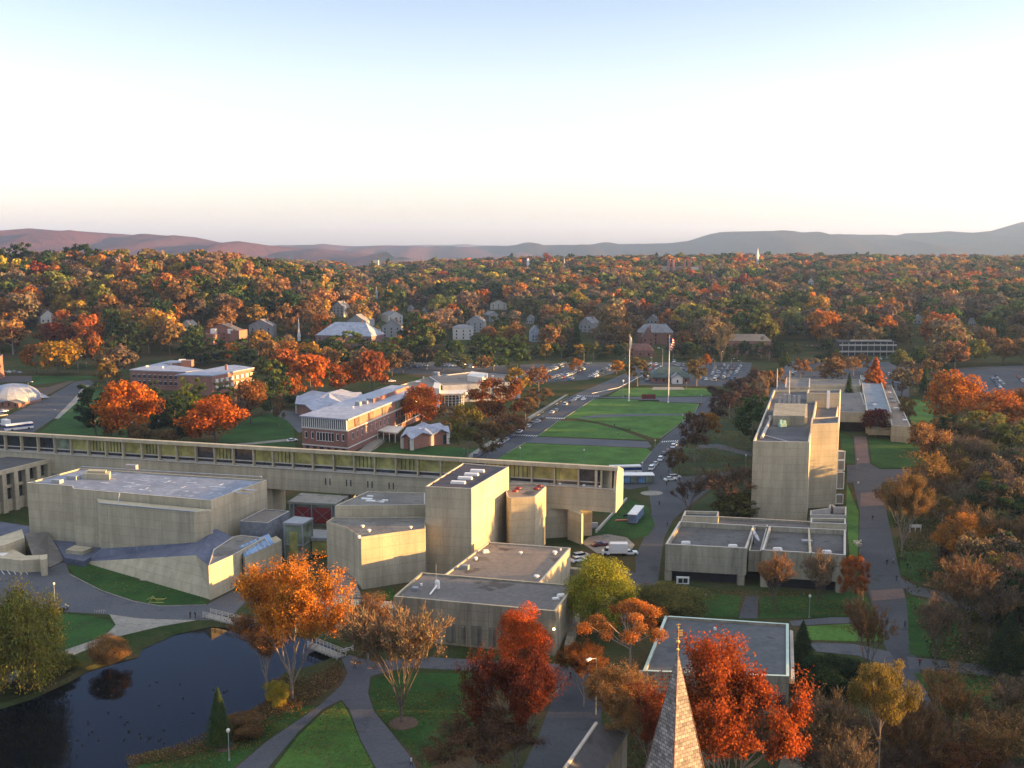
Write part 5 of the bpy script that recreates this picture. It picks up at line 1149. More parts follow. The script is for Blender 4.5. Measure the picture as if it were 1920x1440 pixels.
mb = MB(); mb.prism([tuple(p) for p in inset(ccw(poly), -.3)], 13.4, 14.0); mb.build('roof', roof_metal, bh)
mb = MB(); mb.prism([tuple(p) for p in inset(ccw(poly), .25)], 9.0, 9.5); mb.prism([tuple(p) for p in inset(ccw(poly), .3)], 2.2, 2.6); mb.build('stone_band', cream_p, bh)
f0, f1 = q[0], q[1]; d = f1 - f0; yw = math.atan2(d.y, d.x)
mb = MB(); mb.box(f0.lerp(f1, .5) + Vector((0, .72)), d.length - 1.6, .2, 9.6, 13.3, yw); mb.build('window_band', glass_d, bh)
for k in range(22): mb = MB(); mb.box(f0.lerp(f1, (k + .8) / 22.6) + Vector((0, .45)), .28, .5, 9.5, 13.4, yw); mb.build('fin', white_p, bh)
fa = f0 + Vector((0, .45)); fb = f1 + Vector((0, .45))
wall_windows(bh, fa.lerp(fb, .06), fa.lerp(fb, .16), 1, .7, 5.2, 7.6, 1, glass_d, white_p); wall_windows(bh, fa.lerp(fb, .20), fa.lerp(fb, .30), 1, .7, 5.2, 7.6, 1, glass_d, white_p)
wall_windows(bh, fa.lerp(fb, .33), fa.lerp(fb, .70), 6, .75, 4.6, 7.8, 1, glass_d, white_p); wall_windows(bh, fa.lerp(fb, .72), fa.lerp(fb, .95), 2, .7, 5.2, 7.6, 1, glass_d, white_p)
wall_windows(bh, fa.lerp(fb, .06), fa.lerp(fb, .97), 6, 1.6, .3, 2.0, 1, glass_d)
ra = q[1] + Vector((-.45, .3)); rb = q[2] + Vector((-.45, 0))
wall_windows(bh, ra.lerp(rb, .03), ra.lerp(rb, .50), 9, .8, 5.2, 7.6, 1, glass_d, white_p, depth=.3)
wall_windows(bh, ra.lerp(rb, .03), ra.lerp(rb, .50), 3, 4.5, 9.8, 12.9, 1, glassy('glass_bronze', (.16, .13, .10), .2), depth=.3)
wall_windows(bh, ra.lerp(rb, .56), ra.lerp(rb, .98), 12, 1.6, 6.0, 8.6, 1, glass_d, depth=.4); wall_windows(bh, ra.lerp(rb, .56), ra.lerp(rb, .98), 12, 1.6, 2.8, 5.2, 1, glass_d, depth=.4)
wall_windows(bh, ra.lerp(rb, .56), ra.lerp(rb, .98), 5, 5.0, 9.8, 12.9, 1, glass_g, depth=.3)
m_ = q[0].lerp(q[3], .45).lerp(q[1].lerp(q[2], .45), .55); dv = (q[2] - q[1]).normalized(); yv = math.atan2(dv.y, dv.x)
mb = MB(); c = m_ + dv * 22; mb.box(c, 40, 3.5, 14.0, 15.2, yv); mb.build('roof_monitor', roof_metal, bh)
mb = MB(); c = m_ + dv * 20 + Vector((2.6, 0)); mb.box(c, 44, .5, 14.0, 15.6, yv); mb.build('roof_screen', brk, bh)
vents(bh, [(672, 760, 2.2, 2.2, 1.6, 'b'), (684, 757, 2.6, 1.4, 1.3, 'b'), (662, 765, .8, .8, .8, 'r')], 14)
cnp = thing('covered_walk', (*P2(720, 815), 0), 'pale flat canopy and ramp between the brick hall and the near pavilion', 'canopy')
mb = MB(); mb.prism(wp([(694, 806), (745, 812), (758, 800), (706, 797)], 4), 3.6, 4.1); mb.build('canopy', cream_p, cnp)
for k in range(5): c = P2(697 + k * 11, 808 + k * 1.2, 3.8); mb = MB(); mb.box(c, .35, .35, 0, 3.65); mb.build('post', cream_p, cnp)
mb = MB(); mb.face([zp(672, 846, .1), zp(692, 848, .1), zp(728, 818, 1.0), zp(708, 815, 1.0)]); mb.face([zp(692, 848, .1), zp(694, 850, 0), zp(730, 821, 0), zp(728, 818, 1.0)]); mb.build('ramp', pave, cnp)
def pavilion(name, label, cpx, z, ze, cols, parts):
    """folded-plate roof on a many-sided brick drum; cols: pixel ring at eave height"""
    ring = [Vector(p) for p in wp(cols, ze)]; c = sum(ring, Vector((0, 0))) / len(ring)
    th = thing(name, (c.x, c.y, 0), label, 'pavilion'); n = len(ring)
    mb = MB()
    for k in range(n):
        a = ring[k]; b = ring[(k + 1) % n]; m = a.lerp(b, .5); 
        mb.face([(*a, ze), (*m, ze + 2.0), (c.x, c.y, z)]); mb.face([(*m, ze + 2.0), (*b, ze), (c.x, c.y, z)])
        mb.face([(*a, ze - .35), (*m, ze + 1.65), (*m, ze + 2.0), (*a, ze)]); mb.face([(*m, ze + 1.65), (*b, ze - .35), (*b, ze), (*m, ze + 2.0)])
    mb.build('roof', roof_metal, th)
    w = inset(ccw([tuple(p) for p in ring]), .9); mb = MB()
    for k in range(len(w)):
        a = Vector(w[k]); b = Vector(w[(k + 1) % len(w)]); m = a.lerp(b, .5)
        mb.face([(*a, 0), (*b, 0), (*b, ze - .2), (*m, ze + 1.5), (*a, ze - .2)])
    mb.build('wall', brk, th)
    for k in range(len(w)):
        mb = MB(); mb.box(w[k], 1.3, 1.3, 0, ze - .1, .4); mb.build('corner_pier', cream_p, th)
        a = Vector(w[k]); b = Vector(w[(k + 1) % len(w)])
        if k % 2 == 0 and parts:
            e_ = b - a; mb = MB(); mb.box(a.lerp(b, .82) + Vector((e_.y, -e_.x)).normalized() * .05, 1.6, .2, .2, ze - .6, math.atan2(e_.y, e_.x)); mb.build('window', glass_d, th)
pavilion('folded_roof_pavilion', 'small brick pavilion with a pale folded roof beside the mall drive', 795, 7.6, 4.6, [(750, 820), (772, 824), (812, 815), (844, 812), (838, 803), (812, 799), (775, 800)], True)
pavilion('folded_roof_pavilion', 'larger brick pavilion with a pale folded roof behind the long brick hall', 620, 8.6, 5.0, [(553, 757), (592, 776), (645, 757), (685, 748), (670, 737), (610, 736), (560, 742)], True)
# curved hall with the round entrance
ch = thing('curved_hall', (*P2(860, 760), 0), 'modern hall with long tan flat roof and round glazed entrance drum', 'building')
for nm, pts, z, wm_ in (('wing', [(750, 722), (808, 726), (842, 713), (800, 708)], 8.5, conc2), ('main', [(830, 723), (970, 716), (970, 704), (885, 697), (805, 706)], 9.3, grey_m)):
    mb = MB(); P4 = wp(pts, z); inn = walls(mb, P4, 0, z, .4, .5); mb.build('wall', [conc2 if nm == 'wing' else plain('bluegrey_cladding', (.20, .22, .27), .6), cream_p], ch); roofface(inn, z - .5, roof_tan, 'roof', ch)
rc = Vector((-31.5, 523)); mb = MB(); mb.tube((*rc, 0), (*rc, 5.8), 6.6, 6.6, 24); mb.build('entrance_drum', glass_d, ch)
mb = MB(); mb.tube((*rc, 5.8), (*rc, 6.8), 9.2, 9.6, 28); mb.tube((*rc, 6.8), (*rc, 6.82), 9.6, 8.6, 28); mb.build('entrance_canopy', cream_p, ch)
for k in range(12):
    a = math.pi + k * math.pi / 11; c = rc + Vector((math.cos(a), math.sin(a))) * 6.7; mb = MB(); mb.box(c, .3, .3, 0, 5.8, a); mb.build('mullion', white_p, ch)
mb = MB()
for z in (1.6, 3.0, 4.4): mb.tube((*rc, z), (*rc, z + .15), 6.72, 6.72, 24)
mb.build('transom', white_p, ch)
mb = MB(); mb.prism(wp([(811, 727), (824, 729), (826, 719), (815, 716)], 9.8), 0, 9.8); mb.build('sunlit_pier', cream_p, ch)
mb = MB(); c = P2(968, 714, 9.3); mb.box((c[0] + 1, c[1]), 2.4, 5, 0, 9.7); mb.build('end_pier', cream_p, ch)
mb = MB(); mb.box((P2(946, 717, 9.3)[0], P2(946, 717, 9.3)[1] - .5), .8, .6, 0, 9.4); mb.build('pilaster', cream_p, ch)
mb = MB(); mb.prism(wp([(876, 704), (905, 708), (914, 700), (884, 696)], 11.8), 8.7, 11.8); mb.build('penthouse', cream_p, ch)
vents(ch, [(818, 704, 3, 3, 2, 'b'), (924, 707, 1.6, 1.6, 1, 'r'), (784, 716, 3, 1.6, .5, 'd'), (794, 709, 1, 1, .8, 'r')], 8.7)
a_ = P2(880, 720.5, 9.3); b__ = P2(942, 717.4, 9.3); wall_windows(ch, a_, b__, 8, 1.8, 1.2, 3.2, 1, glass_d, depth=.5); wall_windows(ch, a_, b__, 3, 4.6, 4.8, 6.6, 1, glass_d, depth=.4)
# dormitory
dm = thing('dormitory', (*P2(340, 715), 0), 'red brick dormitory of angled wings with bright white flat roofs', 'building')
for nm, pts, z in (('w', [(242, 693), (348, 697), (384, 693), (300, 681), (357, 678), (350, 675), (318, 676)], 11), ('e', [(330, 702), (398, 704), (477, 689), (440, 684), (425, 685), (385, 693)], 11), ):
    P4 = wp(pts, z); mb = MB(); mb.prism(inset(ccw(P4), .3), 0, z - .6); mb.build('wall', brk, dm); mb = MB(); mb.prism(P4, z - .6, z); mb.build('roof', roof_metal, dm)
a_ = P2(246, 693.2, 11); b__ = P2(344, 696.9, 11); wall_windows(dm, (a_[0], a_[1]), (b__[0], b__[1]), 10, 1.5, 6.5, 8.5, 1, glass_d, white_p, depth=.6); wall_windows(dm, a_, b__, 10, 1.5, 3, 5, 1, glass_d, white_p, depth=.6)
a_ = P2(401, 703.5, 11); b__ = P2(475, 689.4, 11); wall_windows(dm, a_, b__, 8, 2.4, 6.5, 8.5, 1, cream_p, depth=.7); wall_windows(dm, a_, b__, 8, 2.4, 3, 5, 1, cream_p, depth=.7)
mb = MB(); c = P2(352, 682, 12); mb.box(c, 6, 5, 10.5, 14.2); mb.build('penthouse', brk, dm); mb = MB(); c = P2(424, 690, 12); mb.box(c, 1.2, 1.2, 10.5, 14); mb.build('chimney', brk, dm)
vents(dm, [(276, 688, 1.5, 1.5, 1, 'd'), (305, 690, 1.5, 1.5, 1, 'r'), (318, 684, 2, 1.5, 1, 'b'), (342, 677, 5, 2, 1.2, 'd')], 11)
# ------------------------------------------------------------------ houses beyond
HOUSEBOX = []
def gable(th, c, w, d, z0, ze, zr, yaw, wm, rm, over=.4, nwin=3, hip=False, frame=white_p):
    ca, sa = math.cos(yaw), math.sin(yaw)
    def L(a, b, z): return (c[0] + ca * a - sa * b, c[1] + sa * a + ca * b, z)
    mb = MB(); mb.prism([L(-w / 2, -d / 2, 0)[:2], L(w / 2, -d / 2, 0)[:2], L(w / 2, d / 2, 0)[:2], L(-w / 2, d / 2, 0)[:2]], z0 - 1.5, ze)
    if not hip: 
        mb.face([L(-w / 2, -d / 2, ze), L(w / 2, -d / 2, ze), L(0, -d / 2, zr)]); mb.face([L(w / 2, d / 2, ze), L(-w / 2, d / 2, ze), L(0, d / 2, zr)])
    mb.build('wall', wm, th)
    W2 = w / 2 + over; D2 = d / 2 + over; mb = MB(); h = D2 * .0 if not hip else min(W2, D2) * .8
    a0, a1 = (L(0, -D2 + h, zr), L(0, D2 - h, zr)) if D2 >= W2 or not hip else (L(-W2 + h, 0, zr), L(W2 - h, 0, zr))
    zl = ze - .15
    if hip and W2 > D2:
        mb.face([L(-W2, -D2, zl), L(W2, -D2, zl), a1, a0]); mb.face([L(W2, D2, zl), L(-W2, D2, zl), a0, a1]); mb.face([L(W2, -D2, zl), L(W2, D2, zl), a1]); mb.face([L(-W2, D2, zl), L(-W2, -D2, zl), a0])
    else:
        mb.face([L(-W2, D2, zl), L(-W2, -D2, zl), a0, a1]); mb.face([L(W2, -D2, zl), L(W2, D2, zl), a1, a0])
        if hip: mb.face([L(-W2, -D2, zl), L(W2, -D2, zl), a0]); mb.face([L(W2, D2, zl), L(-W2, D2, zl), a1])
        else:
            mb.face([L(-W2, -D2, zl - .2), L(-W2, -D2, zl), a0, (a0[0], a0[1], a0[2] - .3)]); mb.face([L(W2, -D2, zl - .2), (a0[0], a0[1], a0[2] - .3), a0, L(W2, -D2, zl)])
    mb.build('roof', rm, th)
    for lv in range(max(1, int((ze - z0) // 2.9))):
        for k in range(nwin):
            t = (k + .5) / nwin - .5; zz = z0 + 1.0 + lv * 2.9
            mb = MB(); q = [L(t * w - .5, -d / 2 - .04, zz), L(t * w + .5, -d / 2 - .04, zz), L(t * w + .5, -d / 2 - .04, zz + 1.5), L(t * w - .5, -d / 2 - .04, zz + 1.5)]; mb.face(q)
            mb.prism([L(t * w - .6, -d / 2 - .1, 0)[:2], L(t * w + .6, -d / 2 - .1, 0)[:2], L(t * w + .6, -d / 2 + .02, 0)[:2], L(t * w - .6, -d / 2 + .02, 0)[:2]], zz - .2, zz - .05); mb.build('window', glass_d, th)
def house(px, base, wpx, top, label, wm=siding, rm=roof_grey, yaw=-.28, dep=1.2, hip=False, frac=.62, cat='house', name='house', nwin=3):
    p = WT(px, base); w = wpx * p.y / FPX * (.86 if wpx < 45 else 1); H_ = HZ(top, p.y) - p.z; th = thing(name, (p.x, p.y, p.z), label, cat)
    gable(th, (p.x, p.y), w, w * dep, p.z, p.z + H_ * frac, p.z + H_, yaw, wm, rm, nwin=nwin, hip=hip)
    mb = MB(); mb.box((p.x + w * .2, p.y), .9, .9, p.z + H_ * .7, p.z + H_ * 1.08); mb.build('chimney', brk, th)
    HOUSEBOX.append((px - wpx * .45, px + wpx * .45, top, lerp(base, top, .5), p.y)); return th
house(88, 612, 30, 580, 'lone house with a pale shingle roof beside the red tree on the left hill', cream_p, roof_tan, .6)
house(355, 618, 22, 600, 'small cream gabled house in the trees above the dormitory', cream_p, roof_grey)
house(493, 628, 46, 598, 'grey long house left of the white monument spire', plain('grey_siding', (.22, .21, .22), .7), roof_grey, -.1, .5)
house(677, 622, 42, 588, 'white gabled house right behind the large pale hipped roof', siding, roof_grey)
house(640, 592, 26, 564, 'white house with dark roof under the big green tree', siding, roof_grey)
house(737, 632, 42, 598, 'white house with stacked porches right of the pale hipped roof', siding, roof_dark, -.1, .8)
house(735, 605, 34, 582, 'sunlit tan house above the stacked porch house', cream_p, roof_grey, .5)
house(893, 622, 38, 590, 'white gabled house with a triangular front above the curved hall', siding, roof_grey, -.1)
house(921, 602, 24, 583, 'small white house right of the triangular-fronted house', siding, roof_grey, .5)
house(868, 636, 44, 608, 'flat pale house below the triangular-fronted house', cream_p, roof_grey, .1, .8, True, .8)
house(1003, 640, 20, 610, 'narrow pale blue house beside the dark hedge of trees', plain('blue_siding', (.33, .37, .44), .7), roof_grey, .2)
house(995, 606, 14, 590, 'tiny pale house left of the dark hedge of trees', siding, roof_grey)
house(1105, 622, 30, 594, 'pale house right of the dark hedge of trees', siding, roof_grey, -.6)
house(1224, 612, 24, 590, 'small white house above the large grey-roofed house', siding, roof_grey)
gh = house(1228, 645, 66, 607, 'large grey-roofed brick house beyond the flagpoles', brk, roof_grey, -.05, .5, True, .6)
house(1214, 648, 26, 612, 'steep brick gable wing before the large grey-roofed house', brk, roof_grey, 0, .6, frac=.45, nwin=2)
house(1200, 668, 48, 644, 'low brown-roofed building between the flagpoles', brk, roof_red, -.1, .5, True, .5)
house(1400, 665, 84, 626, 'long brick building with a pink-tan roof behind the right lot', brk, roof_tan, -.1, .35, True, .7, nwin=8)
house(1722, 606, 22, 590, 'white gabled house in the dark wood at right', siding, roof_grey)
house(1822, 612, 14, 596, 'tiny white house far right in the wood', siding, roof_grey)
house(1520, 540, 12, 520, 'tiny sunlit tan house on the right wooded slope', cream_p, roof_tan)
house(770, 588, 10, 572, 'tiny white house in the middle of the wood', siding, roof_grey)
house(797, 588, 8, 574, 'second tiny white house in the middle of the wood', siding, roof_dark)
house(935, 580, 36, 562, 'wide tan-roofed house deep in the wood', cream_p, roof_tan, 0, .5)
hh = house(658, 658, 112, 604, 'broad building with pale blue hipped metal roof and white right end', plain('dusky_wall', (.22, .13, .12), .8, var=.15), roof_metal, -.28, .55, True, .58, 'building', 'hipped_hall', 7)
p = WT(697, 658); mb = MB(); mb.box((p.x, p.y + 2), 9, 13, 0, HZ(618, p.y), -.28); mb.build('stair_end', white_p, hh)
bhh = house(422, 645, 64, 606, 'brick hall with dark roof, white dormers and sunlit brick gable ends', brk, roof_dark, -.28, .35, False, .7, 'building', 'brick_house', 6)
p = WT(422, 645)
for k, o_ in enumerate((-16, 16)):
    c = (p.x + o_ * p.y / FPX, p.y - 5); mb = MB(); mb.prism([(c[0] - 2, c[1] - 3), (c[0] + 2, c[1] - 3), (c[0] + 2, c[1] + 3), (c[0] - 2, c[1] + 3)], p.z + 8, p.z + 11.5); mb.build('dormer', white_p, bhh)
c = (p.x + 27 * p.y / FPX, p.y - 3); mb = MB(); mb.box(c, 9, 12, p.z, p.z + 10.5, -.28); mb.build('brick_end', brk, bhh)
c = (p.x - 22 * p.y / FPX, p.y - 8); mb = MB(); mb.box(c, 12, 10, p.z, p.z + 8, -.28); mb.build('brick_wing', brk, bhh)
# green-roofed small house at the end of the mall
gh2 = thing('hip_roofed_station', (*P2(1255, 720), 0), 'small brick building with a green-grey hipped roof behind the right flagpole', 'building')
p = P2(1256, 716); gable(gh2, (p[0], p[1] + 3), 22, 15, 0, 3.4, 9.0, 0, brk, stained('green_roof', (.05, .075, .07), (.06, .09, .08), (.045, .06, .055), .3), 1.2, 5, True)
gable(gh2, (p[0] + 3, p[1] - 7), 6, 6, 0, 3.8, 6.5, 0, white_p, roof_grey, .5, 1)
S('paving', [(1225, 726), (1280, 726), (1284, 731), (1222, 731)], .06, pave)
# parking deck with pale beams
pd = thing('parking_deck', (*P2(1628, 668), 0), 'dark low building with three long pale horizontal beams behind the right lots', 'building')
p = WT(1628, 668)
w_ = 108 * p.y / FPX
mb = MB(); mb.box((p.x, p.y + 12), w_, 20, 0, 10.5); mb.build('body', dark_m, pd)
for pt in (638, 646.5, 658.5): z = HZ(pt, p.y + 1.4); mb = MB(); mb.box((p.x + (2 if pt < 640 else 0), p.y + 1.4), w_ * (.72 if pt < 640 else 1), .6, z - .8, z + .35); mb.build('beam', cap_m, pd)
for k in range(9): mb = MB(); mb.box((p.x - w_ / 2 + w_ * (k + .5) / 9, p.y + 1.9), .5, .5, 0, 10); mb.build('column', grey_m, pd)
HOUSEBOX.append((1570, 1690, 632, 668, p.y))
# left edge sunlit brick building and dome
eb = flat_block('brick_building', 'sunlit brick building cut by the left frame edge', wp([(-30, 672), (2, 668), (6, 664), (-30, 664)], 14), 14, 0, brk, roof_dark, .4, 'building', .3)
a_ = Vector(P2(2, 668, 14)); b__ = Vector(P2(6, 664, 14))
dmm = thing('air_dome', (*P2(22, 755), 0), 'pale blue mound-shaped fabric dome with a red base at far left', 'dome')
c = Vector(P2(24, 753)); mb = MB(); nr = 7; nc = 20; ring = []
for r in range(nr + 1):
    a = r / nr * math.pi / 2; ring.append([(c.x + 13.5 * math.cos(a) * math.cos(t), c.y + 15 * math.cos(a) * math.sin(t), 1.1 + 8.4 * math.sin(a) ** .9) for t in [k * 2 * math.pi / nc for k in range(nc)]])
for r in range(nr):
    for k in range(nc): mb.face([ring[r][k], ring[r][(k + 1) % nc], ring[r + 1][(k + 1) % nc], ring[r + 1][k]])
mb.build('canopy', stained('dome_fabric', (.19, .22, .28), (.23, .26, .32), (.20, .16, .19), .12, 1.2, .5), dmm)
mb = MB(); mb.prism([(c.x + 13.7 * math.cos(t), c.y + 15.2 * math.sin(t)) for t in [k * math.pi / 10 for k in range(20)]], 0, 1.2); mb.build('base_ring', brk, dmm)
c2 = Vector(P2(66, 748)); mb = MB(); mb.face([(c2.x - 6, c2.y - 7, 1), (c2.x + 8, c2.y, .8), (c2.x - 3, c2.y, 6.5)]); mb.face([(c2.x + 8, c2.y, .8), (c2.x - 6, c2.y + 7, 1), (c2.x - 3, c2.y, 6.5)]); mb.build('side_canopy', roof_metal, dmm)
cb = thing('construction_cabin', (*P2(24, 762), 0), 'low rust coloured cabin with pale roof in front of the dome', 'cabin')
p = P2(24, 763); gable(cb, p, 12, 5, 0, 2.4, 3.6, -.3, plain('rust_wall', (.25, .12, .08), .8), roof_tan, .3, 3)
# monuments and skyline landmarks
def spire(px, base, top, wpx, label, wm, name='church_steeple', split=.45):
    p = WT(px, base); w = max(1.0, wpx * p.y / FPX); H_ = HZ(top, p.y); th = thing(name, (p.x, p.y, p.z), label, 'steeple')
    zm = lerp(p.z, H_, split); mb = MB(); mb.box((p.x, p.y), w, w, p.z - 2, zm, .3); mb.build('shaft', wm, th)
    mb = MB(); mb.box((p.x, p.y), w * 1.25, w * 1.25, zm, zm + .08 * (H_ - p.z), .3); mb.build('belfry', wm, th)
    zs = zm + .08 * (H_ - p.z); mb = MB(); s = w * .5
    for k in range(4):
        a = math.pi / 4 + .3 + k * math.pi / 2; b = a + math.pi / 2; mb.face([(p.x + s * 1.3 * math.cos(a), p.y + s * 1.3 * math.sin(a), zs), (p.x + s * 1.3 * math.cos(b), p.y + s * 1.3 * math.sin(b), zs), (p.x, p.y, H_)])
    mb.build('spire', wm, th); HOUSEBOX.append((px - wpx, px + wpx, top, lerp(base, top, .35), p.y))
spire(561, 640, 593, 5, 'slender white spire standing in the trees left of the hipped hall', white_p, 'white_spire', .18)
spire(1420, 506, 464, 3.4, 'white church steeple on the skyline left of the mountains', white_p, split=.6)
spire(1247.5, 508, 472, 3.5, 'thin dark church spire on the skyline', dark_m)
spire(1058, 508, 483, 3.5, 'thin tan church spire on the skyline', cream_p, split=.3)
spire(990, 505, 483, 4, 'small white cupola on the skyline', white_p, split=.7)
spire(706, 560, 537, 4, 'small white steeple above the red trees in the middle distance', white_p)
rb_ = thing('skyline_brick_hall', tuple(WT(1280, 512)), 'red brick hall with sunlit towers on the skyline', 'building')
for px, tp, wx in ((1254, 486, 5), (1262, 488, 3), (1283, 487, 4), (1292, 489, 7), (1307, 497, 18)):
    p = WT(px, 515); mb = MB(); mb.box((p.x, p.y), wx * p.y / FPX, 14, p.z, HZ(tp, p.y), -.2); mb.build('brick_tower', brick('sky_brick', (.35, .11, .06), (.4, .14, .08), (.3, .2, .17)) if 'sky_brick' not in MATS else MATS['sky_brick'], rb_)
p = WT(1275, 515); mb = MB(); mb.box((p.x, p.y + 8), 70 * p.y / FPX, 14, p.z, HZ(500, p.y), -.1); mb.build('long_wing', cream_p, rb_)
HOUSEBOX.append((1240, 1320, 485, 505, p.y - 20))
fb_ = thing('distant_block', tuple(WT(690, 505)), 'row of white low buildings far off on the plain', 'building')
for px, wx in ((668, 18), (690, 12), (705, 10)):
    p = WT(px, 497); mb = MB(); mb.box((p.x, p.y), wx * p.y / FPX, 30, p.z, HZ(488 + (px % 3), p.y)); mb.build('white_block', white_p, fb_)
HOUSEBOX.append((655, 715, 486, 497, p.y - 50))

# ------------------------------------------------------------------ stone spire in the foreground
ax_ = W(1271, 1222, 34); sx, sy = ax_.x, ax_.y
ss = thing('stone_spire', (sx, sy, 16), 'steep stone-shingled church spire with gilded weather vane rising at the bottom edge', 'steeple')
def spm(name, cs):
    m, nt, b = newmat(name); uv = nt.nodes.new("ShaderNodeUVMap"); bt = nt.nodes.new("ShaderNodeTexBrick"); nt.links.new(uv.outputs[0], bt.inputs[0])
    bt.inputs['Scale'].default_value = 1; bt.inputs['Brick Width'].default_value = .62; bt.inputs['Row Height'].default_value = .42; bt.inputs['Mortar Size'].default_value = .03; bt.inputs['Mortar Smooth'].default_value = .3; bt.inputs['Bias'].default_value = 0
    bt.inputs['Color1'].default_value = (.13, .115, .105, 1); bt.inputs['Color2'].default_value = (.33, .29, .26, 1); bt.inputs['Mortar'].default_value = (.05, .045, .04, 1)
    f = ramp(nt, [(.3, (.65, .65, .66)), (.7, (1.25, 1.2, 1.15))], nz(nt, 2.2, 5, .7)); nt.links.new(mix(nt, 1, bt.outputs[0], f, 'MULTIPLY'), b.inputs['Base Color']); b.inputs['Roughness'].default_value = .9
    bump(nt, b, bt.outputs[1], .9, -.12); return m
spmat = spm('stone_shingles', None)
bw = .195; ang0 = R(-103); zb_ = 12.0; apex = 34.0; rb0 = (apex - zb_) * bw * 1.22
me = bpy.data.meshes.new('spire_roof'); vs = []; fs = []; uvs = []; 
rings_ = 16; crn = [ang0 + k * math.pi / 2 for k in range(4)]
prnd = random.Random(9)
for k in range(4):
    a = crn[k]; b = crn[(k + 1) % 4]
    for r in range(52):
        z0 = zb_ + (apex - zb_) * r / 52; z1 = zb_ + (apex - zb_) * (r + 1) / 52; q0 = rb0 * (1 - r / 52); q1 = rb0 * (1 - (r + 1) / 52); L_ = q0 * 1.414; lip = .05
        i = len(vs); q0 += lip
        vs += [(q0 * math.cos(a), q0 * math.sin(a), z0 - zb_ - 4), (q0 * math.cos(b), q0 * math.sin(b), z0 - zb_ - 4), (q1 * math.cos(b), q1 * math.sin(b), z1 - zb_ - 4), (q1 * math.cos(a), q1 * math.sin(a), z1 - zb_ - 4)]
        fs.append((i, i + 1, i + 2, i + 3)); h0 = r * .42 + k * 7.3; uvs += [(-q0 * .707, h0), (q0 * .707, h0), (q1 * .707, h0 + .42), (-q1 * .707, h0 + .42)]
me.from_pydata(vs, [], fs); me.materials.append(spmat); uvl = me.uv_layers.new(name='UVMap')
for i, uv in enumerate(uvs): uvl.data[i].uv = uv
o = bpy.data.objects.new('spire_roof', me); COL.objects.link(o); o.parent = ss; ORG[o.name] = ORG[ss.name]
for k in range(4):
    a = crn[k]; mb = MB(); mb.tube((sx + rb0 * math.cos(a), sy + rb0 * math.sin(a), zb_), (sx, sy, apex), .13, .03, 5); mb.build('hip_ridge', roof_red, ss)
mb = MB(); mb.tube((sx, sy, apex - .3), (sx, sy, apex + 3.4), .07, .03, 6); mb.ball((sx, sy, apex + .25), .18); mb.ball((sx, sy, apex + 1.2), .26); mb.ball((sx, sy, apex + 2.9), .12); fin = mb.build('finial', gold, ss)
mb = MB(); mb.tube((sx - .5, sy, apex + 1.6), (sx + .5, sy + .1, apex + 1.6), .03, .03, 4); mb.tube((sx, sy - .4, apex + 1.6), (sx, sy + .4, apex + 1.6), .03, .03, 4)
for k in range(3): mb.box((sx + .25, sy), .55, .05, apex + 1.9 + k * .28, apex + 2.05 + k * .28, .3)
mb.box((sx, sy), .5, .08, apex + 3.2, apex + 3.3, .2); mb.build('weather_vane', gold, fin)
mb = MB(); mb.box((sx, sy), 8.5, 8.5, 0, zb_, R(45) + ang0); mb.build('tower', conc_w, ss)
# bottom edge roofs near the spire
gb = thing('ridge_roofed_building', (*P2(1085, 1500), 0), 'dark building corner with pale ridge edge left of the stone spire', 'building')
mb = MB(); p0 = zp(1058, 1442, 10); p1 = zp(1118, 1356, 10); mb.tube(p0, p1, .28, .28, 6); mb.build('ridge_cap', cap_m, gb)
mb = MB(); a1 = Vector(p0); b1 = Vector(p1); r_ = Vector((5, 3, -3)); l_ = Vector((-3, -3, -3)); a1 = a1 + (a1 - b1) * .6; mb.face([a1, a1 + r_, b1 + r_, b1]); mb.face([b1, b1 + l_, a1 + l_, a1]); mb.face([b1 + r_, b1 + l_, b1]); mb.build('roof', roof_dark, gb)
mb = MB(); q = [a1 + r_, b1 + r_, b1 + l_, a1 + l_]; mb.prism([(v_.x, v_.y) for v_ in q], 0, 6.9); mb.build('wall', conc_w, gb)
wb = thing('pale_edged_roof', (*P2(1500, 1440), 0), 'low roof with a white edge at the bottom below the bare trees', 'building')
mb = MB(); mb.prism(wp([(1466, 1418), (1545, 1438), (1520, 1500), (1440, 1500)], 4), 0, 4); mb.build('wall', conc_w, wb); mb = MB(); mb.tube(zp(1466, 1416, 4.1), zp(1548, 1437, 4.1), .22, .22, 6); mb.build('roof_edge', white_p, wb)
# ------------------------------------------------------------------ vehicles
def frustum(mb, x0, x1, y, z0, x2, x3, y2, z1, mi=0):
    v = [(x0, -y, z0), (x1, -y, z0), (x1, y, z0), (x0, y, z0), (x2, -y2, z1), (x3, -y2, z1), (x3, y2, z1), (x2, y2, z1)]
    i = len(mb.v); mb.v += v
    for f_ in ((0, 1, 5, 4), (1, 2, 6, 5), (2, 3, 7, 6), (3, 0, 4, 7), (4, 5, 6, 7), (3, 2, 1, 0)): mb.f.append(tuple(i + k for k in f_)); mb.m.append(mi)
def body_mb(L=4.5, w=.88, van=False):
    mb = MB(); h = L / 2
    frustum(mb, -h, h, w, .28, -h * .98, h * .97, w, .62); frustum(mb, -h * .98, h * .97, w, .62, -h * .94, h * .90, w * .93, .88 if not van else 1.05)
    return mb
def glass_mb(L=4.5, w=.88, van=False):
    mb = MB(); h = L / 2
    if van: frustum(mb, -h * .95, h * .52, w * .92, 1.0, -h * .88, h * .26, w * .80, 1.62)
    else: frustum(mb, -h * .80, h * .42, w * .92, .86, -h * .50, h * .12, w * .74, 1.32)
    return mb
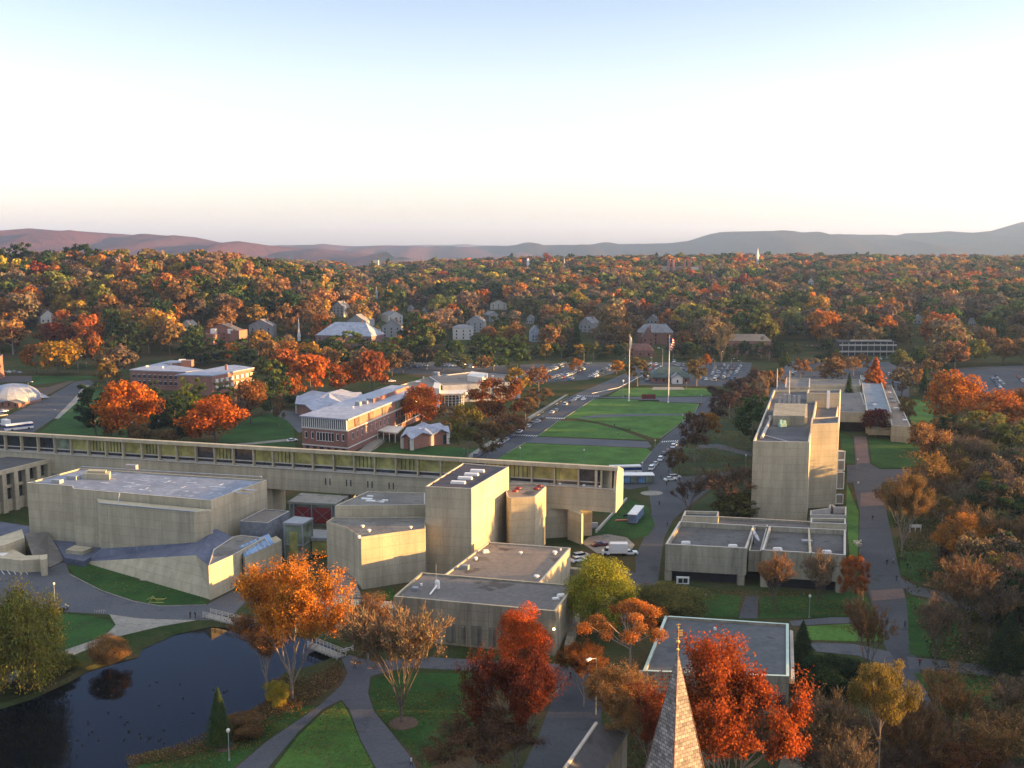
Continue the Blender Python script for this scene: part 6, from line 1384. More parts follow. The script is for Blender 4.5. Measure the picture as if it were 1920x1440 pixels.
def roof_mb(L=4.5, w=.88, van=False):
    mb = MB(); h = L / 2
    if van: frustum(mb, -h * .88, h * .26, w * .80, 1.61, -h * .84, h * .20, w * .72, 1.70)
    else: frustum(mb, -h * .50, h * .12, w * .74, 1.31, -h * .45, h * .07, w * .66, 1.39)
    return mb
CARM = {}
for van in (False, True):
    d_ = {}
    for nm, f_, mt in (('body', body_mb, carp), ('windows', glass_mb, glass_d), ('roof', roof_mb, carp)):
        o = f_(van=van).build(nm, mt); d_[nm] = o.data; bpy.data.objects.remove(o)
    mb = MB(); mb.tube((0, -.1, 0), (0, .1, 0), .32, .32, 10); o = mb.build('wheel', black_m); d_['wheel'] = o.data; bpy.data.objects.remove(o)
    mb = MB(); mb.box((0, 0), .06, .3, 0, .16); o = mb.build('headlight', white_p); d_['light'] = o.data; bpy.data.objects.remove(o)
    # one-mesh car for the far lots
    mb = body_mb(van=van); a = glass_mb(van=van); b_ = roof_mb(van=van)
    for src, mi in ((a, 1), (b_, 0)):
        k = len(mb.v); mb.v += src.v; mb.f += [tuple(i + k for i in f_) for f_ in src.f]; mb.m += [mi] * len(src.f)
    for x in (-1.35, 1.4):
        k = len(mb.f); mb.tube((x, -.9, .32), (x, .9, .32), .32, .32, 8, mi=2)
    o = mb.build('car_far', [carp, glass_d, black_m]); d_['far'] = o.data; bpy.data.objects.remove(o); CARM[van] = d_
crnd = random.Random(5)
PAINT = {'white': (.75, .75, .74), 'silver': (.42, .43, .45), 'grey': (.16, .17, .19), 'black': (.02, .02, .022), 'dark blue': (.03, .05, .12), 'blue': (.06, .13, .30), 'red': (.28, .03, .03), 'dark red': (.10, .012, .018), 'green': (.05, .10, .06), 'tan': (.35, .29, .21)}
def car(x, y, z, yaw, colour, label, group, far=False, van=False, name='parked_car'):
    D = CARM[van]; c = PAINT[colour]
    if far:
        o = bpy.data.objects.new(name, D['far']); COL.objects.link(o); o.location = (x, y, z); o.rotation_euler = (0, 0, yaw); o.color = (*c, 1); return props(o, label, 'car', group)
    th = thing(name, (x, y, z), label, 'car', group, yaw)
    for nm in ('body', 'windows', 'roof'): o = bpy.data.objects.new(nm, D[nm]); COL.objects.link(o); o.parent = th; o.color = (*c, 1)
    for wx in (-1.38, 1.42):
        for wy in (-.80, .80): o = bpy.data.objects.new('wheel', D['wheel']); COL.objects.link(o); o.parent = th; o.location = (wx, wy, .32)
    for wy in (-.62, .62): o = bpy.data.objects.new('headlight', D['light']); COL.objects.link(o); o.parent = th; o.location = (2.19, wy, .6)
    return th
MALLDIR = math.atan2(*[(P2(1085, 742)[i] - P2(900, 852)[i]) for i in (1, 0)])
for px, py, c in [(1098, 743, 'grey'), (1085, 745, 'white'), (1078, 748, 'silver'), (1068, 755, 'black'), (1059, 760, 'silver'), (1045, 768, 'grey'), (1037, 772, 'black'), (1022, 781, 'silver')][1:]: pass
CARROW = [(1084, 744.5, 'white'), (1077, 749, 'silver'), (1070, 753, 'black'), (1060, 758, 'silver'), (1043, 769, 'grey'), (1035, 773, 'silver'), (1018, 784, 'black'), (1008, 790, 'silver'), (998, 794.5, 'grey'), (991, 799, 'silver'), (983, 803, 'black'), (974, 809, 'white'), (958, 818, 'dark blue'), (949, 825, 'silver'), (941, 830, 'silver'), (929, 835, 'white'), (918, 842, 'black'), (902, 850, 'dark blue'), (894, 855, 'grey')]
ORD = ['first', 'second', 'third', 'fourth', 'fifth', 'sixth', 'seventh', 'eighth', 'ninth', 'tenth', 'eleventh', 'twelfth', 'thirteenth', 'fourteenth', 'fifteenth', 'sixteenth', 'seventeenth', 'eighteenth', 'nineteenth']
for i, (px, py, c) in enumerate(CARROW):
    x, y = P2(px, py + 2); car(x, y, .03, MALLDIR, c, f'{c} car at the left mall drive kerb, {ORD[i]} from the far crosswalk', 'cars parked along the mall drive', van=i % 5 == 3)
x, y = P2(1094, 750); car(x, y, .03, MALLDIR + math.pi, 'white', 'white car driving just below the far crosswalk on the mall drive', None, name='moving_car')
RD2 = math.atan2(*[(P2(1264, 838)[i] - P2(1222, 882)[i]) for i in (1, 0)])
for i, (px, py, c, v_) in enumerate([(1222, 880, 'white', True), (1229, 872, 'silver', False), (1239, 863, 'white', True), (1245, 853, 'black', False), (1252, 848, 'dark red', False), (1263, 839, 'white', True), (1269, 835, 'silver', False)]):
    x, y = P2(px, py); car(x, y, .03, RD2, c, f'{c} car in the right crosswalk row, {ORD[i]} from the bus shelter', 'cars parked by the right crosswalk', van=v_)
for px, py, a_, c, lb_, v_ in [(1257, 901, .4, 'white', 'white car parked across the pedestrian street beyond the bus shelter', False), (1265, 898, .4, 'silver', 'silver car behind the white car beyond the bus shelter', True),
        (1124, 1024, .35, 'dark red', 'dark red car beside the white box truck', False), (1085, 1053, .5, 'white', 'white car in the yard above the yellow-green tree', False), (1090, 1047, .5, 'silver', 'silver car just behind the white car in the yard', True),
        (1180, 1040, .1, 'white', 'white low car at the rear end of the white box truck', False), (88, 1142, .05, 'dark blue', 'dark blue car on the left road above the pond lawn', False), (107, 1144, .05, 'black', 'black car right behind the dark blue car on the left road', False),
        (28, 1142, .05, 'black', 'black car beside the willow on the left road', False), (7, 773, 1.0, 'white', 'white car by the dome at the left road', False), (5, 781, 1.0, 'black', 'black car by the dome at the left road', False),
        (240, 796, .3, 'silver', 'silver car under the big orange maple', False), (298, 795, .3, 'white', 'white car between the two big orange trees', False), (313, 793, .3, 'dark blue', 'dark blue car between the two big orange trees', False), (325, 770, .3, 'silver', 'silver car among the pines between the orange trees', False),
        (548, 828, .6, 'white', 'white car at the left foot of the long brick hall', False), (735, 716, .3, 'white', 'single white car on the road left of the curved hall', False), (815, 772, .7, 'silver', 'silver car beside the glowing red maple', False), (1357, 1232, 0, 'grey', '', False)][:-1]:
    x, y = P2(px, py); car(x, y, .04, a_, c, lb_, None, van=v_)
# far lots: (px0,py0,px1,py1,n,label)
LOTS = [(985, 699, 1003, 693, 5, 'left'), (985, 712, 1004, 714, 5, 'left'), (1020, 695, 1060, 682, 12, 'left'), (1022, 699, 1062, 686, 12, 'left'), (1034, 711, 1092, 690, 14, 'left'), (1042, 714, 1096, 693, 14, 'left'), (1066, 714, 1076, 710, 3, 'left'), (1095, 684, 1108, 682, 4, 'left'), (1104, 708, 1150, 686, 12, 'left'), (1108, 711, 1152, 690, 10, 'left'),
        (1204, 712, 1240, 690, 11, 'right'), (1210, 716, 1244, 694, 10, 'right'), (1202, 702, 1232, 684, 8, 'right'), (1200, 692, 1222, 682, 6, 'right'),
        (1262, 685, 1300, 687, 8, 'right'), (1270, 694, 1300, 697, 6, 'right'), (1262, 680, 1268, 678, 2, 'right'), (1335, 704, 1345, 686, 5, 'right'), (1344, 708, 1358, 684, 7, 'right'), (1355, 710, 1368, 686, 8, 'right'), (1336, 697, 1352, 700, 4, 'right'), (1366, 708, 1378, 686, 8, 'right'), (1376, 706, 1390, 686, 7, 'right'), (1335, 709, 1380, 711, 9, 'right'), (1344, 715, 1322, 712, 4, 'right'),
        (775, 689, 800, 686, 5, 'middle'), (835, 688, 870, 684, 6, 'middle'), (880, 690, 930, 686, 9, 'middle'), (728, 690, 745, 686, 4, 'middle'), (745, 683, 760, 680, 3, 'middle'), (845, 676, 865, 678, 4, 'middle'),
        (1484, 700, 1500, 694, 3, 'tower'), (1486, 706, 1500, 690, 3, 'tower'), (1500, 650, 1545, 652, 5, 'tower'), (1575, 673, 1680, 674, 9, 'deck'), (1662, 700, 1680, 712, 5, 'deck'), (1675, 717, 1712, 722, 5, 'deck'), (1632, 678, 1652, 679, 2, 'deck'),
        (1858, 708, 1876, 728, 8, 'far right'), (1866, 706, 1884, 725, 7, 'far right'), (1905, 704, 1925, 722, 6, 'far right'), (-10, 688, 46, 687, 11, 'far left'), (-5, 698, 40, 700, 5, 'far left'), (80, 664, 94, 662, 2, 'far left')]
LN = {'left': 'in the left half of the big lots beyond the mall', 'right': 'in the crowded right lot behind the flagpoles', 'middle': 'in the lot glimpsed beyond the curved hall', 'tower': 'on the drive behind the slab tower', 'deck': 'near the parking deck with pale beams', 'far right': 'in the far right lot beyond the orange maples', 'far left': 'in the small lot at the far left edge'}
for px0, py0, px1, py1, n, lot in LOTS:
    for k in range(n):
        t = (k + .5) / n; px = lerp(px0, px1, t); py = lerp(py0, py1, t); x, y = P2(px, py)
        c = crnd.choice(['white', 'white', 'silver', 'silver', 'silver', 'grey', 'black', 'dark blue', 'blue', 'red', 'green', 'tan']); v_ = crnd.random() < .35
        car(x + crnd.uniform(-.4, .4), y, .03, 1.27 + math.pi * (k % 2) + crnd.uniform(-.05, .05) + (1.3 if lot in ('middle', 'far left') else 0), c, f'{c} {"van" if v_ else "car"} parked {LN[lot]}', f'{c} {"vans" if v_ else "cars"} parked {LN[lot]}', True, v_)
# white box truck
def local(th, name, mb, mat):
    ORG['_t'] = Vector((0, 0, 0)); me = bpy.data.meshes.new(name); me.from_pydata(mb.v, [], mb.f)
    for m in (mat if isinstance(mat, (list, tuple)) else [mat]): me.materials.append(m)
    if isinstance(mat, (list, tuple)):
        for p, k in zip(me.polygons, mb.m): p.material_index = k
    me.update(); o = bpy.data.objects.new(name, me); COL.objects.link(o); o.parent = th; ORG[o.name] = ORG[th.name]; return o
def truck(px, py, yaw, label, L=6.8, h=3.3, w=1.15, cargo=white_p):
    x, y = P2(px, py); th = thing('box_truck', (x, y, .05), label, 'truck', None, yaw)
    mb = MB(); frustum(mb, -L * .5, L * .18, w, .75, -L * .5, L * .18, w, h); local(th, 'cargo_box', mb, cargo)
    mb = MB(); frustum(mb, L * .19, L * .5, w * .85, .45, L * .19, L * .47, w * .83, 1.3); frustum(mb, L * .19, L * .38, w * .83, 1.3, L * .2, L * .31, w * .75, 2.15); local(th, 'cab', mb, white_p)
    mb = MB(); mb.v = []; frustum(mb, L * .24, L * .395, w * .845, 1.33, L * .24, L * .325, w * .765, 2.0); local(th, 'cab_windows', mb, glass_d)
    mb = MB(); frustum(mb, -L * .5, L * .45, w * .5, .4, -L * .5, L * .45, w * .5, .75); local(th, 'chassis', mb, dark_m)
    for wx in (-L * .3, L * .36):
        for s in (-1, 1): mb = MB(); mb.tube((wx, s * (w - .3), .42), (wx, s * (w + .01), .42), .42, .42, 12); local(th, 'wheel', mb, black_m)
    for s in (-1, 1): mb = MB(); mb.box((L * .5, s * .6), .08, .3, .7, .9); local(th, 'headlight', mb, glass_b)
    return th
truck(1152, 1041, math.pi - .02, 'white box truck beside the dark red car on the pale paving')
truck(5, 1062, -.15, 'white box truck at the left edge beside the stepped ramp', 6.5, 3.2)
truck(10, 800, 2.4, 'white truck on the road at the left edge behind the bridge building', 7, 3.4)
tl = thing('blue_trailer', (*P2(1192, 975), 0), 'blue-grey box trailer with a pale flat roof on the small lawn', 'trailer', None, 1.25)
mb = MB(); frustum(mb, -5.6, 5.6, 1.35, .5, -5.6, 5.6, 1.35, 3.0); local(tl, 'body', mb, plain('trailer_blue', (.13, .18, .30), .5)); mb = MB(); frustum(mb, -5.65, 5.65, 1.42, 3.0, -5.6, 5.6, 1.36, 3.14); local(tl, 'roof', mb, white_p)
for wx in (-2.4, -1.4):
    for s in (-1, 1): mb = MB(); mb.tube((wx, s * 1.1, .4), (wx, s * 1.36, .4), .4, .4, 10); local(tl, 'wheel', mb, black_m)
o_ = thing('orange_kayak', (*P2(1166, 977), 0), 'orange boat shaped bundle lying on the small lawn by the blue trailer', 'bundle', None, .1)
mb = MB(); frustum(mb, -2.2, 2.2, .25, .05, -1.8, 1.8, .45, .4); local(o_, 'body', mb, plain('orange_plastic', (.5, .10, .04), .5))
for px, py, a_, lb_ in ((1174, 969, .4, 'dark motor scooter at the side of the blue trailer'), (1180, 903, .4, '')) [:1]:
    sc_ = thing('scooter', (*P2(px, py), 0), lb_, 'scooter', None, a_)
    mb = MB(); frustum(mb, -.8, .5, .18, .35, -.7, .3, .15, .8); local(sc_, 'body', mb, dark_m)
    for wx in (-.65, .65): mb = MB(); mb.tube((wx, -.06, .26), (wx, .06, .26), .26, .26, 10); local(sc_, 'wheel', mb, black_m)
    mb = MB(); mb.tube((.6, 0, .3), (.4, 0, 1.05), .04, .04, 5); mb.tube((.4, -.3, 1.05), (.4, .3, 1.05), .03, .03, 5); local(sc_, 'handlebar', mb, grey_m)
# buses
def bus(px, py, yaw, label, L=11.5):
    x, y = P2(px, py); th = thing('bus', (x, y, .04), label, 'bus', None, yaw)
    mb = MB(); frustum(mb, -L / 2, L / 2, 1.27, .35, -L / 2, L / 2, 1.27, 1.35); local(th, 'body', mb, white_p)
    mb = MB(); frustum(mb, -L / 2 + .02, L / 2 - .02, 1.25, 1.35, -L / 2 + .05, L / 2 - .1, 1.22, 2.5); local(th, 'windows', mb, plain('bus_blue_glass', (.02, .04, .14), .2))
    mb = MB(); frustum(mb, -L / 2, L / 2, 1.27, 2.5, -L / 2 + .1, L / 2 - .15, 1.15, 3.0); local(th, 'roof', mb, white_p)
    for k in range(7): 
        for s in (-1, 1): mb = MB(); mb.box((-L / 2 + 1.6 * k + .9, s * 1.25), .12, .06, 1.35, 2.5); local(th, 'window_post', mb, dark_m)
    for wx in (-L * .28, L * .32):
        for s in (-1, 1): mb = MB(); mb.tube((wx, s * .98, .48), (wx, s * 1.28, .48), .48, .48, 12); local(th, 'wheel', mb, black_m)
    return th
bus(1172, 888, .12, 'white bus with dark blue window band waiting behind the bus shelter'); bus(36, 806, .75, 'white-roofed bus on the left road just behind the bridge building')
sh = thing('bus_shelter', (*P2(1190, 905), 0), 'glazed bus shelter with a pale flat roof at the end of the bridge building', 'shelter', None, .02)
mb = MB(); frustum(mb, -7.5, 6.5, 2.4, 2.9, -7.5, 6.5, 2.4, 3.15); local(sh, 'roof', mb, white_p)
for k in range(6):
    for s in (-1, 1): mb = MB(); mb.box((-6.8 + k * 2.55, s * 1.9), .16, .16, 0, 2.9); local(sh, 'post', mb, dark_m)
for k in range(5): mb = MB(); mb.box((-5.5 + k * 2.55, -1.9), 2.3, .04, .4, 2.5); local(sh, 'glass_panel', mb, glass_b if k % 2 else glass_g)
mb = MB(); mb.box((-1, 1.2), 8, .4, .4, .5); local(sh, 'bench', mb, grey_m); mb = MB(); mb.box((5.0, .2), 1.6, 1.4, 0, 2.2); local(sh, 'kiosk', mb, plain('kiosk_green', (.12, .16, .12), .6))

# ------------------------------------------------------------------ lamps, poles, flags
def tubeobj(name, pts, mat): mb = MB(); [mb.tube(a, b, r0, r1, 8) for a, b, r0, r1 in pts]; return mb
lpm = []
mb = MB(); mb.tube((0, 0, 0), (0, 0, .35), .17, .12, 8); mb.tube((0, 0, .35), (0, 0, 4.2), .07, .055, 8); o = mb.build('pole', plain('lamp_pole_green', (.22, .26, .24), .5)); lp_pole = o.data; bpy.data.objects.remove(o)
mb = MB(); mb.tube((0, 0, 4.15), (0, 0, 4.3), .10, .18, 8); mb.ball((0, 0, 4.52), .28, n=10, sz=1.1); o = mb.build('globe', plain('lamp_globe', (.60, .56, .48), .3, var=.05)); lp_head = o.data; bpy.data.objects.remove(o)
mb = MB(); mb.tube((0, 0, 0), (0, 0, 8), .10, .06, 6); mb.tube((0, 0, 7.9), (1.4, 0, 8.3), .05, .04, 5); o = mb.build('pole', MATS['lamp_pole_green']); st_pole = o.data; bpy.data.objects.remove(o)
mb = MB(); mb.box((1.7, 0), .9, .35, 8.2, 8.4); o = mb.build('lamp_head', white_p); st_head = o.data; bpy.data.objects.remove(o)
def lamp_(px, py, label, group=None, tall=False, sc_=1.0, rz=0):
    p = WT(px, py); th = thing('street_lamp', p, label, 'street lamp', group, rz); th.scale = (sc_,) * 3
    for nm, me in (('pole', st_pole if tall else lp_pole), ('lamp_head' if tall else 'globe', st_head if tall else lp_head)):
        o = bpy.data.objects.new(nm, me); COL.objects.link(o); o.parent = th
    return th
for px, py, tp, lb_ in [(430, 1430, 1366, 'globe lamp on a pale post beside the pond path'), (1323, 1151, 1113, 'globe lamp on the lawn left of the dark path by the annex'), (1517, 1160, 1115, 'globe lamp on the lawn before the right half of the annex'), (1618, 1127, 1088, 'globe lamp beside the small red-orange tree'),
        (1747, 1300, 1255, 'globe lamp at the corner of the lower right path'), (1612, 1050, 1012, 'globe lamp at the right side of the annex court'), (1608, 935, 903, 'lamp post on the bright grass strip beside the slab tower'), (1398, 880, 852, 'globe lamp left of the slab tower'), (103, 1130, 1092, 'lamp post in the middle of the left road'),
        (1204, 898, 866, 'lamp post behind the bus shelter'), (975, 868, 838, 'lamp post at the front edge of the mall behind the left of the tower'), (1095, 872, 842, 'lamp post at the front edge of the mall above the right end of the bridge'), (906, 845, 822, 'lamp post by the near pavilion'), (870, 854, 842, 'small post sign lamp at the near pavilion corner'),
        (1280, 800, 777, 'globe lamp at the right edge of the big mall lawn'), (1315, 757, 740, 'globe lamp at the far right corner of the big mall lawn'), (1228, 838, 825, 'globe lamp at the right crosswalk'), (1168, 745, 712, 'lamp post left of the white flagpole'), (1287, 728, 717, 'lamp post before the hip-roofed station'),
        (1607, 885, 860, 'globe lamp beside the brick path at the slab tower'), (1768, 1180, 1165, 'low globe lamp far down the right path')]:
    p = WT(px, py); h_ = HZ(tp, p.y); lamp_(px, py, lb_, sc_=max(.6, h_ / 4.8))
for px, py, tp, z_ in [(221, 690, 659, 'behind the orange trees at left'), (147, 700, 667, 'left of the road bend'), (163, 703, 680, 'at the road bend at left'), (82, 762, 747, 'beside the pale dome'), (55, 757, 715, 'right in front of the pale dome'), (725, 690, 660, 'behind the rust red tree'), (895, 692, 665, 'beyond the curved hall'), (1095, 682, 658, 'in the left lot by the tiny orange tree'),
        (1222, 690, 669, 'between the flagpoles in the right lot'), (1242, 690, 652, 'right behind the right flagpole'), (1352, 690, 659, 'at the back of the crowded right lot'), (1340, 692, 673, 'above the crowded right lot'), (1371, 694, 672, 'at the right part of the crowded lot'), (1389, 700, 676, 'at the right corner of the crowded lot'), (1168, 690, 672, 'left of the white flagpole in the lot'), (108, 788, 775, 'on the grass by the left road'), (1117, 1342, 1228, 'on the dark walk left of the stone spire')]:
    p = WT(px, py); h_ = HZ(tp, p.y); lamp_(px, py, 'tall street light ' + z_, tall=True, sc_=max(.6, h_ / 8.4), rz=px % 7)
def flagpole(px, by, tp, label, flagpts, cols, flen):
    x, y = P2(px, by); H_ = HZ(tp, y); th = thing('flagpole', (x, y, 0), label, 'flagpole'); mb = MB(); zs = [0, .6, H_ * .32, H_ * .66, H_]
    mb.tube((x, y, 0), (x, y, .6), .55, .45, 10); mb.tube((x, y, .6), (x, y, H_ * .34), .27, .24, 10); mb.tube((x, y, H_ * .34), (x, y, H_ * .35), .32, .32, 10); mb.tube((x, y, H_ * .35), (x, y, H_), .23, .12, 10); mb.build('pole', white_p, th)
    mb = MB(); mb.ball((x, y, H_ + .25), .28); mb.build('finial_ball', gold, th)
    return th, x, y, H_
th, x, y, H_ = flagpole(1179, 752, 628, 'left white flagpole on the mall with a furled pale flag', None, None, 0)
def flag(name, label, x, y, H_, drop, w, mats, fold):
    mb = MB(); n = 8
    for k in range(n):
        for j in range(10):
            z0 = H_ - .6 - drop * j / 10; z1 = H_ - .6 - drop * (j + 1) / 10
            def pt(u, zz, jj): ww = w * (.45 + .55 * math.sin(min(1, jj / 10 + .15) * math.pi)); return (x + .2 + ww * u, y + .35 * math.sin(u * fold + jj * .3), zz - .9 * u)
            mb.face([pt(k / n, z0, j), pt((k + 1) / n, z0, j), pt((k + 1) / n, z1, j + 1), pt(k / n, z1, j + 1)], (j if k > 3 or j > 4 else 99) % 2 if len(mats) > 2 and not (k <= 3 and j <= 4) else (2 if len(mats) > 2 else 0))
    o = mb.build(name, mats); return props(o, label, 'flag')
flag('furled_flag', 'pale state flag hanging furled on the left flagpole', x, y, H_, 6.0, 1.1, [plain('flag_white', (.7, .62, .5), .8)], 9)
th, x, y, H_ = flagpole(1253, 755, 630, 'right white flagpole on the mall with a drooping red striped flag', None, None, 0)
flag('striped_flag', 'drooping red and white striped flag with blue corner on the right flagpole', x, y, H_, 6.2, 2.6, [plain('flag_red', (.5, .05, .04), .8), MATS['flag_white'], plain('flag_blue', (.03, .05, .18), .8)], 8)
sg = thing('campus_sign', (*P2(1216, 752), 0), 'wide dark red sign board on posts between the two flagpoles', 'sign')
x, y = P2(1216, 752); mb = MB(); mb.box((x, y), 7.2, .3, 1.2, 3.6); mb.build('board', plain('sign_red', (.12, .018, .02), .6), sg)
for s in (-3, 3): mb = MB(); mb.box((x + s, y), .3, .36, 0, 3.7); mb.build('post', red_panel, sg)
mb = MB(); mb.box((x, y + .4), 11, 2.2, .05, .5); mb.build('hedge_bed', plain('hedge', (.02, .035, .015), .9, sc=3), sg)
# pond bridges with white railings
def railing(name, label, p0, p1, deck=True, wd=2.2, n=8, z=.3):
    a = Vector(P2(*p0)); b = Vector(P2(*p1)); d = b - a; yw = math.atan2(d.y, d.x); nn = Vector((-math.sin(yw), math.cos(yw))); th = thing(name, (a.x, a.y, 0), label, 'footbridge')
    if deck: mb = MB(); mb.box((a + b) / 2, d.length, wd, z - .25, z, yw); mb.build('deck', pave, th)
    for s in (-1, 1):
        mb = MB()
        for zz in (.55, .85, 1.15): mb.box((a + b) / 2 + nn * s * wd / 2, d.length, .08, z + zz - .06, z + zz, yw)
        mb.build('rail', cap_m, th)
        for k in range(n + 1): mb = MB(); mb.box(a.lerp(b, k / n) + nn * s * wd / 2, .12, .12, z - .3, z + 1.2, yw); mb.build('post', cap_m, th)
railing('footbridge', 'footbridge with pale railings at the inlet beside the asphalt lot', (388, 1156), (478, 1178)); railing('footbridge', 'small white-railed footbridge behind the orange pond tree', (585, 1212), (640, 1234))
rk = thing('wooden_fence', (*P2(655, 1226), 0), 'short white post-and-rail fence beside the small footbridge', 'fence')
mb = MB(); a = Vector(P2(638, 1228)); b = Vector(P2(662, 1221)); d = b - a
for z in (.5, .9): mb.box((a + b) / 2, d.length, .1, z, z + .12, math.atan2(d.y, d.x))
mb.build('rail', white_p, rk)
for t in (0, .5, 1): mb = MB(); mb.box(a.lerp(b, t), .15, .15, 0, 1.15); mb.build('post', white_p, rk)
# yellow metal sculpture, wall stones, bike racks, benches
sc_ = thing('yellow_sculpture', (*P2(296, 1129), .05), 'spindly yellow metal sculpture on the dark lawn before the wedge wall', 'sculpture'); x, y = P2(294, 1129)
mb = MB(); yl = plain('yellow_metal', (.42, .36, .08), .5)
for a_, b_ in (((-2.2, 0, .6), (-.8, 0, 1.4)), ((-.8, 0, 1.4), (0, 0, .5)), ((0, 0, .5), (1.4, .1, .55)), ((1.4, .1, .55), (2.3, 0, 1.1)), ((-1.6, .2, .2), (-.8, 0, 1.4)), ((-1.2, 0, .9), (2.0, 0, .8)), ((-1.8, -.4, .1), (1.7, -.4, .1))): mb.tube((x + a_[0], y + a_[1], a_[2]), (x + b_[0], y + b_[1], b_[2]), .07, .07, 5)
mb.build('frame', yl, sc_)
for px, py, w_, lb_ in ((280, 1081, 30, 'pale flat stone slab in the lawn under the wedge wall'), (325, 1087, 38, 'second pale stone slab in the lawn under the wedge wall')):
    th = thing('stone_slab', (*P2(px, py), 0), lb_, 'stone'); mb = MB(); mb.prism(wp([(px - 18, py + 6), (px + 4, py + 7), (px + 16, py - 4), (px - 4, py - 5)], .3), 0, .35); mb.build('slab', conc2, th)
for px, py, lb_ in ((186, 1150, 'pale bicycle rack at the edge of the left lawn'), (622, 988 + 22, 'round concrete tables beside the annex court')): 
    if px == 186:
        th = thing('bicycle_rack', (*P2(px, py), 0), lb_, 'bicycle rack'); x, y = P2(px, py); mb = MB()
        for k in range(5): mb.tube((x - 1 + k * .5, y, 0), (x - 1 + k * .5, y + .1, .8), .035, .035, 4); mb.tube((x - 1 + k * .5, y + .1, .8), (x - .75 + k * .5, y + .7, .1), .035, .035, 4)
        mb.build('hoops', cap_m, th)
pl_ = thing('concrete_planter', (*P2(1608, 1022), 0), 'pale concrete planter with two round holes beside the annex court', 'planter'); x, y = P2(1608, 1022)
mb = MB(); mb.box((x, y), 1.3, 3.6, 0, .8); mb.build('box', conc2, pl_); mb = MB(); mb.tube((x, y - .8, .8), (x, y - .8, .82), .42, .42, 10); mb.tube((x, y + .9, .8), (x, y + .9, .82), .42, .42, 10); mb.build('hole', dirt, pl_)
hy = thing('gazebo_sign', (*P2(1716, 998), 0), 'small pale wooden shelter frame on the lawn beside the east walk', 'shelter'); x, y = P2(1716, 998)
mb = MB(); mb.box((x, y), 3.4, .3, 1.4, 2.2); mb.build('board', cream_p, hy)
for s in (-1.5, 0, 1.5): mb = MB(); mb.box((x + s, y), .25, .25, 0, 1.5); mb.build('post', cream_p, hy)
mu = thing('mulch_ring', (*P2(757, 1356), 0), 'dark round mulch bed around the bare tree on the lawn', 'mulch bed'); x, y = P2(757, 1356); mb = MB(); mb.tube((x, y, .02), (x, y, .14), 2.5, 2.2, 20); mb.build('bed', dirt, mu)
mu = thing('mulch_ring', (*P2(422, 1400), 0), 'dark mulch bed around the small evergreen by the pond', 'mulch bed'); x, y = P2(422, 1400); mb = MB(); mb.tube((x, y, .02), (x, y, .14), 1.9, 1.6, 20); mb.build('bed', dirt, mu)
for k in range(46):
    a = rr.uniform(0, 1); px = rr.uniform(130, 440); py = rr.uniform(1275, 1400)
    if px > 300 + (1400 - py) * 1.3 or px < 60 + (1400 - py) * .6: continue
    x, y = P2(px, py, -.6); th = thing('duck', (x, y, -.6), 'dark duck floating on the blue open water of the pond', 'duck', 'ducks on the pond', rr.uniform(0, 6))
    mb = MB(); mb.ball((0, 0, .06), .17, n=8, sz=.7); mb.tube((.1, 0, .1), (.2, 0, .3), .06, .05, 6); mb.ball((.23, 0, .33), .07, n=6); mb.tube((.27, 0, .33), (.38, 0, .31), .03, .015, 5); mb.tube((-.1, 0, .1), (-.28, 0, .16), .08, .02, 6); local(th, 'body', mb, dark_m)
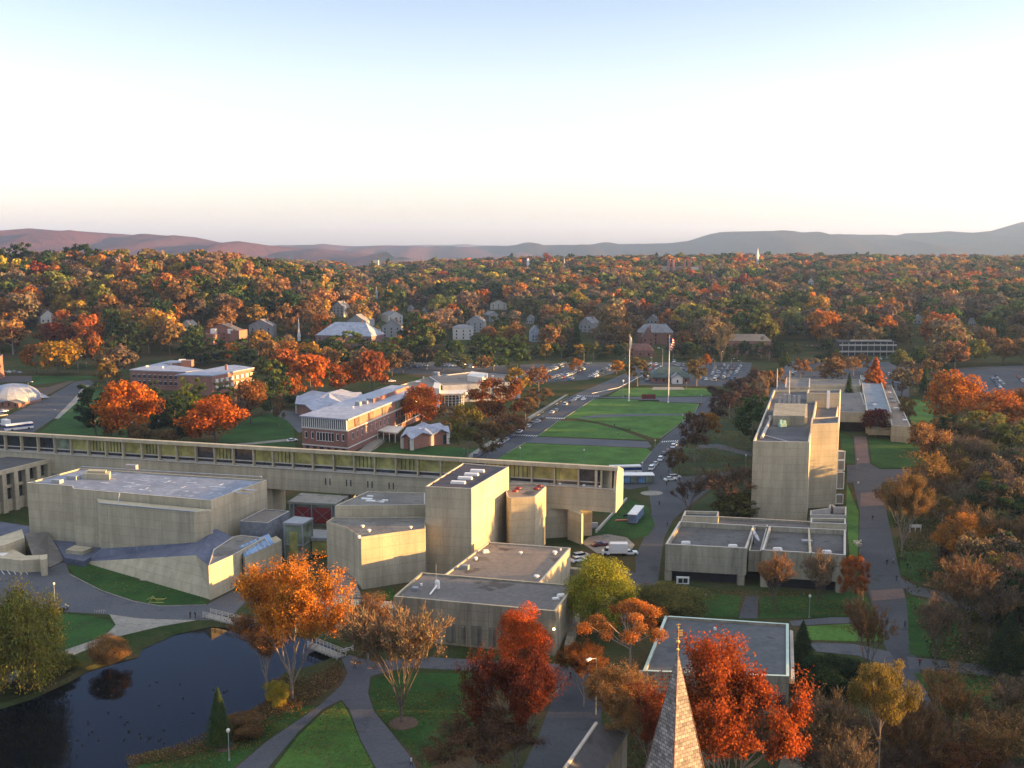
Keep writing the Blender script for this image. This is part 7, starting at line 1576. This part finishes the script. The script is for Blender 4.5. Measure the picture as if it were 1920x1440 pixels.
# ------------------------------------------------------------------ people
def person_mesh(step, seed):
    bm = bmesh.new(); J = {}
    def V_(n, x, y, z): J[n] = bm.verts.new((x, y, z))
    V_('pel', 0, 0, .96); V_('ch', .02, 0, 1.28); V_('nk', .03, 0, 1.47); V_('hd', .05, 0, 1.58); V_('hd2', .05, 0, 1.72)
    for s, sg_ in (('l', 1), ('r', -1)):
        st_ = step * sg_; V_('hip' + s, 0, .09 * sg_, .90); V_('kn' + s, .22 * st_ * .5 + .05, .10 * sg_, .50); V_('an' + s, .30 * st_, .10 * sg_, .08); V_('to' + s, .30 * st_ + .18, .11 * sg_, .03)
        V_('sh' + s, .02, .19 * sg_, 1.40); V_('el' + s, -.12 * st_, .25 * sg_, 1.12); V_('wr' + s, -.10 * st_ + .14, .24 * sg_, .90); V_('hn' + s, -.10 * st_ + .20, .23 * sg_, .82)
    E_ = [('pel', 'ch'), ('ch', 'nk'), ('nk', 'hd'), ('hd', 'hd2')]
    for s in 'lr': E_ += [('pel', 'hip' + s), ('hip' + s, 'kn' + s), ('kn' + s, 'an' + s), ('an' + s, 'to' + s), ('ch', 'sh' + s), ('sh' + s, 'el' + s), ('el' + s, 'wr' + s), ('wr' + s, 'hn' + s)]
    for a, b in E_: bm.edges.new((J[a], J[b]))
    RAD = dict(pel=(.15, .12), ch=(.17, .13), nk=(.06, .06), hd=(.10, .09), hd2=(.09, .08)); me = bpy.data.meshes.new('body'); bm.verts.ensure_lookup_table(); names = list(J); bm.to_mesh(me); bm.free()
    o = bpy.data.objects.new('body', me); COL.objects.link(o); md = o.modifiers.new('skin', 'SKIN'); me.skin_vertices
    for i, n_ in enumerate(names):
        r = RAD.get(n_) or {'hip': (.11, .11), 'kn': (.075, .075), 'an': (.055, .055), 'to': (.045, .04), 'sh': (.08, .08), 'el': (.055, .055), 'wr': (.042, .042), 'hn': (.045, .035)}[n_[:-1]]
        me.skin_vertices[0].data[i].radius = r; me.skin_vertices[0].data[i].use_root = (n_ == 'pel')
    o.modifiers.new('sub', 'SUBSURF').levels = 1; dg = bpy.context.evaluated_depsgraph_get(); m2 = bpy.data.meshes.new_from_object(o.evaluated_get(dg)); bpy.data.objects.remove(o)
    m2.materials.clear(); [m2.materials.append(x) for x in (cloth, dark_m, skin_m)]
    for p in m2.polygons: z = p.center.z; p.material_index = 2 if z > 1.47 or (z < .88 and abs(p.center.y) > .19) else (0 if z > .93 else 1); p.use_smooth = True
    return m2
PM = [person_mesh(.9, 1), person_mesh(.25, 2)]
mb = MB(); mb.ball((.03, 0, 1.70), .115, n=8, sz=.95); o = mb.build('hair', dark_m); hairm = o.data; bpy.data.objects.remove(o)
for px, py, c, i, lb_ in [(1180, 809, (.02, .02, .02), 0, 'person in black walking on the diagonal mall path'), (1152, 801, (.03, .05, .04), 0, 'person in dark green on the diagonal mall path farther away'), (1159, 816, (.45, .4, .3), 1, 'person in pale clothes standing on the mall lawn'), (1236, 948, (.06, .09, .16), 0, 'person in blue walking on the pedestrian street near the blue trailer'),
        (1251, 988, (.02, .02, .03), 0, 'person in black walking alone down the pedestrian street'), (1250, 911, (.05, .04, .05), 1, 'person in dark clothes beside the cars beyond the bus shelter'), (1239, 898, (.10, .06, .05), 1, 'person standing right of the bus shelter'), (1254, 888, (.03, .03, .04), 0, 'person behind the small dark tree at the pedestrian street'),
        (1636, 976, (.04, .04, .05), 0, 'person with a white bag in the middle of the east walk'), (1634, 949 - 8, (.5, .5, .5), 1, '') if False else (1675, 1058, (.35, .35, .38), 0, 'person in pale grey at the right kerb of the east walk'), (1663, 1060, (.03, .04, .06), 1, 'person in dark clothes left of the pale grey person on the east walk'), (1701, 1067, (.02, .02, .02), 0, 'person in black at the branching of the right path'),
        (1681, 1090, (.05, .07, .12), 0, 'person at the start of the branching right path'), (1697, 1176, (.10, .14, .18), 1, 'person at the right kerb lower down the east walk'), (1724, 1249, (.25, .04, .04), 0, 'person in a red top at the lower path junction'), (1070, 1274, (.02, .02, .03), 0, 'person in black on the dark walk below the front hall'),
        (665, 1254, (.03, .03, .03), 0, 'person in black at the path junction near the small footbridge'), (771, 1438, (.55, .55, .55), 0, 'person in white and black at the bottom end of the right garden path'), (357, 1160, (.02, .02, .02), 1, 'left person of a pair at the end of the inlet footbridge'), (366, 1160, (.03, .03, .03), 1, 'right person of a pair at the end of the inlet footbridge'), (40, 1116, (.02, .02, .03), 0, 'person in black above the willow on the left road'), (1211, 1104, (.30, .02, .05), 0, 'person in a red jacket on the pedestrian street beside the annex'), (72, 1124, (.02, .02, .03), 1, 'person in dark clothes right of the willow top'), (1173, 746, (.03, .03, .05), 0, 'person in dark clothes left of the left flagpole base')]:
    x, y = P2(px, py); th = thing('person', (x, y, .06), lb_, 'person', None, crnd.uniform(0, 6.28)); o = bpy.data.objects.new('body', PM[i]); COL.objects.link(o); o.parent = th; o.color = (*c, 1); o = bpy.data.objects.new('hair', hairm); COL.objects.link(o); o.parent = th
# ------------------------------------------------------------------ woods
frnd = random.Random(11)
CLEAR = [[(240, 668), (500, 672), (490, 722), (235, 722)], [(-60, 672), (70, 680), (200, 690), (180, 730), (-60, 780)], [(735, 676), (1460, 672), (1460, 900), (735, 900)], [(1455, 640), (1530, 640), (1520, 760), (1440, 760)], [(1530, 664), (1770, 664), (1770, 760), (1530, 760)], [(1780, 680), (1940, 680), (1960, 750), (1780, 750)],
         [(690, 700), (740, 690), (740, 730), (700, 745)], [(60, 722), (240, 730), (240, 850), (60, 850)]]
def blocked(px, base, top, hw_, y):
    for x0, x1, ht, hb, hy in HOUSEBOX:
        if y < hy + 6 and px + hw_ * .8 > x0 and px - hw_ * .8 < x1 and top < hb and base > ht: return True
    return False
PAL_L = [(OR, 2.6), (RO, .8), (RD, .5), (GO, 3), (BR, 5), (OB, 5), (OL, 5), (DG, 2.2), (GR, 2.6), (YE, .7), (PU, 1.6), (PB, 2.4)]
PAL_R = [(OR, 1.0), (RO, .6), (RD, .6), (GO, .7), (BR, 4), (OB, 2.6), (OL, 3.2), (DG, 3), (GR, 2.8), (YE, .4), (PU, 4.2), (PB, 2.4)]  # weaker sunlight on the right-hand woods is put into this duller leaf mix
CN = {OR: 'orange', RO: 'red-orange', RD: 'deep red', GO: 'golden', BR: 'brown', OB: 'rust coloured', OL: 'olive', DG: 'dark green', GR: 'green', YE: 'yellow', PU: 'purplish brown', PB: 'pale brown'}
def pick(P):
    t = frnd.random() * sum(w for _, w in P)
    for c, w in P:
        t -= w
        if t <= 0: return c
    return P[-1][0]
cands = []
def wood_points(y0, y1, sp, xr=.56):
    y = y0
    while y < y1:
        x = -xr * y - 15
        while x < xr * y + 15:
            X = x + frnd.uniform(-.42, .42) * sp; Y = y + frnd.uniform(-.42, .42) * sp; x += sp; z = TZ(X, Y)
            px, py = proj(X, Y, z)
            if Y < 900 and any(inpoly(px, py, c) for c in CLEAR): continue
            if py > 668 and not (200 < px < 760 or (1690 < px < 1800)): continue
            if py > 725 : continue
            yield X, Y, z, px, py
        y += sp * .92
def zone(px, Y):
    if Y < 760: return 'among the trees around the white-roofed dormitory' if px < 800 else 'in the first rows behind the far parking lots'
    d = 'on the near part' if Y < 900 else 'higher up'
    if px < 330: return d + ' of the wooded hill at the far left'
    if px < 700: return d + ' of the wooded slope above the dormitory'
    if px < 1050: return d + ' of the woods around the white houses'
    if px < 1450: return d + ' of the woods behind the flagpoles'
    return d + ' of the dark woods at the right'
near = []; far = []
for X, Y, z, px, py in wood_points(620, 1150, 17.5):
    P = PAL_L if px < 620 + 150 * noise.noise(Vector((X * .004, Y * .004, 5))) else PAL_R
    n_ = noise.noise(Vector((X * .012, Y * .012, 2)))
    c = pick(P)
    if n_ > .28 and frnd.random() < .6: c = frnd.choice([DG, GR, DG, OL])
    if c in (DG, GR) : kd = frnd.choice('PPPCM' if c is DG else 'MPPM')
    else: kd = frnd.choice('MMMMO')
    small = Y < 700
    h = frnd.choice([16, 19, 21, 24, 28]) * frnd.uniform(.9, 1.1) * (1 if not small else .75) * (1.15 if kd in 'PC' else 1); w = h * frnd.uniform(.72, 1.0) * (.62 if kd == 'C' else 1) * (.85 if kd == 'P' else 1)
    hw_ = w / 2 * FPX / Y; top = proj(X, Y, z + h)[1]
    if blocked(px, py, top, hw_, Y): continue
    near.append((Y, X, z, kd, w, h, c, px))
near.sort(key=lambda t: t[0])
cnt = {'tree': 0, 'conifer': 0}; LIM = {'tree': 215, 'conifer': 230}
for Y, X, z, kd, w, h, c, px in near:
    kc = KC[kd]
    if cnt[kc] < LIM[kc] and -60 < px < 1980:
        cnt[kc] += 1; zn = zone(px, Y); nm = CN[c]
        put_tree(kd, (X, Y, z), w, h, c, 2, f'{nm} {"conifer" if kc == "conifer" else "leafy tree"} {zn}', f'{nm} {"conifers" if kc == "conifer" else "leafy trees"} {zn}')
    else: far.append((X, Y, z, kd, w, h, c))
for X, Y, z, px, py in wood_points(1150, 1700, 20):
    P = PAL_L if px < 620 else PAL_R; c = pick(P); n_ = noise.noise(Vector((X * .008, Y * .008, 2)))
    if n_ > .25 and frnd.random() < .6: c = frnd.choice([DG, GR, DG, OL])
    kd = 'P' if c in (DG, GR) and frnd.random() < .6 else 'M'; h = frnd.uniform(17, 29); w = h * frnd.uniform(.8, 1.1) * (.85 if kd == 'P' else 1)
    if blocked(px, py, proj(X, Y, z + h)[1], w / 2 * FPX / Y, Y): continue
    far.append((X, Y, z, kd, w, h, c))
for X, Y, z, px, py in wood_points(1700, 2900, 28):
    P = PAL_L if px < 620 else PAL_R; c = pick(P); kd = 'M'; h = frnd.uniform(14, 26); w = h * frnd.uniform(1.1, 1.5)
    if blocked(px, py, proj(X, Y, z + h)[1], w / 2 * FPX / Y, Y): continue
    far.append((X, Y, z, kd, w, h, c))
for i in range(60):
    X = frnd.uniform(-520, -250) if i < 34 else frnd.uniform(-300, 900); Y = frnd.uniform(930, 1080) if i < 34 else frnd.uniform(1800, 2120); kd = frnd.choice('PPM'); h = frnd.uniform(23, 31); far.append((X, Y, TZ(X, Y), kd, h * .62, h, DG if kd == 'P' else pick(PAL_L)))
# trees outside the right side of the frame: the wood continues there
for i in range(430):
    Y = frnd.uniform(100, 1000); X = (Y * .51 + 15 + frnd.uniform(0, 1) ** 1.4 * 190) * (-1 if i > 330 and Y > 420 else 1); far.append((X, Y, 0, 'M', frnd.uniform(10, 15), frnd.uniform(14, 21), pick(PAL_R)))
LODV = {}
def lodmesh(kd, n, s, i):
    k = (kd, n, i)
    if k not in LODV:
        if kd == 'M' or kd == 'O': V, Q, C = crown_round(100 + i, n, s, 14, rx=.40, rz=.36, zc=.6)
        elif kd == 'C': V, Q, C = crown_cone(100 + i, n, s)
        else: V, Q, C = crown_pine(100 + i, n, s, 22)
        LODV[k] = fit(V)
    return LODV[k]
VV = []; CCs = []
for X, Y, z, kd, w, h, c in far:
    n, s = (1000, .040) if Y < 1000 else ((460, .058) if Y < 1700 else (150, .10))
    V = lodmesh(kd, n, s, frnd.randrange(5)); a = frnd.uniform(0, 6.28); ca, sa = math.cos(a), math.sin(a)
    Z = np.empty_like(V); Z[:, 0] = (V[:, 0] * ca - V[:, 1] * sa) * w + X; Z[:, 1] = (V[:, 0] * sa + V[:, 1] * ca) * w + Y; Z[:, 2] = V[:, 2] * h + z
    VV.append(Z); k = frnd.uniform(.95, 1.3); CCs.append(np.tile(np.array([c[0] * k, c[1] * k * frnd.uniform(.9, 1.1), c[2] * k]), (len(V), 1)))
VV = np.vstack(VV); CCs = np.vstack(CCs); print('far wood quads', len(VV) // 4, 'trees', len(far), cnt)
me = fastmesh('far_wood', VV, np.arange(len(VV)).reshape(-1, 4), leafa, CCs)
o = bpy.data.objects.new('far_wood', me); COL.objects.link(o); props(o, 'mixed autumn woods covering the far slopes as one mass', 'woods', kind='stuff')
# fallen leaves and undergrowth on the rough ground at right and bottom
def scatter(name, label, poly, n, s, cols, h=(.05, .5)):
    P = []; rng = np.random.default_rng(3); Q = [Vector(P2(*p)) for p in poly]; QQ = [tuple(q) for q in Q]; x0 = min(q.x for q in Q); x1 = max(q.x for q in Q); y0 = min(q.y for q in Q); y1 = max(q.y for q in Q)
    while len(P) < n:
        x = frnd.uniform(x0, x1); y = frnd.uniform(y0, y1)
        if inpoly(x, y, QQ) and noise.noise(Vector((x * .09, y * .09, 1))) > -.1 + .5 * frnd.random() - .25: P.append((x, y, max(.07, frnd.uniform(*h) * max(0, noise.noise(Vector((x * .15, y * .15, 4))) + .5))))
    P = np.array(P); Nn = rng.normal(size=P.shape); Nn[:, 2] += 1; Nn /= np.linalg.norm(Nn, axis=1, keepdims=True); V, Qd = leaf_quads(P, Nn, s, rng)
    c = np.array(cols)[rng.integers(0, len(cols), len(P))]; me = fastmesh(name, V, Qd, leafa, np.repeat(c, 4, axis=0)); o = bpy.data.objects.new(name, me); COL.objects.link(o); props(o, label, 'undergrowth', kind='stuff')
scatter('undergrowth', 'low brown undergrowth covering the wood floor at the right', [(1705, 880), (1925, 860), (1925, 1420), (1780, 1330), (1700, 1120), (1670, 960)], 30000, .22, [BR, DG, OL, (.10, .06, .04)], (.05, 2.2))
scatter('undergrowth', 'brown leaf litter and low shrubs at the bottom right', [(1130, 1290), (1205, 1275), (1480, 1300), (1690, 1300), (1800, 1370), (1800, 1460), (1130, 1460)], 26000, .16, [BR, DG, (.12, .05, .03), (.07, .05, .04)], (.05, 1.6))
scatter('undergrowth', 'rusty reeds and low bushes along the pond bank', [(500, 1285), (560, 1255), (640, 1245), (640, 1275), (560, 1335), (450, 1385), (340, 1425), (240, 1440), (235, 1425), (330, 1400), (440, 1350), (498, 1315)], 9000, .14, [BR, OB, OL, (.12, .05, .03)], (.05, 1.3))
FL = [(.20, .10, .03), (.13, .07, .03), (.22, .14, .04), (.09, .05, .03)]
for poly_, n_, s_ in ([(698, 1272), (905, 1262), (905, 1330), (800, 1445), (705, 1335)], 3500, .10), ([(640, 1316), (675, 1390), (715, 1460), (495, 1460), (608, 1334)], 2200, .10), ([(240, 1450), (420, 1395), (598, 1322), (500, 1388), (425, 1450)], 2200, .10), ([(1240, 1105), (1640, 1112), (1640, 1155), (1240, 1150)], 4500, .13), ([(1505, 1175), (1648, 1172), (1662, 1202), (1515, 1200)], 900, .12), ([(122, 1058), (390, 1090), (386, 1133), (190, 1106)], 900, .12), ([(1335, 770), (1410, 760), (1410, 880), (1262, 890), (1300, 812)], 7000, .2), ([(1120, 1010), (1175, 940), (1228, 985), (1170, 1015)], 700, .14):
    scatter('fallen_leaves', 'fallen leaves scattered over the grass', poly_, n_, s_, FL, (.06, .14))
# ------------------------------------------------------------------ air
m = bpy.data.materials.new('haze_air'); m.use_nodes = True; nt = m.node_tree; nt.nodes.clear(); oo = nt.nodes.new('ShaderNodeOutputMaterial'); pv = nt.nodes.new('ShaderNodeVolumePrincipled')
pv.inputs['Color'].default_value = (.36, .58, 1.0, 1); pv.inputs['Density'].default_value = HAZE; pv.inputs['Anisotropy'].default_value = .2; nt.links.new(pv.outputs[0], oo.inputs['Volume'])
if HAZE > 0:
    mb = MB(); mb.prism([(-15500, -700), (15500, -700), (15500, 16500), (-15500, 16500)], -65, 420); o = mb.build('haze', m); props(o, 'thin pale evening haze', 'haze', kind='stuff')
